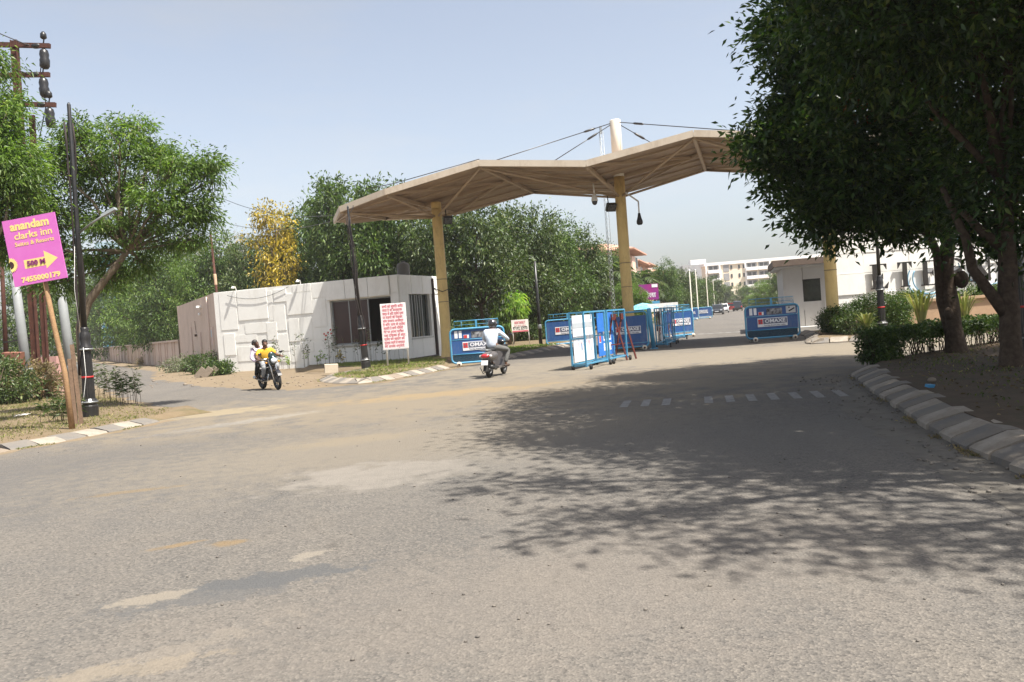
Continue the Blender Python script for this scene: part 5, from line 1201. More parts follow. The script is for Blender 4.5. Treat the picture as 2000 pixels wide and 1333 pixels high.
# H-frame power pole of rusty joists
PY = 29.5; pb_ = G(76, 784)
def up_(u, v, y=PY): return P(u, v, y) - Vector((pb_.x, pb_.y, 0))
pp = thing('power_pole', 'rusty double joist power pole with three cross arms and black insulators', 'power pole', (pb_.x, pb_.y, 0.05))
def joist(name, a, b, w=0.2):
    a, b = Vector(a), Vector(b)
    q = MB(); q.bar(a, b, w, 0.03, up=(0, 1, 0)); o = Vector((w / 2, 0, 0))
    q.bar(a + o, b + o, 0.03, w * 0.8, up=(0, 1, 0)); q.bar(a - o, b - o, 0.03, w * 0.8, up=(0, 1, 0)); q.build(name, rust, pp)
ft = Vector((0, 0, -0.05))
joist('joist', ft, up_(28, 82), 0.2); joist('joist', ft + Vector((0.16, 0.3, 0)), up_(44, 225) + Vector((0.16, 0.3, 0)), 0.15)
ins = []
for i, (v0, v1, ue) in enumerate(((89, 93, 98), (151, 149, 97), (206, 208, 109))):
    a, b = up_(-60, v0), up_(ue, v1); q = MB(); q.bar(a, b, 0.12, 0.16); q.build('cross_arm', rust, pp)
    c = up_(ue - 13, v1); ins.append(c + Vector((pb_.x, pb_.y, 0)))
    q = MB(); q.lathe([(0.05, -0.1), (0.13, -0.16), (0.16, -0.3), (0.14, -0.42), (0.17, -0.5), (0.15, -0.72), (0.1, -0.8)], c, 12); q.build('insulator', black_iron, pp)
    q = MB(); q.tube([c + Vector((0, 0, 0.05)), c + Vector((0.05, 0, 0.28))], 0.025, 5); q.lathe([(0.06, 0.24), (0.11, 0.28), (0.1, 0.42), (0.04, 0.5)], c + Vector((0.03, 0, 0)), 10); q.build('insulator', black_iron, pp)
    q = MB(); q.ball(c + Vector((-0.25, 0, 0.02)), (0.2, 0.1, 0.1), 8, 6); q.build('clamp', black_iron, pp)
q = MB(); q.bar(up_(6, 672), up_(80, 661), 0.05, 0.05); q.build('stay_bar', black_iron, pp)
q = MB(); q.tube([ins[0] - Vector((pb_.x, pb_.y, 0)), ins[1] - Vector((pb_.x, pb_.y, 0)) + Vector((-0.1, 0, 0)), ins[2] - Vector((pb_.x, pb_.y, 0)) + Vector((-0.1, 0, 0)), up_(72, 300)], 0.02, 4); q.build('drop_cable', black_iron, pp)
def wire(lab, a, b, sag, r=0.012, n=14):
    a, b = Vector(a), Vector(b); t = thing('overhead_wire', lab, 'wire', a)
    q = MB(); q.tube([p - a for p in drape(a, b, sag, n)], r, 4); q.build('strand', black_iron, t)
for i, (v, lab) in enumerate(((50, 'topmost wire running left from the power pole top arm'), (95, 'middle wire running left from the power pole'), (150, 'lowest wire running left from the power pole'))):
    wire(lab, ins[i] + Vector((-0.3, 0, 0.02)), P(-160, v - 70 + i * 12, PY - 1), 0.15, 0.018)
wire('wire from the tall lamp post across to the rusty pole behind the guardhouse', Vector(lp1) + Vector((0.15, 0, 7.05)), P(418, 380, 48.5), 1.4, 0.012)
wire('upper wire from the rusty pole to the canopy tip', P(418, 380, 48.5), P(660, 420, 38.5), 0.5, 0.014)
wire('lower wire from the rusty pole to the canopy tip', P(430, 432, 48.5), P(662, 428, 38.5), 0.5, 0.012)
wire('loose cable from the lamp post head to the canopy edge', Vector((lp2.x - 0.2, lp2.y, 6.3)), P(690, 402, 33.4), 0.1, 0.016)
# red and white poles and rusted box at the left edge
for (u0, v0, u1, v1, y, r_, m_, lab) in ((15, 770, -2, 395, 33, 0.09, rust, 'rusty red pole at the left edge of the picture'), (56, 745, 24, 500, 28.5, 0.17, white_paint, 'thick pale grey post left of the rusty power pole'), (143, 735, 110, 500, 27.5, 0.165, white_paint, 'thick pale grey post between the sign pole and lamp post')):
    a, b = P(u0, v0, y), P(u1, v1, y); a.z = -0.05
    t = thing('pale_post' if m_ is white_paint else 'pole', lab, 'post', (a.x, a.y, 0)); q = MB(); q.tube([a - Vector((a.x, a.y, 0)), b - Vector((a.x, a.y, 0))], [r_, r_ * 0.75], 12)
    q.build('shaft', mat('galvanised', (0.24, 0.25, 0.25), 0.55, (0.19, 0.195, 0.195), 3, 0.7, dirt=(0.25, 0.23, 0.2), damt=0.4) if m_ is white_paint else m_, t)
    q = MB(); q.lathe([(r_ * 1.02, 0), (r_ * 1.15, 0.02), (r_ * 1.15, 0.25), (r_ * 1.02, 0.3)], (0, 0, 0.9), 12); q.build('band', M_frame, t)
c = P(36, 701, 28.3); t = thing('junction_box', 'rusted brown junction box hung on the pale post at the left', 'junction box', c)
q = MB(); q.box((0, -0.28, 0), (0.62, 0.28, 0.46), 0, rotm(0.1, 0.07, 0)); q.build('case', mat('rusted_box', (0.23, 0.095, 0.06), 0.8, (0.13, 0.06, 0.04), 5, 0.9), t)
q = MB(); q.box((0, -0.435, 0), (0.54, 0.02, 0.38), 0, rotm(0.1, 0.07, 0)); q.build('door', mat('rusted_door', (0.2, 0.09, 0.06), 0.8, (0.26, 0.13, 0.09), 5, 0.9), t)
# brick pillar, brick by brick
M_brick = mat('brick', (0.36, 0.16, 0.115), 0.9, (0.44, 0.25, 0.19), 5, 0.9, 0.4, 40)
M_mortar = mat('pink_mortar', (0.42, 0.27, 0.23), 0.95)
p = G(98, 778); t = thing('brick_pillar', 'crumbling plastered brick pillar beside the power pole', 'pillar', (p.x, p.y, 0), -0.1)
q = MB(); q.box((0, 0.2, 0.6), (0.72, 0.36, 1.2)); q.build('core', M_mortar, t)
mb_ = MB().box((0, 0, 0), (0.22, 0.11, 0.068)).mesh('brick', [M_brick])
for r_ in range(9):
    for k in range(4):
        x = -0.26 + k * 0.235 + (0.1 if r_ % 2 else 0) - 0.08
        if abs(x) < 0.33: link('brick', mb_, t, (x, random.uniform(-0.02, 0.025), 0.05 + r_ * 0.083), random.uniform(-0.05, 0.05))
q = MB(); q.box((0, 0.19, 1.1), (0.78, 0.44, 0.85)); q.build('plaster', mat('pink_peeling_plaster', (0.47, 0.27, 0.24), 0.9, (0.38, 0.22, 0.19), 3, 0.9, 0.5, 30), t)
# white light poles along the far road
def light_pole(h):
    t = thing('light_pole', '', 'light pole'); q = MB(); q.lathe([(0.12, 0), (0.07, 0.4), (0.055, h), (0.03, h + 0.05)], (0, 0, 0), 8); q.build('shaft', mat('pole_cream', (0.66, 0.62, 0.52), 0.6), t)
    q = MB(); q.ball((0, 0, h + 0.08), (0.08, 0.08, 0.1), 8, 6); q.build('globe', white_paint, t); return t
lp0 = light_pole(5.1)
lpl = [(1351, 78, 'tallest looking white light pole, left of the far white banded barrier'), (1363, 91, 'second white light pole from the left on the far road'), (1383, 118, 'third white light pole from the left, above the banded barrier'), (1396, 155, 'fourth white light pole, above the parked dark car'), (1405, 190, 'fifth white light pole, above the parked white car'), (1412, 235, 'sixth white light pole of the far road'), (1418, 270, 'seventh white light pole, above the parked red car'), (1425, 320, 'thin white light pole, last of the left row'),
       (1509, 150, 'white light pole against the cream apartments, left of the right side pair'), (1518, 120, 'middle white light pole right of the cream apartments'), (1526, 105, 'white light pole just left of the small right guardhouse')]
for i, (u, d, lab) in enumerate(lpl):
    o = lp0 if i == 0 else copy_tree(lp0); p = P(u, 600, d); o['label'] = lab; o['group'] = 'white light poles along the far road'; o.location = (p.x, d, 0); o.scale = (1, 1, 0.95 + 0.1 * (i % 3) if d < 150 else 1.15)
# ================================================================== trees and plants
random.seed(5)
def V(*a): return Vector(a)
# ---- the dark trees on the right verge
b1 = G(1868, 706); b1.z = 0.15
def rel(u, v, y, base): return P(u, v, y) - base
def pxblobs(lst, y, base, dep=0.9):
    k = y / FPX; out = []
    for u, v, ru, rv, dy in lst:
        p = rel(u, v, y + dy, base); out.append(((p.x, p.y, p.z), (ru * k, max(ru, rv) * k * dep, rv * k)))
    return out
B1 = pxblobs([(1590, 60, 105, 110, 0), (1560, 200, 85, 85, .3), (1535, 300, 72, 70, 0), (1640, 270, 120, 110, -.5), (1545, 378, 52, 45, .3), (1570, 428, 42, 34, .2), (1622, 455, 55, 32, .3), (1610, 400, 70, 50, 0), (1690, 370, 100, 70, -.6), (1690, 415, 80, 36, 0), (1745, 458, 42, 20, .2), (1800, 385, 90, 55, -.5), (1840, 420, 60, 28, .3), (1478, 275, 26, 30, 0), (1730, 150, 140, 130, .8), (1850, 280, 120, 120, .8), (1600, -90, 120, 90, 0), (1760, -100, 160, 110, .5), (1900, 40, 140, 130, 1.2)], 17.4, b1, 1.0)
tree('broadleaf_tree', 'dark broadleaf tree with a knobbly trunk rising behind the clipped hedge', b1,
     [V(0, 0, -0.2), V(-0.02, 0, 0.9), V(-0.06, 0.05, 1.8), V(-0.02, 0.05, 2.7)], 0.2, B1,
     980, 80, 0.16, 0.06, L_dark, bark, 0.25, 0.1, 0.1, 6, outward=0.5, group='dark trees on the right verge')
tb = MB(); tb.tube([V(0, 0, 0.1), V(-0.2, 0.1, 1.2), V(-0.22, 0.1, 2.2), V(-0.6, 0, 3.2)], [0.14, 0.1, 0.09, 0.06], 8); tb.tube([V(-0.22, 0.1, 2.2), V(-0.5, 0, 2.65), V(-1.1, -0.1, 3.2)], [0.08, 0.06, 0.04], 6)
tb.ball((0.17, -0.08, 1.62), (0.16, 0.14, 0.2), 8, 6); tb.ball((-0.16, -0.1, 0.9), (0.1, 0.1, 0.14), 8, 6)
tb.build('second_stem', bark, [o for o in bpy.data.objects if o.name == 'broadleaf_tree'][0])
b2 = G(1978, 738); b2.z = 0.15
t2 = tree('broadleaf_tree', 'large dark broadleaf tree forking low at the right edge of the picture', b2,
     [V(0, 0, -0.2), V(0.0, 0, 1.0), V(0.05, 0, 2.4), V(0.05, 0, 3.2)], 0.175,
     pxblobs([(1930, 330, 110, 90, 0), (1990, 425, 90, 60, 0), (1905, 415, 65, 50, .4), (1950, 470, 55, 28, .3), (1885, 455, 50, 26, .6), (2010, 480, 50, 30, .2), (1950, 200, 120, 110, .4), (2060, 300, 130, 160, 0), (1900, 80, 120, 100, 0), (2030, 60, 140, 130, .6)], 14.2, b2, 1.0) + [((-0.6, -0.4, 6.4), (2.6, 2.4, 2.0)), ((-2.4, -0.4, 8.2), (2.2, 2.2, 1.8)), ((-3.3, -0.8, 9.2), (2.0, 2.0, 1.5)), ((1.2, 0, 7.5), (2.6, 2.6, 2.2)), ((-2.0, 0.2, 6.4), (1.6, 1.6, 1.4))],
     860, 76, 0.155, 0.058, L_dark, bark, 0.33, 0.15, 0.1, 6, outward=0.5, group='dark trees on the right verge')
tb = MB(); tb.tube([V(-0.02, 0, 0.9), V(-0.3, 0.02, 1.35), V(-0.55, 0.05, 1.75), V(-0.62, 0.08, 2.3), V(-0.9, 0.2, 3.2)], [0.12, 0.1, 0.09, 0.075, 0.05], 8); tb.tube([V(0, 0, 2.05), V(-0.35, 0, 2.35), V(-0.7, 0, 2.75)], [0.1, 0.08, 0.05], 7); tb.build('low_fork', bark, t2)
tree('broadleaf_tree', 'dark tree whose shade falls across the crossing, standing beside the right kerb', V(10.6, 10.4, 0.15),
     [V(0, 0, -0.2), V(0, 0, 1.6), V(-0.4, -0.1, 3.0), V(-0.8, -0.1, 4.0)], 0.24,
     [((-3.0, -0.4, 7.4), (2.2, 2.0, 1.2)), ((-4.3, 0.8, 8.0), (2.0, 1.6, 1.1)), ((-1.2, -0.5, 7.6), (2.2, 2.2, 1.4)), ((-2.5, -2.2, 7.6), (1.8, 1.5, 1.1)), ((-4.6, -1.2, 8.0), (1.6, 1.3, 0.9)), ((0.8, 0.5, 6.6), (2.2, 2.0, 1.4)), ((2.4, 1.2, 7.4), (2.6, 2.6, 1.5)), ((1.0, -3.2, 7.0), (2.4, 2.0, 1.3)), ((3.0, 4.2, 7.2), (2.8, 2.4, 1.5)), ((-3.4, -3.4, 7.3), (1.8, 1.5, 1.1)), ((-1.0, -3.6, 7.4), (2.0, 1.6, 1.2)), ((-5.2, -2.6, 8.0), (1.6, 1.4, 1.0)), ((-6.3, -1.6, 8.3), (1.4, 1.3, 0.9)), ((-6.0, 0.8, 8.5), (1.5, 1.3, 0.9)), ((-2.2, -5.0, 7.3), (1.7, 1.3, .9)), ((-4.2, -4.4, 7.8), (1.5, 1.2, .8))],
     2750, 52, 0.16, 0.058, L_dark, bark, 0.34, 0.2, 0.2, 8, group='dark trees on the right verge', rt=0.03)
tree('broadleaf_tree', 'sparse branched tree beside the right kerb whose twigs shade the asphalt', V(9.5, 4.5, 0.15),
     [V(0, 0, -0.2), V(-0.1, 0, 1.8), V(-0.9, 0.1, 3.6), V(-1.5, 0.2, 4.8)], 0.24,
     [((-3.4, 0.6, 7.2), (1.5, 1.2, 0.7)), ((-4.8, 1.3, 7.3), (1.3, 1.1, 0.6)), ((-3.0, 2.4, 7.0), (1.5, 1.2, 0.7)), ((-2.2, -1.2, 7.4), (1.4, 1.2, 0.7)), ((-4.4, 2.6, 7.8), (1.3, 1.1, 0.6)), ((-1.0, 0.6, 7.0), (1.3, 1.3, 0.8)), ((-3.9, -0.4, 7.4), (1.1, 1.0, 0.5)), ((-3.2, -1.6, 6.8), (1.0, .9, 0.4)), ((-4.6, -1.2, 7.0), (1.0, .9, 0.4)), ((-5.6, -0.4, 7.4), (.9, .9, .4)), ((-2.4, -2.8, 7.0), (1.0, .8, 0.4)), ((-6.2, 1.2, 7.8), (.9, .9, .4))],
     190, 42, 0.16, 0.058, L_dark, bark, 0.26, 0.1, 0.15, 9, group='dark trees on the right verge', rt=0.022)
# a russet patch of dying leaves in the right-hand crown
cc = np.array([[-2.6, -1.6, 5.3], [-2.35, -1.7, 4.95], [-1.4, -2.6, 5.0], [-1.8, -2.2, 6.3]]); c = np.repeat(cc, 26, 0) + RNG.normal(size=(104, 3)) * 0.16
link('dying_leaves', leaf_mesh('dying_leaves', c, RNG.normal(size=(104, 3)) - np.array([0, 0, 0.6]), 0.15, 0.05, L_red), bpy.data.objects['broadleaf_tree'])

# ---- feathery tree on the left
ny = 21.5; nb = P(160, 700, ny); nb.z = 0.1
nbl = pxblobs([(105, 330, 55, 50, 0), (165, 300, 60, 45, .3), (235, 275, 55, 40, -.3), (262, 245, 32, 24, 0), (205, 360, 70, 55, .6), (300, 320, 55, 45, .2), (345, 330, 42, 42, -.4), (395, 325, 38, 40, 0), (420, 352, 24, 28, .3), (372, 400, 45, 40, 0), (310, 400, 60, 45, -.4), (120, 420, 60, 50, .4), (225, 440, 70, 40, 0), (95, 500, 55, 45, .6), (190, 505, 50, 40, .5), (395, 420, 32, 30, .4), (290, 290, 40, 30, .5), (140, 250, 40, 28, 0), (330, 465, 50, 32, .3), (275, 515, 40, 26, .5), (385, 468, 36, 28, .2), (225, 550, 34, 22, .4), (110, 555, 45, 28, .6)], ny, nb)
tree('feathery_tree', 'light green feathery tree leaning over the left verge behind the lamp post', nb, [V(0, 0, -0.2), rel(156, 640, ny, nb), rel(172, 590, ny, nb), rel(215, 535, ny, nb), rel(250, 490, ny, nb)], 0.13, nbl, 600, 62, 0.12, 0.034, L_neem, bark_pale, 0.17, 0.1, 0.25, 8, squash=0.6, rt=0.016)
lb_ = P(-60, 720, 18.5); lb_.z = 0.1
lbl = pxblobs([(5, 330, 75, 60, 0), (30, 305, 40, 36, 0.3), (5, 225, 36, 40, 0), (-8, 120, 22, 38, 0), (18, 195, 22, 20, .2), (-40, 250, 60, 80, 0), (-10, 410, 60, 40, .3), (45, 385, 40, 32, .5), (-70, 120, 50, 60, 0), (10, 480, 50, 45, .6)], 18.5, lb_)
tree('feathery_tree', 'light green feathery tree cut off by the left edge above the magenta sign', lb_, [V(0, 0, -0.2), V(0.1, 0, 1.5), V(0.3, 0, 3.2)], 0.14, lbl, 380, 60, 0.11, 0.032, L_neem, bark_pale, 0.22, 0.1, 0.35, 6, squash=0.6, rt=0.016)

# ---- background trees: a few kinds, each copy its own thing
def proto(name, m, bk, H, blobs, ncl, per, L, W, spread, trunk_h, r, droop=0.2):
    return tree(name, '', V(0, 0, 0), [V(0, 0, -0.2), V(0.05, 0, trunk_h * 0.5), V(0, 0.05, trunk_h)], r, blobs, ncl, per, L, W, m, bk, spread, 0.45, droop, 3, rt=0.03)
def randblobs(n, R_, H0, H1, rr, seed):
    rn = random.Random(seed); out = []
    for i in range(n):
        z = H0 + (H1 - H0) * (i + 0.5) / n; f = math.sin(math.pi * min(1, 0.18 + 0.78 * (z - H0) / (H1 - H0))) ** 0.7
        a = i * 2.4 + rn.uniform(-0.4, 0.4); d = R_ * f * rn.uniform(0.35, 0.75)
        k = rr * rn.uniform(0.75, 1.25); out.append(((d * math.cos(a), d * math.sin(a), z), (k * 1.1, k * 1.1, k * 0.85)))
    return out
KIND = {
 'A': proto('dense_tree', L_mid, bark, 10, randblobs(17, 3.6, 1.6, 9.3, 1.45, 1), 330, 56, 0.3, 0.11, 0.36, 2.2, 0.22, 0.2),
 'B': proto('dense_tree', L_mid2, bark, 8, randblobs(16, 4.0, 2.6, 7.6, 1.35, 2), 320, 56, 0.27, 0.1, 0.34, 2.6, 0.2, 0.15),
 'C': proto('dense_tree', L_mid, bark, 8, randblobs(18, 3.4, 0.8, 7.6, 1.3, 3), 340, 56, 0.25, 0.085, 0.34, 1.4, 0.16, 0.18),
 'D': proto('dense_tree', L_neem, bark, 8, randblobs(15, 3.2, 1.2, 7.6, 1.25, 4), 300, 56, 0.24, 0.075, 0.34, 1.8, 0.15, 0.3),
 'Y': proto('yellow_tree', L_yellow, bark_pale, 8, randblobs(14, 2.3, 2.5, 8.0, 0.8, 5), 300, 18, 0.24, 0.1, 0.3, 3.0, 0.12, 0.25),
 'S': proto('bare_tree', L_dry, bark_pale, 8, randblobs(14, 2.6, 2.5, 7.8, 0.9, 6), 260, 14, 0.22, 0.03, 0.4, 3.0, 0.14, 0.1)}
HT = {'A': 10.1, 'B': 8.6, 'C': 8.5, 'D': 8.5, 'Y': 8.8, 'S': 8.6}; RW = {'A': 4.2, 'B': 4.7, 'C': 4.0, 'D': 3.9, 'Y': 2.7, 'S': 3.1}
BG = [
 ('A', 655, 350, 54, 185, 'tall dense green tree highest above the roof of the guardhouse'), ('A', 738, 352, 52, 150, 'dense green tree rising behind the tip of the gate canopy'), ('C', 598, 400, 60, 120, 'dense tree just right of the yellow leaved tree'),
 ('B', 838, 408, 51, 170, 'dark spreading tree behind the first gate column'), ('B', 925, 398, 50, 185, 'spreading tree over the scooter rider beyond the gate'), ('B', 1010, 405, 56, 165, 'spreading tree between the two gate columns, highest there'), ('C', 1078, 432, 62, 130, 'rounded tree just left of the lattice mast'),
 ('B', 1120, 455, 67, 140, 'tree whose crown the lattice mast crosses'), ('C', 1175, 480, 74, 110, 'tree immediately left of the second gate column'), ('D', 1225, 540, 66, 80, 'bright green tree at the foot of the second gate column'), ('D', 1246, 556, 55, 46, 'small leafy tree half covering the purple hoarding'), ('C', 1296, 512, 92, 80, 'tree before the first salmon house beyond the gate'),
 ('B', 1318, 528, 108, 95, 'roadside tree left of the white light poles'), ('C', 1352, 540, 132, 80, 'roadside tree behind the second and third white light poles'), ('B', 1386, 542, 160, 75, 'roadside tree below the left end of the cream apartments'), ('B', 1412, 558, 215, 60, 'small looking roadside tree below the first balconies of the apartments'),
 ('C', 1452, 556, 190, 52, 'round tree in the middle of the road end before the apartments'), ('D', 1496, 545, 130, 75, 'light green tree behind the right barrier'), ('C', 1522, 525, 110, 62, 'tree against the left wall of the small right guardhouse'), ('D', 1475, 572, 170, 50, 'low green tree behind the top rail of the right barrier'),
 ('C', 60, 520, 78, 170, 'dark tree far back at the left edge behind the power pole'), ('D', 165, 540, 165, 150, 'pale tree far back beyond the boundary wall, behind the lamp post'), ('C', 222, 505, 112, 150, 'dark tree beyond the boundary wall, right of the lamp post'), ('D', 275, 488, 91, 160, 'yellowish green tree rising over the middle of the boundary wall'), ('C', 325, 468, 70, 160, 'tree above the near end of the boundary wall'),
 ('D', 372, 490, 64, 130, 'light tree touching the far corner of the guardhouse'), ('C', 425, 460, 64, 140, 'tree right behind the pink side wall of the guardhouse'), ('B', 492, 470, 62, 130, 'dark tree below and left of the yellow leaved tree'), ('S', 378, 438, 80, 110, 'dry brown tree without leaves showing between green crowns'), ('S', 455, 442, 84, 90, 'dry brownish crown left of the yellow leaved tree'),
 ('Y', 525, 388, 57, 110, 'sparse tree with yellow leaves behind the guardhouse'), ('C', 555, 480, 60, 110, 'dark green tree under the yellow leaves behind the guardhouse'), ('C', 790, 470, 58, 130, 'dark tree in the gap left of the first gate column'), ('C', 880, 500, 60, 130, 'shaded dark tree low behind the first gate column'), ('C', 985, 520, 62, 140, 'shaded low tree behind the small signboard'), ('C', 1060, 530, 66, 130, 'shaded low tree right of the small signboard'), ('C', 1130, 545, 76, 110, 'shaded low tree above the white panelled trolley'), ('C', 720, 480, 62, 150, 'dark tree directly behind the guardhouse window')]
used = set()
for i, (k, u, vt, d, wpx, lab) in enumerate(BG):
    top = P(u, vt, d); H = top.z; wm = wpx / FPX * d
    o = KIND[k] if k not in used else copy_tree(KIND[k]); used.add(k)
    o['label'] = lab; o['group'] = {'Y': 'yellow leaved tree', 'S': 'dry trees'}.get(k, 'green trees behind the gate and walls')
    s = H / HT[k]; sx = max(wm / (2 * RW[k]) * (1.3 if k in 'BC' and 800 < u < 1200 else 1.1), s * 0.72); o.location = (top.x, d, 0); o.rotation_euler = (0, 0, random.uniform(0, 6.28)); o.scale = (sx, sx, s)
# feathery low fillers along the inside of the boundary wall
def bush(name, label, loc, blobs, ncl, per, L, W, m, spread=0.12, stems=True, cat='bush', group=None, lo=0.5, droop=0.05, stem_m=None):
    t = thing(name, label, cat, loc, 0, group); cm, cc, idx = foliage('foliage', blobs, ncl, per, L, W, m, spread, lo, droop); link('foliage', cm, t)
    if stems:
        q = MB()
        for i in range(min(24, len(cc))): p = Vector(cc[i]); q.tube([V(p.x * 0.2, p.y * 0.2, -0.05), V(p.x * 0.6, p.y * 0.6, p.z * 0.5), p], [0.02, 0.014, 0.006], 4)
        q.build('stem', stem_m or bark_pale, t)
    return t
# palm
def palm(label, loc, h, fr_len, n=22):
    t = thing('palm_tree', label, 'palm tree', loc); q = MB(); q.tube([V(0, 0, -0.2), V(0.05, 0, h * 0.5), V(0, 0.05, h)], [0.26, 0.2, 0.2], 9); q.build('trunk', bark, t)
    cs, ds = [], []; q = MB()
    for i in range(n):
        a = 2.4 * i; el = R(75 - 95 * i / n); pts = []
        for k in range(9):
            s = k / 8; r_ = fr_len * (math.cos(el) * s + 0.12 * s); z = h + fr_len * (math.sin(el) * s - 0.55 * s * s); pts.append(V(r_ * math.cos(a), r_ * math.sin(a), z))
        q.tube(pts, [0.03, 0.03, 0.025, 0.02, 0.02, 0.015, 0.012, 0.01, 0.006], 4)
        sd = V(-math.sin(a), math.cos(a), 0)
        for k in range(8):
            for f in range(4):
                p = pts[k].lerp(pts[k + 1], f / 4); dd = (pts[k + 1] - pts[k]).normalized()
                for sg_ in (-1, 1): cs.append(p); ds.append(dd * 0.5 + sd * sg_ * 0.8 - V(0, 0, 0.25))
    q.build('frond_rib', L_grey, t); link('frond', leaf_mesh('frond', np.array([tuple(x) for x in cs]), np.array([tuple(x) for x in ds]), fr_len * 0.28, 0.07, L_mid2, 0.2), t); return t
p = P(1186, 560, 71); palm('palm tree with drooping fronds just left of the second gate column', (p.x, 71, 0), 4.6, 3.0)
p = P(1250, 575, 88); palm('palm tree before the salmon house right of the second gate column', (p.x, 88, 0), 4.6, 2.8)
# sapling
p = G(1003, 676); 
bush('mango_sapling', 'bright lime green young tree with hanging leaves beside the small signboard', (P(996, 640, 49.0).x, 49.0, 0.1), [((0, 0, 2.0), (.85, .7, .6)), ((0.4, 0, 2.6), (.65, .6, .5)), ((-.3, 0, 1.5), (.6, .6, .4)), ((0.6, .1, 1.9), (.45, .4, .35))], 150, 18, 0.22, 0.055, L_lime, 0.14, cat='young tree', droop=0.7, lo=0.2)
bush('shrub', 'low dark shrub under the small signboard', (p.x + 0.5, p.y + 5.6, 0.1), [((0, 0, .5), (.9, .6, .5)), ((.9, .2, .4), (.6, .5, .4))], 120, 20, 0.12, 0.045, L_hedge)
bush('shrub', 'leafy shrub at the foot of the trees behind the left lane barrier', (p.x + 1.6, p.y + 5.0, 0.1), [((0, 0, .5), (1.1, .6, .6)), ((1.1, .2, .4), (.8, .5, .5)), ((-1, .2, .4), (.7, .5, .5))], 160, 20, 0.14, 0.05, L_mid)
bush('shrub', 'shaded shrub behind the barrier of the first yellow column', (-2.9, 46.5, 0.1), [((0, 0, .8), (1.3, .8, .9)), ((-1.4, .2, .6), (.9, .7, .7)), ((1.3, .2, .6), (.9, .7, .7))], 220, 20, 0.16, 0.06, L_mid)
# planting along the guardhouse
def stalks(label, loc, n, h, wd, m, cat='plant', per=14, L=0.12, W=0.05, name='stalk_plant'):
    t = thing(name, label, cat, loc); q = MB(); cs, ds = [], []
    for i in range(n):
        a = random.uniform(0, 6.28); x, y = random.gauss(0, wd), random.gauss(0, wd * 0.5); hh = h * random.uniform(0.6, 1.1); e = V(x + 0.15 * math.cos(a), y + 0.1 * math.sin(a), hh)
        q.tube([V(x, y, -0.05), V(x, y, hh * 0.5), e], [0.007, 0.006, 0.003], 4)
        for k in range(per):
            s = random.uniform(0.25, 1.0) ** 0.7; cs.append((x + (e.x - x) * s * s, y + (e.y - y) * s * s, hh * s)); ds.append((random.gauss(0, 1), random.gauss(0, 1), random.uniform(-0.4, 0.7)))
    q.build('stem', bark_pale, t); link('leaves', leaf_mesh('leaves', np.array(cs), np.array(ds), L, W, m), t); return t
def gp(x, out): q = FL + fd * x + fn * out; return (q.x, q.y, 0.1)
for x, o_, n, h, m, lab in ((4.2, 1.0, 7, 1.5, L_mid2, 'thin grey stalked plant against the relief wall, left of the yellow flowering clump'), (4.9, 1.3, 5, .6, L_lime, 'low yellow green clump by the relief wall behind the motorcycle'), (5.8, .9, 7, 1.6, L_mid2, 'tall thin plant at the relief wall, two steps left of the window'), (6.6, 1.2, 6, .7, L_lime, 'yellow green clump below the left edge of the dark window'),
                        (7.5, .8, 7, 1.9, L_mid2, 'tall pale stalked plant under the guardhouse window'), (8.0, 1.2, 6, .8, L_yellow, 'yellowish clump beside the cable wrapped lamp post'), (8.9, .7, 7, 1.6, L_grey, 'greyish plant under the window behind the notice board'), (10.0, .8, 6, 1.3, L_mid2, 'thin plant at the corner of the guardhouse behind the notice post')):
    stalks(lab, gp(x, o_), n, h, 0.22, m)
fl = thing('flower', 'red oleander flowers on a stem left of the guardhouse window', 'flower', gp(X0 + 0.1, 0.6)); q = MB(); q.tube([V(0, 0, 0), V(0.03, 0, 0.9), V(0, 0, 1.5)], [0.012, 0.01, 0.006], 4); q.build('stem', bark_pale, fl)
for i in range(7):
    q = MB(); q.ball((random.gauss(0, .08), random.gauss(0, .05), 1.45 + random.gauss(0, .08)), 0.045, 7, 5); q.build('bloom', mat('bloom_red', (0.55, 0.08, 0.06), 0.6), fl)
link('leaves', leaf_mesh('leaves', RNG.normal(size=(60, 3)) * np.array([.1, .08, .4]) + np.array([0, 0, 0.9]), RNG.normal(size=(60, 3)), 0.14, 0.03, L_mid), fl)
for u, v, w_, h_, m, lab in ((345, 728, 1.1, .75, L_grey, 'grey dusty shrub below the near end of the boundary wall'), (385, 732, 1.0, .95, L_hedge, 'greener shrub against the pink side wall of the guardhouse'), (418, 735, .6, .55, L_hedge, 'small green shrub at the guardhouse corner'), (285, 712, 1.0, .6, L_dry, 'dry brown weeds along the foot of the boundary wall')):
    p = G(u, v); bush('shrub', lab, (p.x, p.y + 0.6, 0), [((0, 0, h_ * .5), (w_, .6, h_ * .55)), ((w_ * .5, 0, h_ * .6), (w_ * .5, .5, h_ * .5))], 110, 20, 0.14, 0.045, m, 0.14)
# toppled kerb blocks by the guardhouse corner
for i, (u, v, lab) in enumerate(((392, 738, 'broken slab leaning in the weeds at the guardhouse corner, left of three'), (405, 737, 'broken slab leaning in the weeds at the guardhouse corner, middle of three'), (416, 735, 'broken slab leaning in the weeds at the guardhouse corner, right of three'))):
    p = G(u, v); t = MB(); t.box((0, 0, 0.2), (0.3, 0.16, 0.55), 0, rotm(0, 0.75, 0.2)); tag(t.build('broken_slab', M_stone, None, (p.x, p.y, 0)), lab, 'slab', 'broken slabs at the guardhouse corner')
p = G(648, 733); t = MB(); t.box((0, 0, 0.16), (0.5, 0.3, 0.32), 0, rotm(0.05, 0.05, 0.3)); tag(t.build('concrete_block', mat('block', (0.5, 0.43, 0.33), 0.9), None, (p.x, p.y, 0.1)), 'square concrete block lying in the grass before the guardhouse', 'block')
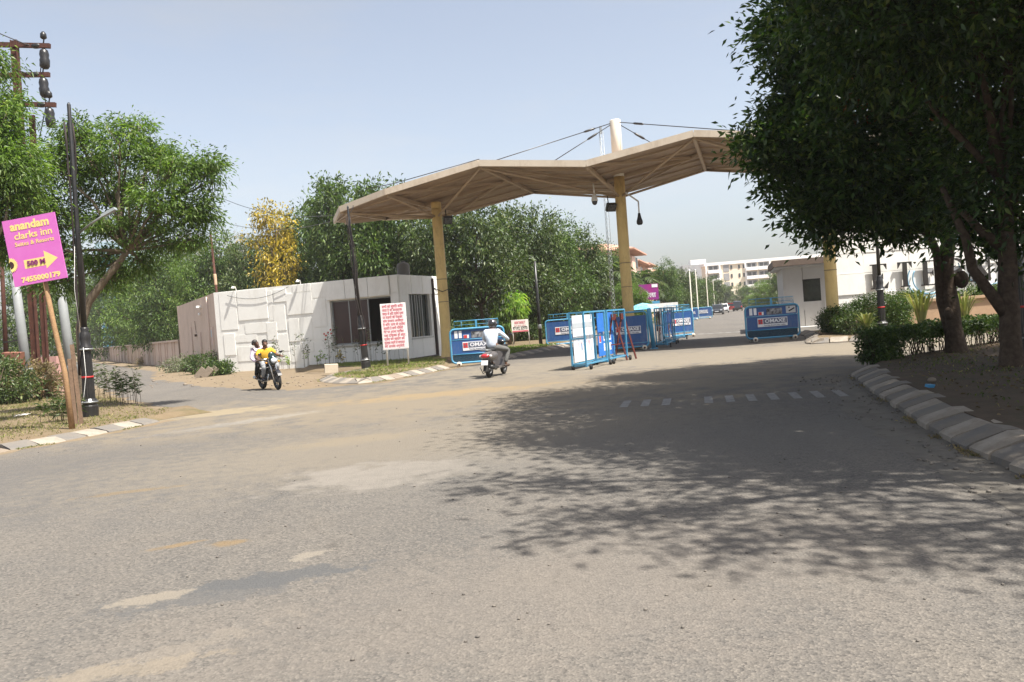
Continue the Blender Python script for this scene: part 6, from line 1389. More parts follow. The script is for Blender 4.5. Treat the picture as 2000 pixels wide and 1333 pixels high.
# weeds on the left verge
for u, v, n, h, m, lab in ((232, 792, 12, 1.0, L_grey, 'tall grey green weed right of the black lamp post'), (258, 794, 10, .85, L_hedge, 'dense weed at the tip of the left verge'), (205, 785, 9, 1.0, L_mid2, 'thin weed between the lamp post and the dense weed'), (118, 832, 12, .5, L_mid2, 'low grassy weed left of the leaning timber pole'), (128, 815, 8, .7, L_mid2, 'upright weed behind the leaning timber pole')):
    p = G(u, v); stalks(lab, (p.x, p.y, 0.1), n, h, 0.2, m, 'weed', 20, 0.17, 0.03, 'weed')
for u, v, w_, h_, lab in ((30, 790, 1.3, 1.5, 'brown dry undergrowth below the junction box'), (-30, 800, 1.4, 1.6, 'dark undergrowth at the far left edge'), (70, 760, .9, 1.0, 'undergrowth beside the brick pillar')):
    p = G(u, v); bush('undergrowth', lab, (p.x, p.y + 0.3, 0.05), [((0, 0, h_ * .5), (w_, .7, h_ * .55)), ((w_ * .5, .2, h_ * .4), (w_ * .6, .5, h_ * .45))], 190, 20, 0.13, 0.045, L_dry if 'brown' in lab else L_mid2, 0.15)
p = G(40, 822); t = MB()
for i in range(9): t.add([(random.gauss(0, .12), random.gauss(0, .1), 0.01 + random.random() * .06) for _ in range(4)], [(0, 1, 2), (0, 2, 3), (0, 3, 1), (1, 3, 2)])
tag(t.build('plastic_litter', white_paint, None, (p.x, p.y, 0.1)), 'crumpled white plastic litter on the left verge', 'litter')
# litter on the right verge
p = G(1818, 788); t = MB(); t.box((0, 0, .05), (.11, .07, .04), 0, rotm(.2, .1, .4)); t.box((.05, .03, .05), (.06, .05, .02), 0, rotm(-.3, .2, .1)); tag(t.build('blue_packet', mat('packet_blue', (0.05, 0.22, 0.4), 0.4), None, (p.x, p.y, 0.2)), 'crumpled blue packet lying behind the right kerb', 'litter')
p = G(1822, 772); t = MB(); t.ball((0, 0, .03), (.07, .055, .045), 8, 6); tag(t.build('stone', M_stone, None, (p.x, p.y, 0.2)), 'rounded grey stone near the blue packet on the right verge', 'stone')
# bushes before the name wall
p = P(1630, 640, 32.5)
bush('round_bush', 'round clipped green bush at the foot of the third gate column', (p.x, 32.3, 0.1), [((0, 0, .5), (.62, .6, .5))], 420, 22, 0.075, 0.03, L_hedge, 0.09, lo=0.7)
p = P(1712, 640, 30.8)
bush('clipped_bush', 'large clipped bush behind the slim black lamp post', (p.x, 31.2, 0.1), [((.3, 0, .75), (1.1, .7, .7)), ((-.5, 0, .55), (.9, .7, .62)), ((.85, 0, .9), (.55, .6, .6)), ((.85, 0, .4), (.6, .6, .5))], 900, 22, 0.075, 0.03, L_hedge, 0.1, lo=0.7)
p = P(1672, 640, 30.6); bush('shrub', 'loose brownish shrub between the round bush and the clipped bush', (p.x, 30.5, 0.1), [((0, 0, .4), (.6, .5, .45))], 110, 20, 0.1, 0.035, L_mid2, 0.1)
def blades(label, loc, n, h, m, name='yucca', spread=0.5):
    t = thing(name, label, 'plant', loc); q = MB()
    for i in range(n):
        a = random.uniform(0, 6.28); l = h * random.uniform(.7, 1.1); o_ = spread * random.uniform(.3, 1.0) * h; w_ = 0.045; sd = V(-math.sin(a), math.cos(a), 0) * w_; dr_ = V(math.cos(a), math.sin(a), 0)
        pts = [V(0, 0, 0) + dr_ * 0.04, dr_ * o_ * .35 + V(0, 0, l * .55), dr_ * o_ * .8 + V(0, 0, l * .92), dr_ * o_ * 1.25 + V(0, 0, l * 0.98)]
        vs = []
        for k, p_ in enumerate(pts): f = (1, 1, .7, .08)[k]; vs += [p_ - sd * f, p_ + V(0, 0, -0.012), p_ + sd * f]
        q.add(vs, [(k * 3 + j, k * 3 + j + 1, k * 3 + j + 4, k * 3 + j + 3) for k in range(3) for j in range(2)])
    q.build('blade', m, t); return t
L_blade = leafmat('blade_yellow', (0.09, 0.115, 0.03), (0.19, 0.2, 0.07), (0.27, 0.24, 0.11), 0.3)
for u, y, h, lab in ((1800, 29.5, 1.45, 'yellow green long bladed plant before the planter, left of the big trunk'), (1884, 29.3, 1.35, 'long bladed plant before the planter, right of the big trunk'), (1692, 29.4, .8, 'pale spiky plant at the foot of the slim lamp post')):
    p = P(u, 640, y); blades(lab, (p.x, y, 0.1), 34, h, L_blade)
for u, y, lab in ((1775, 32.6, 'trailing green plant on the left end of the stone planter'), (1935, 32.4, 'straggly plant growing in the stone planter right of the trunk'), (1900, 32.8, 'low green plant in the stone planter by the letter N')):
    p = P(u, 600, y); bush('planter_plant', lab, (p.x, y, 1.0), [((0, 0, .22), (.6, .4, .28))], 60, 18, 0.13, 0.05, L_mid, 0.12)
# the clipped hedge
hd = thing('hedge', 'clipped hedge, green on top and bare below, running behind the right verge', 'hedge', (7.5, 17.4, 0.15))
h0_, h1_ = V(0, 0, 0), V(5.9, 3.6, 0); hv = (h1_ - h0_); hl_ = hv.length; hv.normalize(); hq = V(-hv.y, hv.x, 0)
n = 15000; s = RNG.uniform(0, hl_, n); zz = RNG.beta(3.0, 1.1, n) * 0.68; y_ = RNG.uniform(-.36, .36, n)
end = s < 0.75; zz[end] = RNG.uniform(0.02, 0.7, end.sum())
keep = (zz > 0.38) | (RNG.uniform(size=n) < 0.22) | end; s, zz, y_ = s[keep], zz[keep], y_[keep]
surf = RNG.uniform(size=len(s)) < 0.5; y_[surf] = np.sign(y_[surf]) * RNG.uniform(.28, .38, surf.sum())
wob = 0.05 * np.sin(s * 3.1) + 0.03 * np.sin(s * 7.7)
c = np.array([[hv.x, hv.y, 0]]) * s[:, None] + np.array([[hq.x, hq.y, 0]]) * y_[:, None] + np.array([[0, 0, 1]]) * (zz + wob)[:, None]
link('foliage', leaf_mesh('foliage', c, RNG.normal(size=c.shape) + np.array([0, 0, 0.4]), 0.075, 0.034, L_hedge), hd)
xs = RNG.uniform(size=(3800, 1)) ; ex_ = np.concatenate([RNG.uniform(0, .7, (3800, 1)), RNG.uniform(-.36, .36, (3800, 1)), RNG.uniform(0, .68, (3800, 1))], 1)
c = ex_[:, 0:1] * np.array([[hv.x, hv.y, 0]]) + ex_[:, 1:2] * np.array([[hq.x, hq.y, 0]]) + ex_[:, 2:3] * np.array([[0, 0, 1]])
link('hedge_end', leaf_mesh('hedge_end', c, RNG.normal(size=c.shape) + np.array([0, 0, 0.3]), 0.075, 0.034, L_hedge), hd)
q = MB()
for i in range(230):
    s_ = random.uniform(0.1, hl_); o_ = random.uniform(-.2, .2); b_ = hv * s_ + hq * o_
    e = b_ + V(random.gauss(0, .12), random.gauss(0, .12), random.uniform(.4, .6)); q.tube([b_ + V(0, 0, -.05), b_.lerp(e, .5) + V(random.gauss(0, .03), random.gauss(0, .03), 0), e], [0.011, 0.008, 0.004], 4, caps=False)
q.build('stem', bark, hd)
# ================================================================== riders and vehicles
def skin(joints, edges, root, sub=1):
    """one continuous surface grown round a skeleton: joints {name: (place, radius)}"""
    names = list(joints); me = bpy.data.meshes.new('skeleton'); me.from_pydata([tuple(joints[n][0]) for n in names], [(names.index(a), names.index(b)) for a, b in edges], [])
    o = bpy.data.objects.new('skeleton', me); COL.objects.link(o); o.modifiers.new('s', 'SKIN'); o.modifiers.new('d', 'SUBSURF').levels = sub
    for i, n in enumerate(names):
        r = joints[n][1]; me.skin_vertices[0].data[i].radius = r if isinstance(r, tuple) else (r, r); me.skin_vertices[0].data[i].use_root = n == root
    dg = bpy.context.evaluated_depsgraph_get(); out = bpy.data.meshes.new_from_object(o.evaluated_get(dg)); bpy.data.objects.remove(o)
    for p in out.polygons: p.use_smooth = True
    return out
def join_mesh(name, meshes, mats):
    bm = bmesh.new()
    for m in meshes: bm.from_mesh(m)
    out = bpy.data.meshes.new(name); bm.to_mesh(out); bm.free(); out.materials.clear()
    for m in mats: out.materials.append(m)
    return out
M_skin = mat('brown_skin', (0.16, 0.085, 0.055), 0.55, (0.13, 0.07, 0.045), 12, 0.5)
M_skin2 = mat('darker_skin', (0.11, 0.06, 0.042), 0.55, (0.09, 0.05, 0.035), 12, 0.5)
M_hair = mat('black_hair', (0.012, 0.01, 0.01), 0.5, (0.03, 0.027, 0.025), 40, 0.6)
def rider(label, loc, rz, tilt, J, skinm, shirt, trousers, shoes, sleeve_long, hair=None, head_yaw=0.0, helmet=False):
    """J: joints of the pose in bike space (y forward)"""
    t = thing('person', label, 'person', loc); t.rotation_euler = (0, tilt, rz)
    g = lambda k: V(*J[k])
    hy = Matrix.Rotation(head_yaw, 3, 'Z'); hc = g('head')
    jo = {'pelvis': (g('pelvis'), (.145, .115)), 'belly': (g('pelvis').lerp(g('chest'), .45), (.135, .105)), 'chest': (g('chest'), (.15, .11)), 'neck': (g('neck'), .055), 'jaw': (hc + hy @ V(0, .025, -.05), (.062, .075)), 'skull': (hc + hy @ V(0, .0, .04), (.075, .092)), 'top': (hc + hy @ V(0, -.01, .095), (.05, .06)), 'nose': (hc + hy @ V(0, .105, -.01), .016)}
    ed = [('pelvis', 'belly'), ('belly', 'chest'), ('chest', 'neck'), ('neck', 'jaw'), ('jaw', 'skull'), ('skull', 'top'), ('jaw', 'nose')]
    for s in 'LR':
        sg_ = -1 if s == 'L' else 1
        jo['sh' + s] = (g('sh' + s), .058); jo['el' + s] = (g('el' + s), .042); jo['wr' + s] = (g('wr' + s), .028); jo['pa' + s] = (g('ha' + s), (.038, .02))
        jo['hi' + s] = (g('hi' + s), .09); jo['kn' + s] = (g('kn' + s), .06); jo['an' + s] = (g('an' + s), .04); jo['to' + s] = (g('to' + s), .03)
        ed += [('chest', 'sh' + s), ('sh' + s, 'el' + s), ('el' + s, 'wr' + s), ('wr' + s, 'pa' + s), ('pelvis', 'hi' + s), ('hi' + s, 'kn' + s), ('kn' + s, 'an' + s), ('an' + s, 'to' + s)]
    body = skin(jo, ed, 'pelvis')
    q = MB()
    for s in 'LR':                                                  # five fingers that curl over what the hand holds
        h = g('ha' + s); w_ = (h - g('wr' + s)).normalized(); sg_ = -1 if s == 'L' else 1
        side = V(0, 0, -1).cross(w_).normalized()
        for k, ln in enumerate((.07, .08, .075, .06)):
            b0 = h + side * (k - 1.5) * .021 + w_ * .025; q.tube([b0, b0 + w_ * ln * .5 + V(0, 0, .004), b0 + w_ * ln * .75 - V(0, 0, .03), b0 + w_ * ln * .5 - V(0, 0, .055)], [.011, .01, .009, .006], 6)
        b0 = h - side * sg_ * .0 + side * (.036 if s == 'L' else -.036) - w_ * .01; q.tube([b0, b0 + w_ * .03 + side * (.02 if s == 'L' else -.02) - V(0, 0, .01), b0 + w_ * .05 - V(0, 0, .035)], [.013, .011, .007], 6)
    for sg_ in (-1, 1): q.ball(hc + hy @ V(sg_ * .078, -.01, -.01), (.012, .022, .032), 6, 5)
    o = link('body', join_mesh('body', [body, q.mesh('fingers', [skinm])], [skinm]), t)
    q = MB()
    for sg_ in (-1, 1): q.ball(hc + hy @ V(sg_ * .032, .083, .018), (.013, .009, .008), 6, 5)
    q.ball(hc + hy @ V(0, .092, -.052), (.024, .008, .007), 8, 5)
    if not helmet: q.build('eyes_and_mouth', mat('dark_features', (0.04, 0.02, 0.018), 0.4), t)
    if hair:
        q = MB(); q.ball(hc + hy @ V(0, -.02, .062), (.086, .1, .078), 12, 8); q.ball(hc + hy @ V(0, -.055, .01), (.08, .06, .07), 10, 6)
        q.build('hair', hair, t)
    if helmet:
        q = MB(); q.ball(hc + V(0, 0, .035), (.135, .16, .15), 18, 12); q.build('helmet', mat('helmet_black', (0.015, 0.015, 0.017), 0.18, spec=0.7, coat=0.6), t)
        q = MB(); q.ball(hc + V(0, .045, .02), (.115, .125, .075), 14, 8); q.build('visor', glass_dark, t)
        q = MB(); q.tube([hc + V(-.137, -.02, .03), hc + V(-.1, -.06, .13), hc + V(0, -.085, .165), hc + V(.1, -.06, .13), hc + V(.137, -.02, .03)], .008, 5); q.build('helmet_stripe', mat('helmet_grey', (0.3, 0.3, 0.3), 0.3), t)
    # clothing
    js = {'hem': (g('pelvis') + V(0, -.02, -.06), (.2, .17)), 'belly': (g('pelvis').lerp(g('chest'), .4), (.165, .13)), 'chest': (g('chest'), (.185, .145)), 'upper': (g('chest').lerp(g('neck'), .5), (.15, .12)), 'collar': (g('chest').lerp(g('neck'), .86), (.085, .08))}
    es = [('hem', 'belly'), ('belly', 'chest'), ('chest', 'upper'), ('upper', 'collar')]
    for s in 'LR':
        js['sh' + s] = (g('sh' + s), .084); cu = g('sh' + s).lerp(g('el' + s), .8 if not sleeve_long else 1.0); js['el' + s] = (cu, .07 if not sleeve_long else .062); es += [('chest', 'sh' + s), ('sh' + s, 'el' + s)]
        if sleeve_long: js['cu' + s] = (g('el' + s).lerp(g('wr' + s), .92), .045); es.append(('el' + s, 'cu' + s))
    me = skin(js, es, 'hem'); me.materials.clear(); me.materials.append(shirt); link('shirt', me, t)
    js = {'waist': (g('pelvis') + V(0, 0, .02), (.155, .128))}; es = []
    for s in 'LR':
        js['hi' + s] = (g('hi' + s), .105); js['kn' + s] = (g('kn' + s), .08); js['an' + s] = (g('an' + s) + V(0, 0, .03), .062); es += [('waist', 'hi' + s), ('hi' + s, 'kn' + s), ('kn' + s, 'an' + s)]
    me = skin(js, es, 'waist'); me.materials.clear(); me.materials.append(trousers); link('trousers', me, t)
    for s in 'LR':
        a, b = g('an' + s), g('to' + s); d = (b - a).normalized(); q = MB(); q.ball(a.lerp(b, .5) - V(0, 0, .015), (.05, .145, .045), 10, 7, 0, rotm(0, 0, math.atan2(-d.x, d.y))); q.build('shoe', shoes, t)
    return t
def wheel_part(parent, y, r, wd, M=None, spokes=6, name='wheel', z=None, rot=0.0, x=0.0):
    z = r if z is None else z; Mx = rotm(0, 0, rot) @ rotm(0, R(90), 0)
    w_ = bpy.data.objects.new(name, None); COL.objects.link(w_); w_.parent = parent; w_.location = (x, y, z)
    q = MB(); n = 26; prof = [(r - .075, -wd * .38), (r - .03, -wd * .5), (r - .006, -wd * .3), (r, 0), (r - .006, wd * .3), (r - .03, wd * .5), (r - .075, wd * .38), (r - .075, -wd * .38)]
    vs = [Mx @ V(a * math.cos(2 * math.pi * k / n), a * math.sin(2 * math.pi * k / n), z_) for a, z_ in prof for k in range(n)]
    q.add(vs, [(i * n + k, i * n + (k + 1) % n, (i + 1) * n + (k + 1) % n, (i + 1) * n + k) for i in range(len(prof) - 1) for k in range(n)], 0, True); q.build('tyre', rubber, w_)
    q = MB(); prof = [(r - .1, -wd * .3), (r - .074, -wd * .34), (r - .074, wd * .34), (r - .1, wd * .3), (r - .1, -wd * .3)]
    vs = [Mx @ V(a * math.cos(2 * math.pi * k / n), a * math.sin(2 * math.pi * k / n), z_) for a, z_ in prof for k in range(n)]
    q.add(vs, [(i * n + k, i * n + (k + 1) % n, (i + 1) * n + (k + 1) % n, (i + 1) * n + k) for i in range(4) for k in range(n)], 0, True)
    for k in range(spokes):
        a = 2 * math.pi * k / spokes; q.bar(Mx @ V(.03 * math.cos(a), .03 * math.sin(a), 0), Mx @ V((r - .08) * math.cos(a), (r - .08) * math.sin(a), 0), .028, .02)
    q.lathe([(.045, -wd * .45), (.045, wd * .45)], (0, 0, 0), 10, 0, True, Mx); q.build('rim', mat('alloy', (0.07, 0.07, 0.072), 0.5, metal=0.5), w_)
    return w_
blk = mat('gloss_black', (0.012, 0.012, 0.014), 0.22, spec=0.6, coat=0.5)
M_eng = mat('engine_grey', (0.11, 0.11, 0.11), 0.5, (0.06, 0.06, 0.06), 20, 0.7, metal=0.4)
# ---- the motorcycle with two men
def motorcycle(label, loc, rz, tilt):
    t = thing('motorcycle', label, 'motorcycle', loc); t.rotation_euler = (0, tilt, rz)
    wheel_part(t, .64, .3, .09, rot=-0.04); wheel_part(t, -.64, .3, .11)
    q = MB()
    for x in (-.085, .085): q.tube([V(x, .64, .3), V(x, .42, .82), V(x, .36, .98)], .024, 8)
    q.build('fork', chrome, t)
    q = MB(); pts = [V(0, .64 + .34 * math.sin(R(a)), .3 + .34 * math.cos(R(a))) for a in range(-75, 70, 14)]
    for a, b in zip(pts[:-1], pts[1:]): q.bar(a, b, .12, .02, up=(0, 0.3, 1) if abs((b - a).z) < abs((b - a).y) else (0, 1, 0))
    q.build('front_mudguard', blk, t)
    q = MB(); q.ball((0, .52, .93), (.13, .12, .16), 14, 9); q.ball((0, .47, 1.06), (.12, .07, .13), 12, 8); q.build('headlight_fairing', mat('fairing_green_black', (0.012, 0.03, 0.028), 0.2, spec=0.6, coat=0.5), t)
    q = MB(); q.ball((0, .6, .92), (.095, .06, .085), 14, 9); q.build('headlight', mat('headlight_glass', (0.75, 0.8, 0.85), 0.08, spec=0.8), t)
    q = MB(); q.ball((0, .2, .84), (.14, .26, .13), 14, 9); q.build('fuel_tank', blk, t)
    q = MB(); q.ball((0, -.2, .79), (.13, .28, .055), 12, 7); q.ball((0, -.55, .82), (.13, .26, .055), 12, 7); q.build('seat', mat('seat_vinyl', (0.02, 0.02, 0.02), 0.6), t)
    q = MB(); q.box((0, .08, .45), (.2, .3, .28)); q.tube([V(0, .12, .52), V(0, .24, .66)], .085, 10); q.tube([V(-.13, .05, .4), V(.13, .05, .4)], .1, 12); q.build('engine', M_eng, t)
    q = MB(); q.tube([V(.1, .25, .5), V(.13, .2, .3), V(.15, -.1, .27), V(.16, -.4, .32)], .025, 8); q.tube([V(.16, -.4, .32), V(.17, -.85, .4)], [.045, .05], 10); q.build('exhaust', chrome, t)
    q = MB(); q.tube([V(0, .4, .95), V(0, .25, .55), V(0, 0, .3), V(0, -.3, .35), V(0, -.64, .3)], .03, 8); q.tube([V(0, .3, .8), V(0, -.75, .74)], .03, 8)
    for x in (-.1, .1): q.tube([V(x, -.64, .3), V(x, -.5, .72)], .03, 8)
    q.build('frame', blk, t)
    q = MB(); q.tube([V(-.36, .3, .99), V(-.2, .36, .98), V(0, .37, .97), V(.2, .36, .98), V(.36, .3, .99)], .014, 7); q.build('handlebar', chrome, t)
    for x in (-1, 1):
        q = MB(); q.tube([V(x * .25, .37, .98), V(x * .33, .4, 1.12)], .008, 5); q.ball((x * .34, .4, 1.15), (.06, .02, .04), 8, 6); q.build('mirror', blk, t)
        q = MB(); q.ball((x * .2, .47, .86), (.035, .035, .03), 8, 5); q.build('indicator', mat('amber', (0.6, 0.25, 0.03), 0.3), t)
        q = MB(); q.tube([V(x * .05, .05, .3), V(x * .27, .05, .3)], .014, 6); q.tube([V(x * .05, -.4, .36), V(x * .25, -.4, .36)], .014, 6); q.build('footpeg', rubber, t)
    q = MB(); q.box((0, -.05, .6), (.22, .35, .18)); q.build('side_panel', blk, t)
    q = MB(); pts = [V(0, -.64 + .34 * math.sin(R(a)), .3 + .34 * math.cos(R(a))) for a in range(-80, 30, 14)]
    for a, b in zip(pts[:-1], pts[1:]): q.bar(a, b, .14, .02, up=(0, 0.3, 1) if abs((b - a).z) < abs((b - a).y) else (0, 1, 0))
    q.build('rear_mudguard', blk, t)
    q = MB(); q.box((0, -.86, .74), (.14, .06, .08)); q.build('tail_light', logo_red, t)
    return t
gm = (G(514, 759) + G(545, 763)) / 2; hd_ = V(0.6, -0.8, 0); mrz = math.atan2(-hd_.x, hd_.y)
ml = (gm.x, gm.y, 0.005); MT = 0.06
motorcycle('black motorcycle with two riders turning out of the left road', ml, mrz, MT)
J1 = dict(pelvis=(0, -.14, .84), chest=(0, -.05, 1.18), neck=(0, -.01, 1.33), head=(0, .04, 1.445), shL=(-.185, -.05, 1.245), shR=(.185, -.05, 1.245), elL=(-.34, .06, 1.04), elR=(.34, .06, 1.04), wrL=(-.36, .25, 1.02), wrR=(.36, .25, 1.02), haL=(-.36, .31, 1.015), haR=(.36, .31, 1.015),
          hiL=(-.11, -.08, .83), hiR=(.11, -.08, .83), knL=(-.22, .3, .74), knR=(.22, .3, .74), anL=(-.2, .02, .38), anR=(.2, .02, .38), toL=(-.22, .17, .33), toR=(.22, .17, .33))
M_yellow = mat('mustard_shirt', (0.62, 0.37, 0.035), 0.85, (0.5, 0.29, 0.025), 9, 0.7, 0.3, 30)
rider('man in a mustard yellow t-shirt and pale grey jeans riding the black motorcycle', ml, mrz, MT, J1, M_skin, M_yellow, mat('pale_jeans', (0.3, 0.305, 0.31), 0.9, (0.2, 0.21, 0.23), 8, 0.7, 0.3, 30), mat('shoe_dark', (0.03, 0.035, 0.05), 0.7), False, M_hair, -0.2)
J2 = dict(pelvis=(.0, -.55, .87), chest=(.03, -.5, 1.21), neck=(.07, -.46, 1.36), head=(.13, -.43, 1.47), shL=(-.15, -.49, 1.27), shR=(.21, -.49, 1.27), elL=(-.3, -.42, 1.02), elR=(.33, -.42, 1.02), wrL=(-.22, -.18, .9), wrR=(.24, -.2, .9), haL=(-.19, -.12, .88), haR=(.21, -.14, .88),
          hiL=(-.12, -.48, .85), hiR=(.12, -.48, .85), knL=(-.27, -.12, .8), knR=(.27, -.12, .8), anL=(-.23, -.42, .44), anR=(.25, -.42, .44), toL=(-.26, -.28, .38), toR=(.3, -.28, .38))
rider('man in a pale lilac shirt and black trousers sitting behind the yellow shirted rider', ml, mrz, MT, J2, M_skin2, mat('lilac_shirt', (0.56, 0.48, 0.58), 0.85, (0.45, 0.37, 0.5), 14, 0.9, 0.3, 30), mat('black_trousers', (0.018, 0.018, 0.02), 0.9), mat('shoe_brown', (0.06, 0.04, 0.03), 0.7), True, mat('grey_hair', (0.05, 0.045, 0.043), 0.6), 0.6)
# ---- the scooter and its helmeted rider
def scooter(label, loc, rz, tilt):
    t = thing('scooter', label, 'scooter', loc); t.rotation_euler = (0, tilt, rz)
    M_b = mat('scooter_grey', (0.12, 0.11, 0.11), 0.3, (0.08, 0.075, 0.075), 4, 0.6, spec=0.6, coat=0.4)
    wheel_part(t, .62, .23, .09, spokes=5); wheel_part(t, -.6, .23, .1, spokes=5)
    q = MB(); q.ball((0, -.45, .62), (.19, .42, .17), 16, 10); q.ball((0, -.72, .62), (.17, .2, .13), 14, 9); q.build('rear_body', M_b, t)
    q = MB(); q.box((0, .05, .27), (.3, .5, .07)); q.build('footboard', M_b, t)
    q = MB(); q.plate([(-.2, .36, .25), (.2, .36, .25), (.22, .5, .9), (-.22, .5, .9)], .05); q.ball((0, .52, .7), (.19, .07, .26), 12, 8); q.build('front_apron', M_b, t)
    q = MB(); q.ball((0, -.3, .79), (.15, .42, .06), 14, 8); q.build('seat', mat('seat_vinyl', (0.02, 0.02, 0.02), 0.6), t)
    q = MB(); q.tube([V(-.13, -.65, .76), V(-.15, -.85, .8), V(0, -.92, .81), V(.15, -.85, .8), V(.13, -.65, .76)], .014, 7); q.build('grab_rail', M_frame, t)
    q = MB(); q.ball((0, -.88, .64), (.13, .06, .06), 12, 8); q.build('tail_light', mat('tail_red', (0.55, 0.03, 0.04), 0.2, spec=0.6), t)
    for x in (-1, 1):
        q = MB(); q.ball((x * .155, -.83, .63), (.045, .06, .045), 8, 6); q.build('indicator', mat('clear_lens', (0.5, 0.46, 0.44), 0.2), t)
    q = MB(); q.bar((0, -.84, .58), (0, -.95, .38), .18, .02, up=(0, 1, 0)); q.bar((0, -.8, .45), (0, -.93, .2), .13, .015, up=(0, 1, 0)); q.build('rear_mudguard', rubber, t)
    q = MB(); q.box((0, -.945, .45), (.2, .012, .14), 0, rotm(-.25, 0, 0)); q.build('number_plate', sticker_white, t)
    q = MB(); q.tube([V(.12, -.3, .28), V(.14, -.5, .25)], .03, 8); q.tube([V(.15, -.45, .26), V(.17, -.9, .33)], [.055, .06], 12); q.build('exhaust', mat('exhaust_dark', (0.05, 0.05, 0.05), 0.4, metal=0.5), t)
    q = MB(); q.box((-.08, -.35, .28), (.16, .5, .16)); q.tube([V(-.09, -.6, .23), V(-.09, -.5, .5)], .03, 8); q.build('engine', M_eng, t)
    q = MB(); q.tube([V(0, .62, .23), V(0, .5, .7), V(0, .42, .98)], .035, 8); q.tube([V(-.33, .33, 1.0), V(0, .42, .98), V(.33, .33, 1.0)], .02, 8); q.ball((0, .46, .98), (.15, .08, .08), 10, 7); q.build('handlebar', blk, t)
    q = MB(); q.tube([V(-.03, -.15, .27), V(-.22, -.3, .05), V(-.24, -.32, .02)], .014, 6); q.tube([V(-.06, -.4, .2), V(-.2, -.6, .12), V(-.25, -.66, .3)], .014, 6); q.build('stand', M_frame, t)
    for x in (-1, 1):
        q = MB(); q.tube([V(x * .24, .38, 1.0), V(x * .34, .4, 1.16)], .008, 5); q.ball((x * .36, .4, 1.19), (.065, .02, .045), 8, 6); q.build('mirror', blk, t)
    return t
gs = G(957, 738); hs = V(0.33, 0.94, 0); srz = math.atan2(-hs.x, hs.y); slc = gs + hs.normalized() * 0.58
scooter('grey scooter with a red tail light and white plate seen from behind', (slc.x, slc.y, 0.005), srz, 0.02)
J3 = dict(pelvis=(0, -.3, .86), chest=(0, -.22, 1.24), neck=(0, -.17, 1.41), head=(0, -.12, 1.5), shL=(-.2, -.22, 1.31), shR=(.2, -.22, 1.31), elL=(-.33, -.06, 1.1), elR=(.37, -.06, 1.12), wrL=(-.33, .2, 1.03), wrR=(.36, .2, 1.04), haL=(-.33, .27, 1.02), haR=(.34, .27, 1.02),
          hiL=(-.13, -.24, .85), hiR=(.13, -.24, .85), knL=(-.25, .2, .74), knR=(.36, .14, .76), anL=(-.16, .08, .38), anR=(.3, -.02, .34), toL=(-.17, .24, .33), toR=(.34, .12, .29))
rider('man in a pale blue shirt, grey trousers and black helmet riding the scooter away', (slc.x, slc.y, 0.005), srz, 0.02, J3, M_skin, mat('pale_blue_shirt', (0.58, 0.64, 0.72), 0.85, (0.5, 0.56, 0.65), 7, 0.7, 0.5, 14), mat('grey_trousers', (0.13, 0.128, 0.122), 0.9, (0.09, 0.09, 0.086), 7, 0.7, 0.4, 20), mat('shoe_brown', (0.06, 0.04, 0.03), 0.7), True, None, 0.0, True)

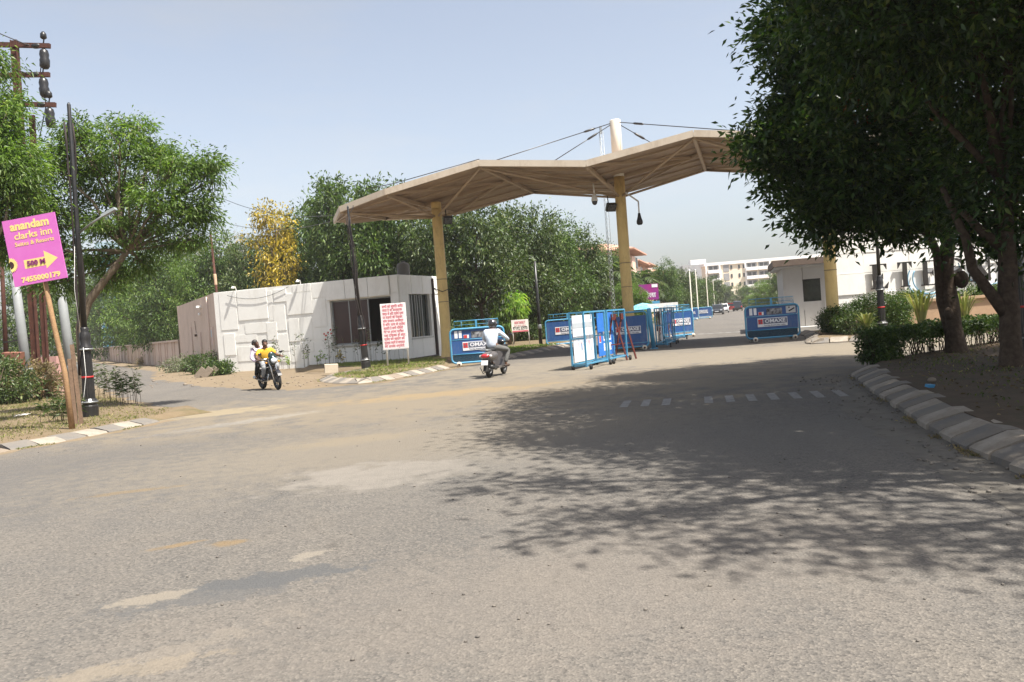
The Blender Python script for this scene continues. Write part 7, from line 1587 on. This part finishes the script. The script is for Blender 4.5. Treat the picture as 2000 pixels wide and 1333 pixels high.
# ---- cars parked up the road
def car(label, loc, rz, paint, tall=1.48):
    t = thing('parked_car', label, 'car', loc, rz, 'cars parked along the far road'); pm_ = mat('car_' + paint[0], paint[1], 0.25, paint[1], spec=0.6, coat=0.7)
    hw = 0.8
    side = [(-1.85, .3), (-1.9, .62), (-1.82, .85), (-1.05, .92), (.95, .92), (1.6, .84), (1.86, .7), (1.9, .35), (1.8, .25), (-1.75, .25)]
    q = MB(); n = len(side); vs = [(x * hw, y, z) for x in (-1, 1) for y, z in side]; q.add(vs, [tuple(range(n)), tuple(reversed(range(n, 2 * n)))] + [((i + 1) % n, i, n + i, n + (i + 1) % n) for i in range(n)])
    q.build('body', pm_, t)
    roof = [(-1.7, .86), (-1.35, tall - .08), (-.9, tall), (.15, tall - .02), (.45, tall - .1), (1.0, .9)]
    q = MB(); n = len(roof); vs = [(x * (hw - (.03 if z < 1 else .14)), y, z) for x in (-1, 1) for y, z in roof]; q.add(vs, [tuple(range(n)), tuple(reversed(range(n, 2 * n)))] + [(i + 1, i, n + i, n + i + 1) for i in range(n - 1)]); q.build('cabin', pm_, t)
    q = MB()
    for x in (-1, 1): q.add([(x * (hw - .02), -1.3, .95), (x * (hw - .02), .85, .95), (x * (hw - .118), .3, tall - .14), (x * (hw - .118), -1.1, tall - .14)], [(0, 1, 2, 3)])
    q.add([(-.66, 1.0, .95), (.66, 1.0, .95), (.6, .5, tall - .12), (-.6, .5, tall - .12)], [(0, 1, 2, 3)]); q.add([(-.64, -1.66, .98), (.64, -1.66, .98), (.58, -1.39, tall - .16), (-.58, -1.39, tall - .16)], [(0, 3, 2, 1)])
    q.build('window', glass_dark, t)
    for x in (-.74, .74):
        for y in (-1.2, 1.2):
            q = MB(); q.lathe([(.3, -.09), (.3, .09)], (x, y, .3), 16, 0, True, rotm(0, R(90), 0)); q.lathe([(.18, -.1), (.18, .1)], (x, y, .3), 10, 1, True, rotm(0, R(90), 0)); q.build('wheel', [rubber, M_frame], t)
        q = MB(); q.box((x * .85, 1.82, .68), (.3, .12, .15)); q.build('headlight', mat('lens', (0.6, 0.62, 0.64), 0.1), t)
        q = MB(); q.box((x * .9, -1.86, .76), (.22, .06, .22)); q.build('tail_light', mat('tail_red', (0.55, 0.03, 0.04), 0.2), t)
        q = MB(); q.ball((x * 1.2, .72, .98), (.09, .06, .06), 8, 5); q.build('mirror', pm_, t)
    q = MB(); q.box((0, 1.9, .42), (1.4, .08, .16)); q.box((0, -1.9, .45), (1.5, .08, .2)); q.build('bumper', rubber, t)
    q = MB(); q.box((0, 1.95, .48), (.5, .02, .11)); q.build('number_plate', sticker_white, t)
    return t
for u, v, dy, rz, pt, tall, lab in ((1402, 615, 0, 3.1 - RDA, ('charcoal', (0.03, 0.032, 0.036)), 1.5, 'dark grey parked car beside the white banded barrier'), (1414, 611.5, 0, 3.14 - RDA, ('white', (0.7, 0.7, 0.7)), 1.5, 'white parked car between the dark grey and the red cars'), (1425, 608.2, 0, -RDA + 1.2, ('red', (0.42, 0.03, 0.03)), 1.5, 'red parked car far up the road'),
                              (1441, 608, 0, -RDA, ('black', (0.012, 0.012, 0.014)), 1.75, 'black tall car driving at the far end of the road'), (1490, 601, 0, -RDA + 0.9, ('silver', (0.6, 0.62, 0.63)), 1.5, 'white car seen through the top rail of the right barrier')):
    p = G(u, v); car(lab, (p.x, p.y, 0.006), rz, pt, tall)
# ================================================================== dusty air
hz = MB(); hz.box((0, 250, 11.5), (760, 600, 25)); 
hm = bpy.data.materials.new('dusty_air'); hm.use_nodes = True; t_ = hm.node_tree; t_.nodes.remove(t_.nodes['Principled BSDF'])
pv = t_.nodes.new('ShaderNodeVolumePrincipled'); pv.inputs['Color'].default_value = (0.93, 0.93, 0.94, 1); pv.inputs['Density'].default_value = 0.00038; pv.inputs['Anisotropy'].default_value = 0.3
t_.links.new(pv.outputs[0], t_.nodes['Material Output'].inputs['Volume'])
tag(hz.build('haze', hm), kind='stuff')
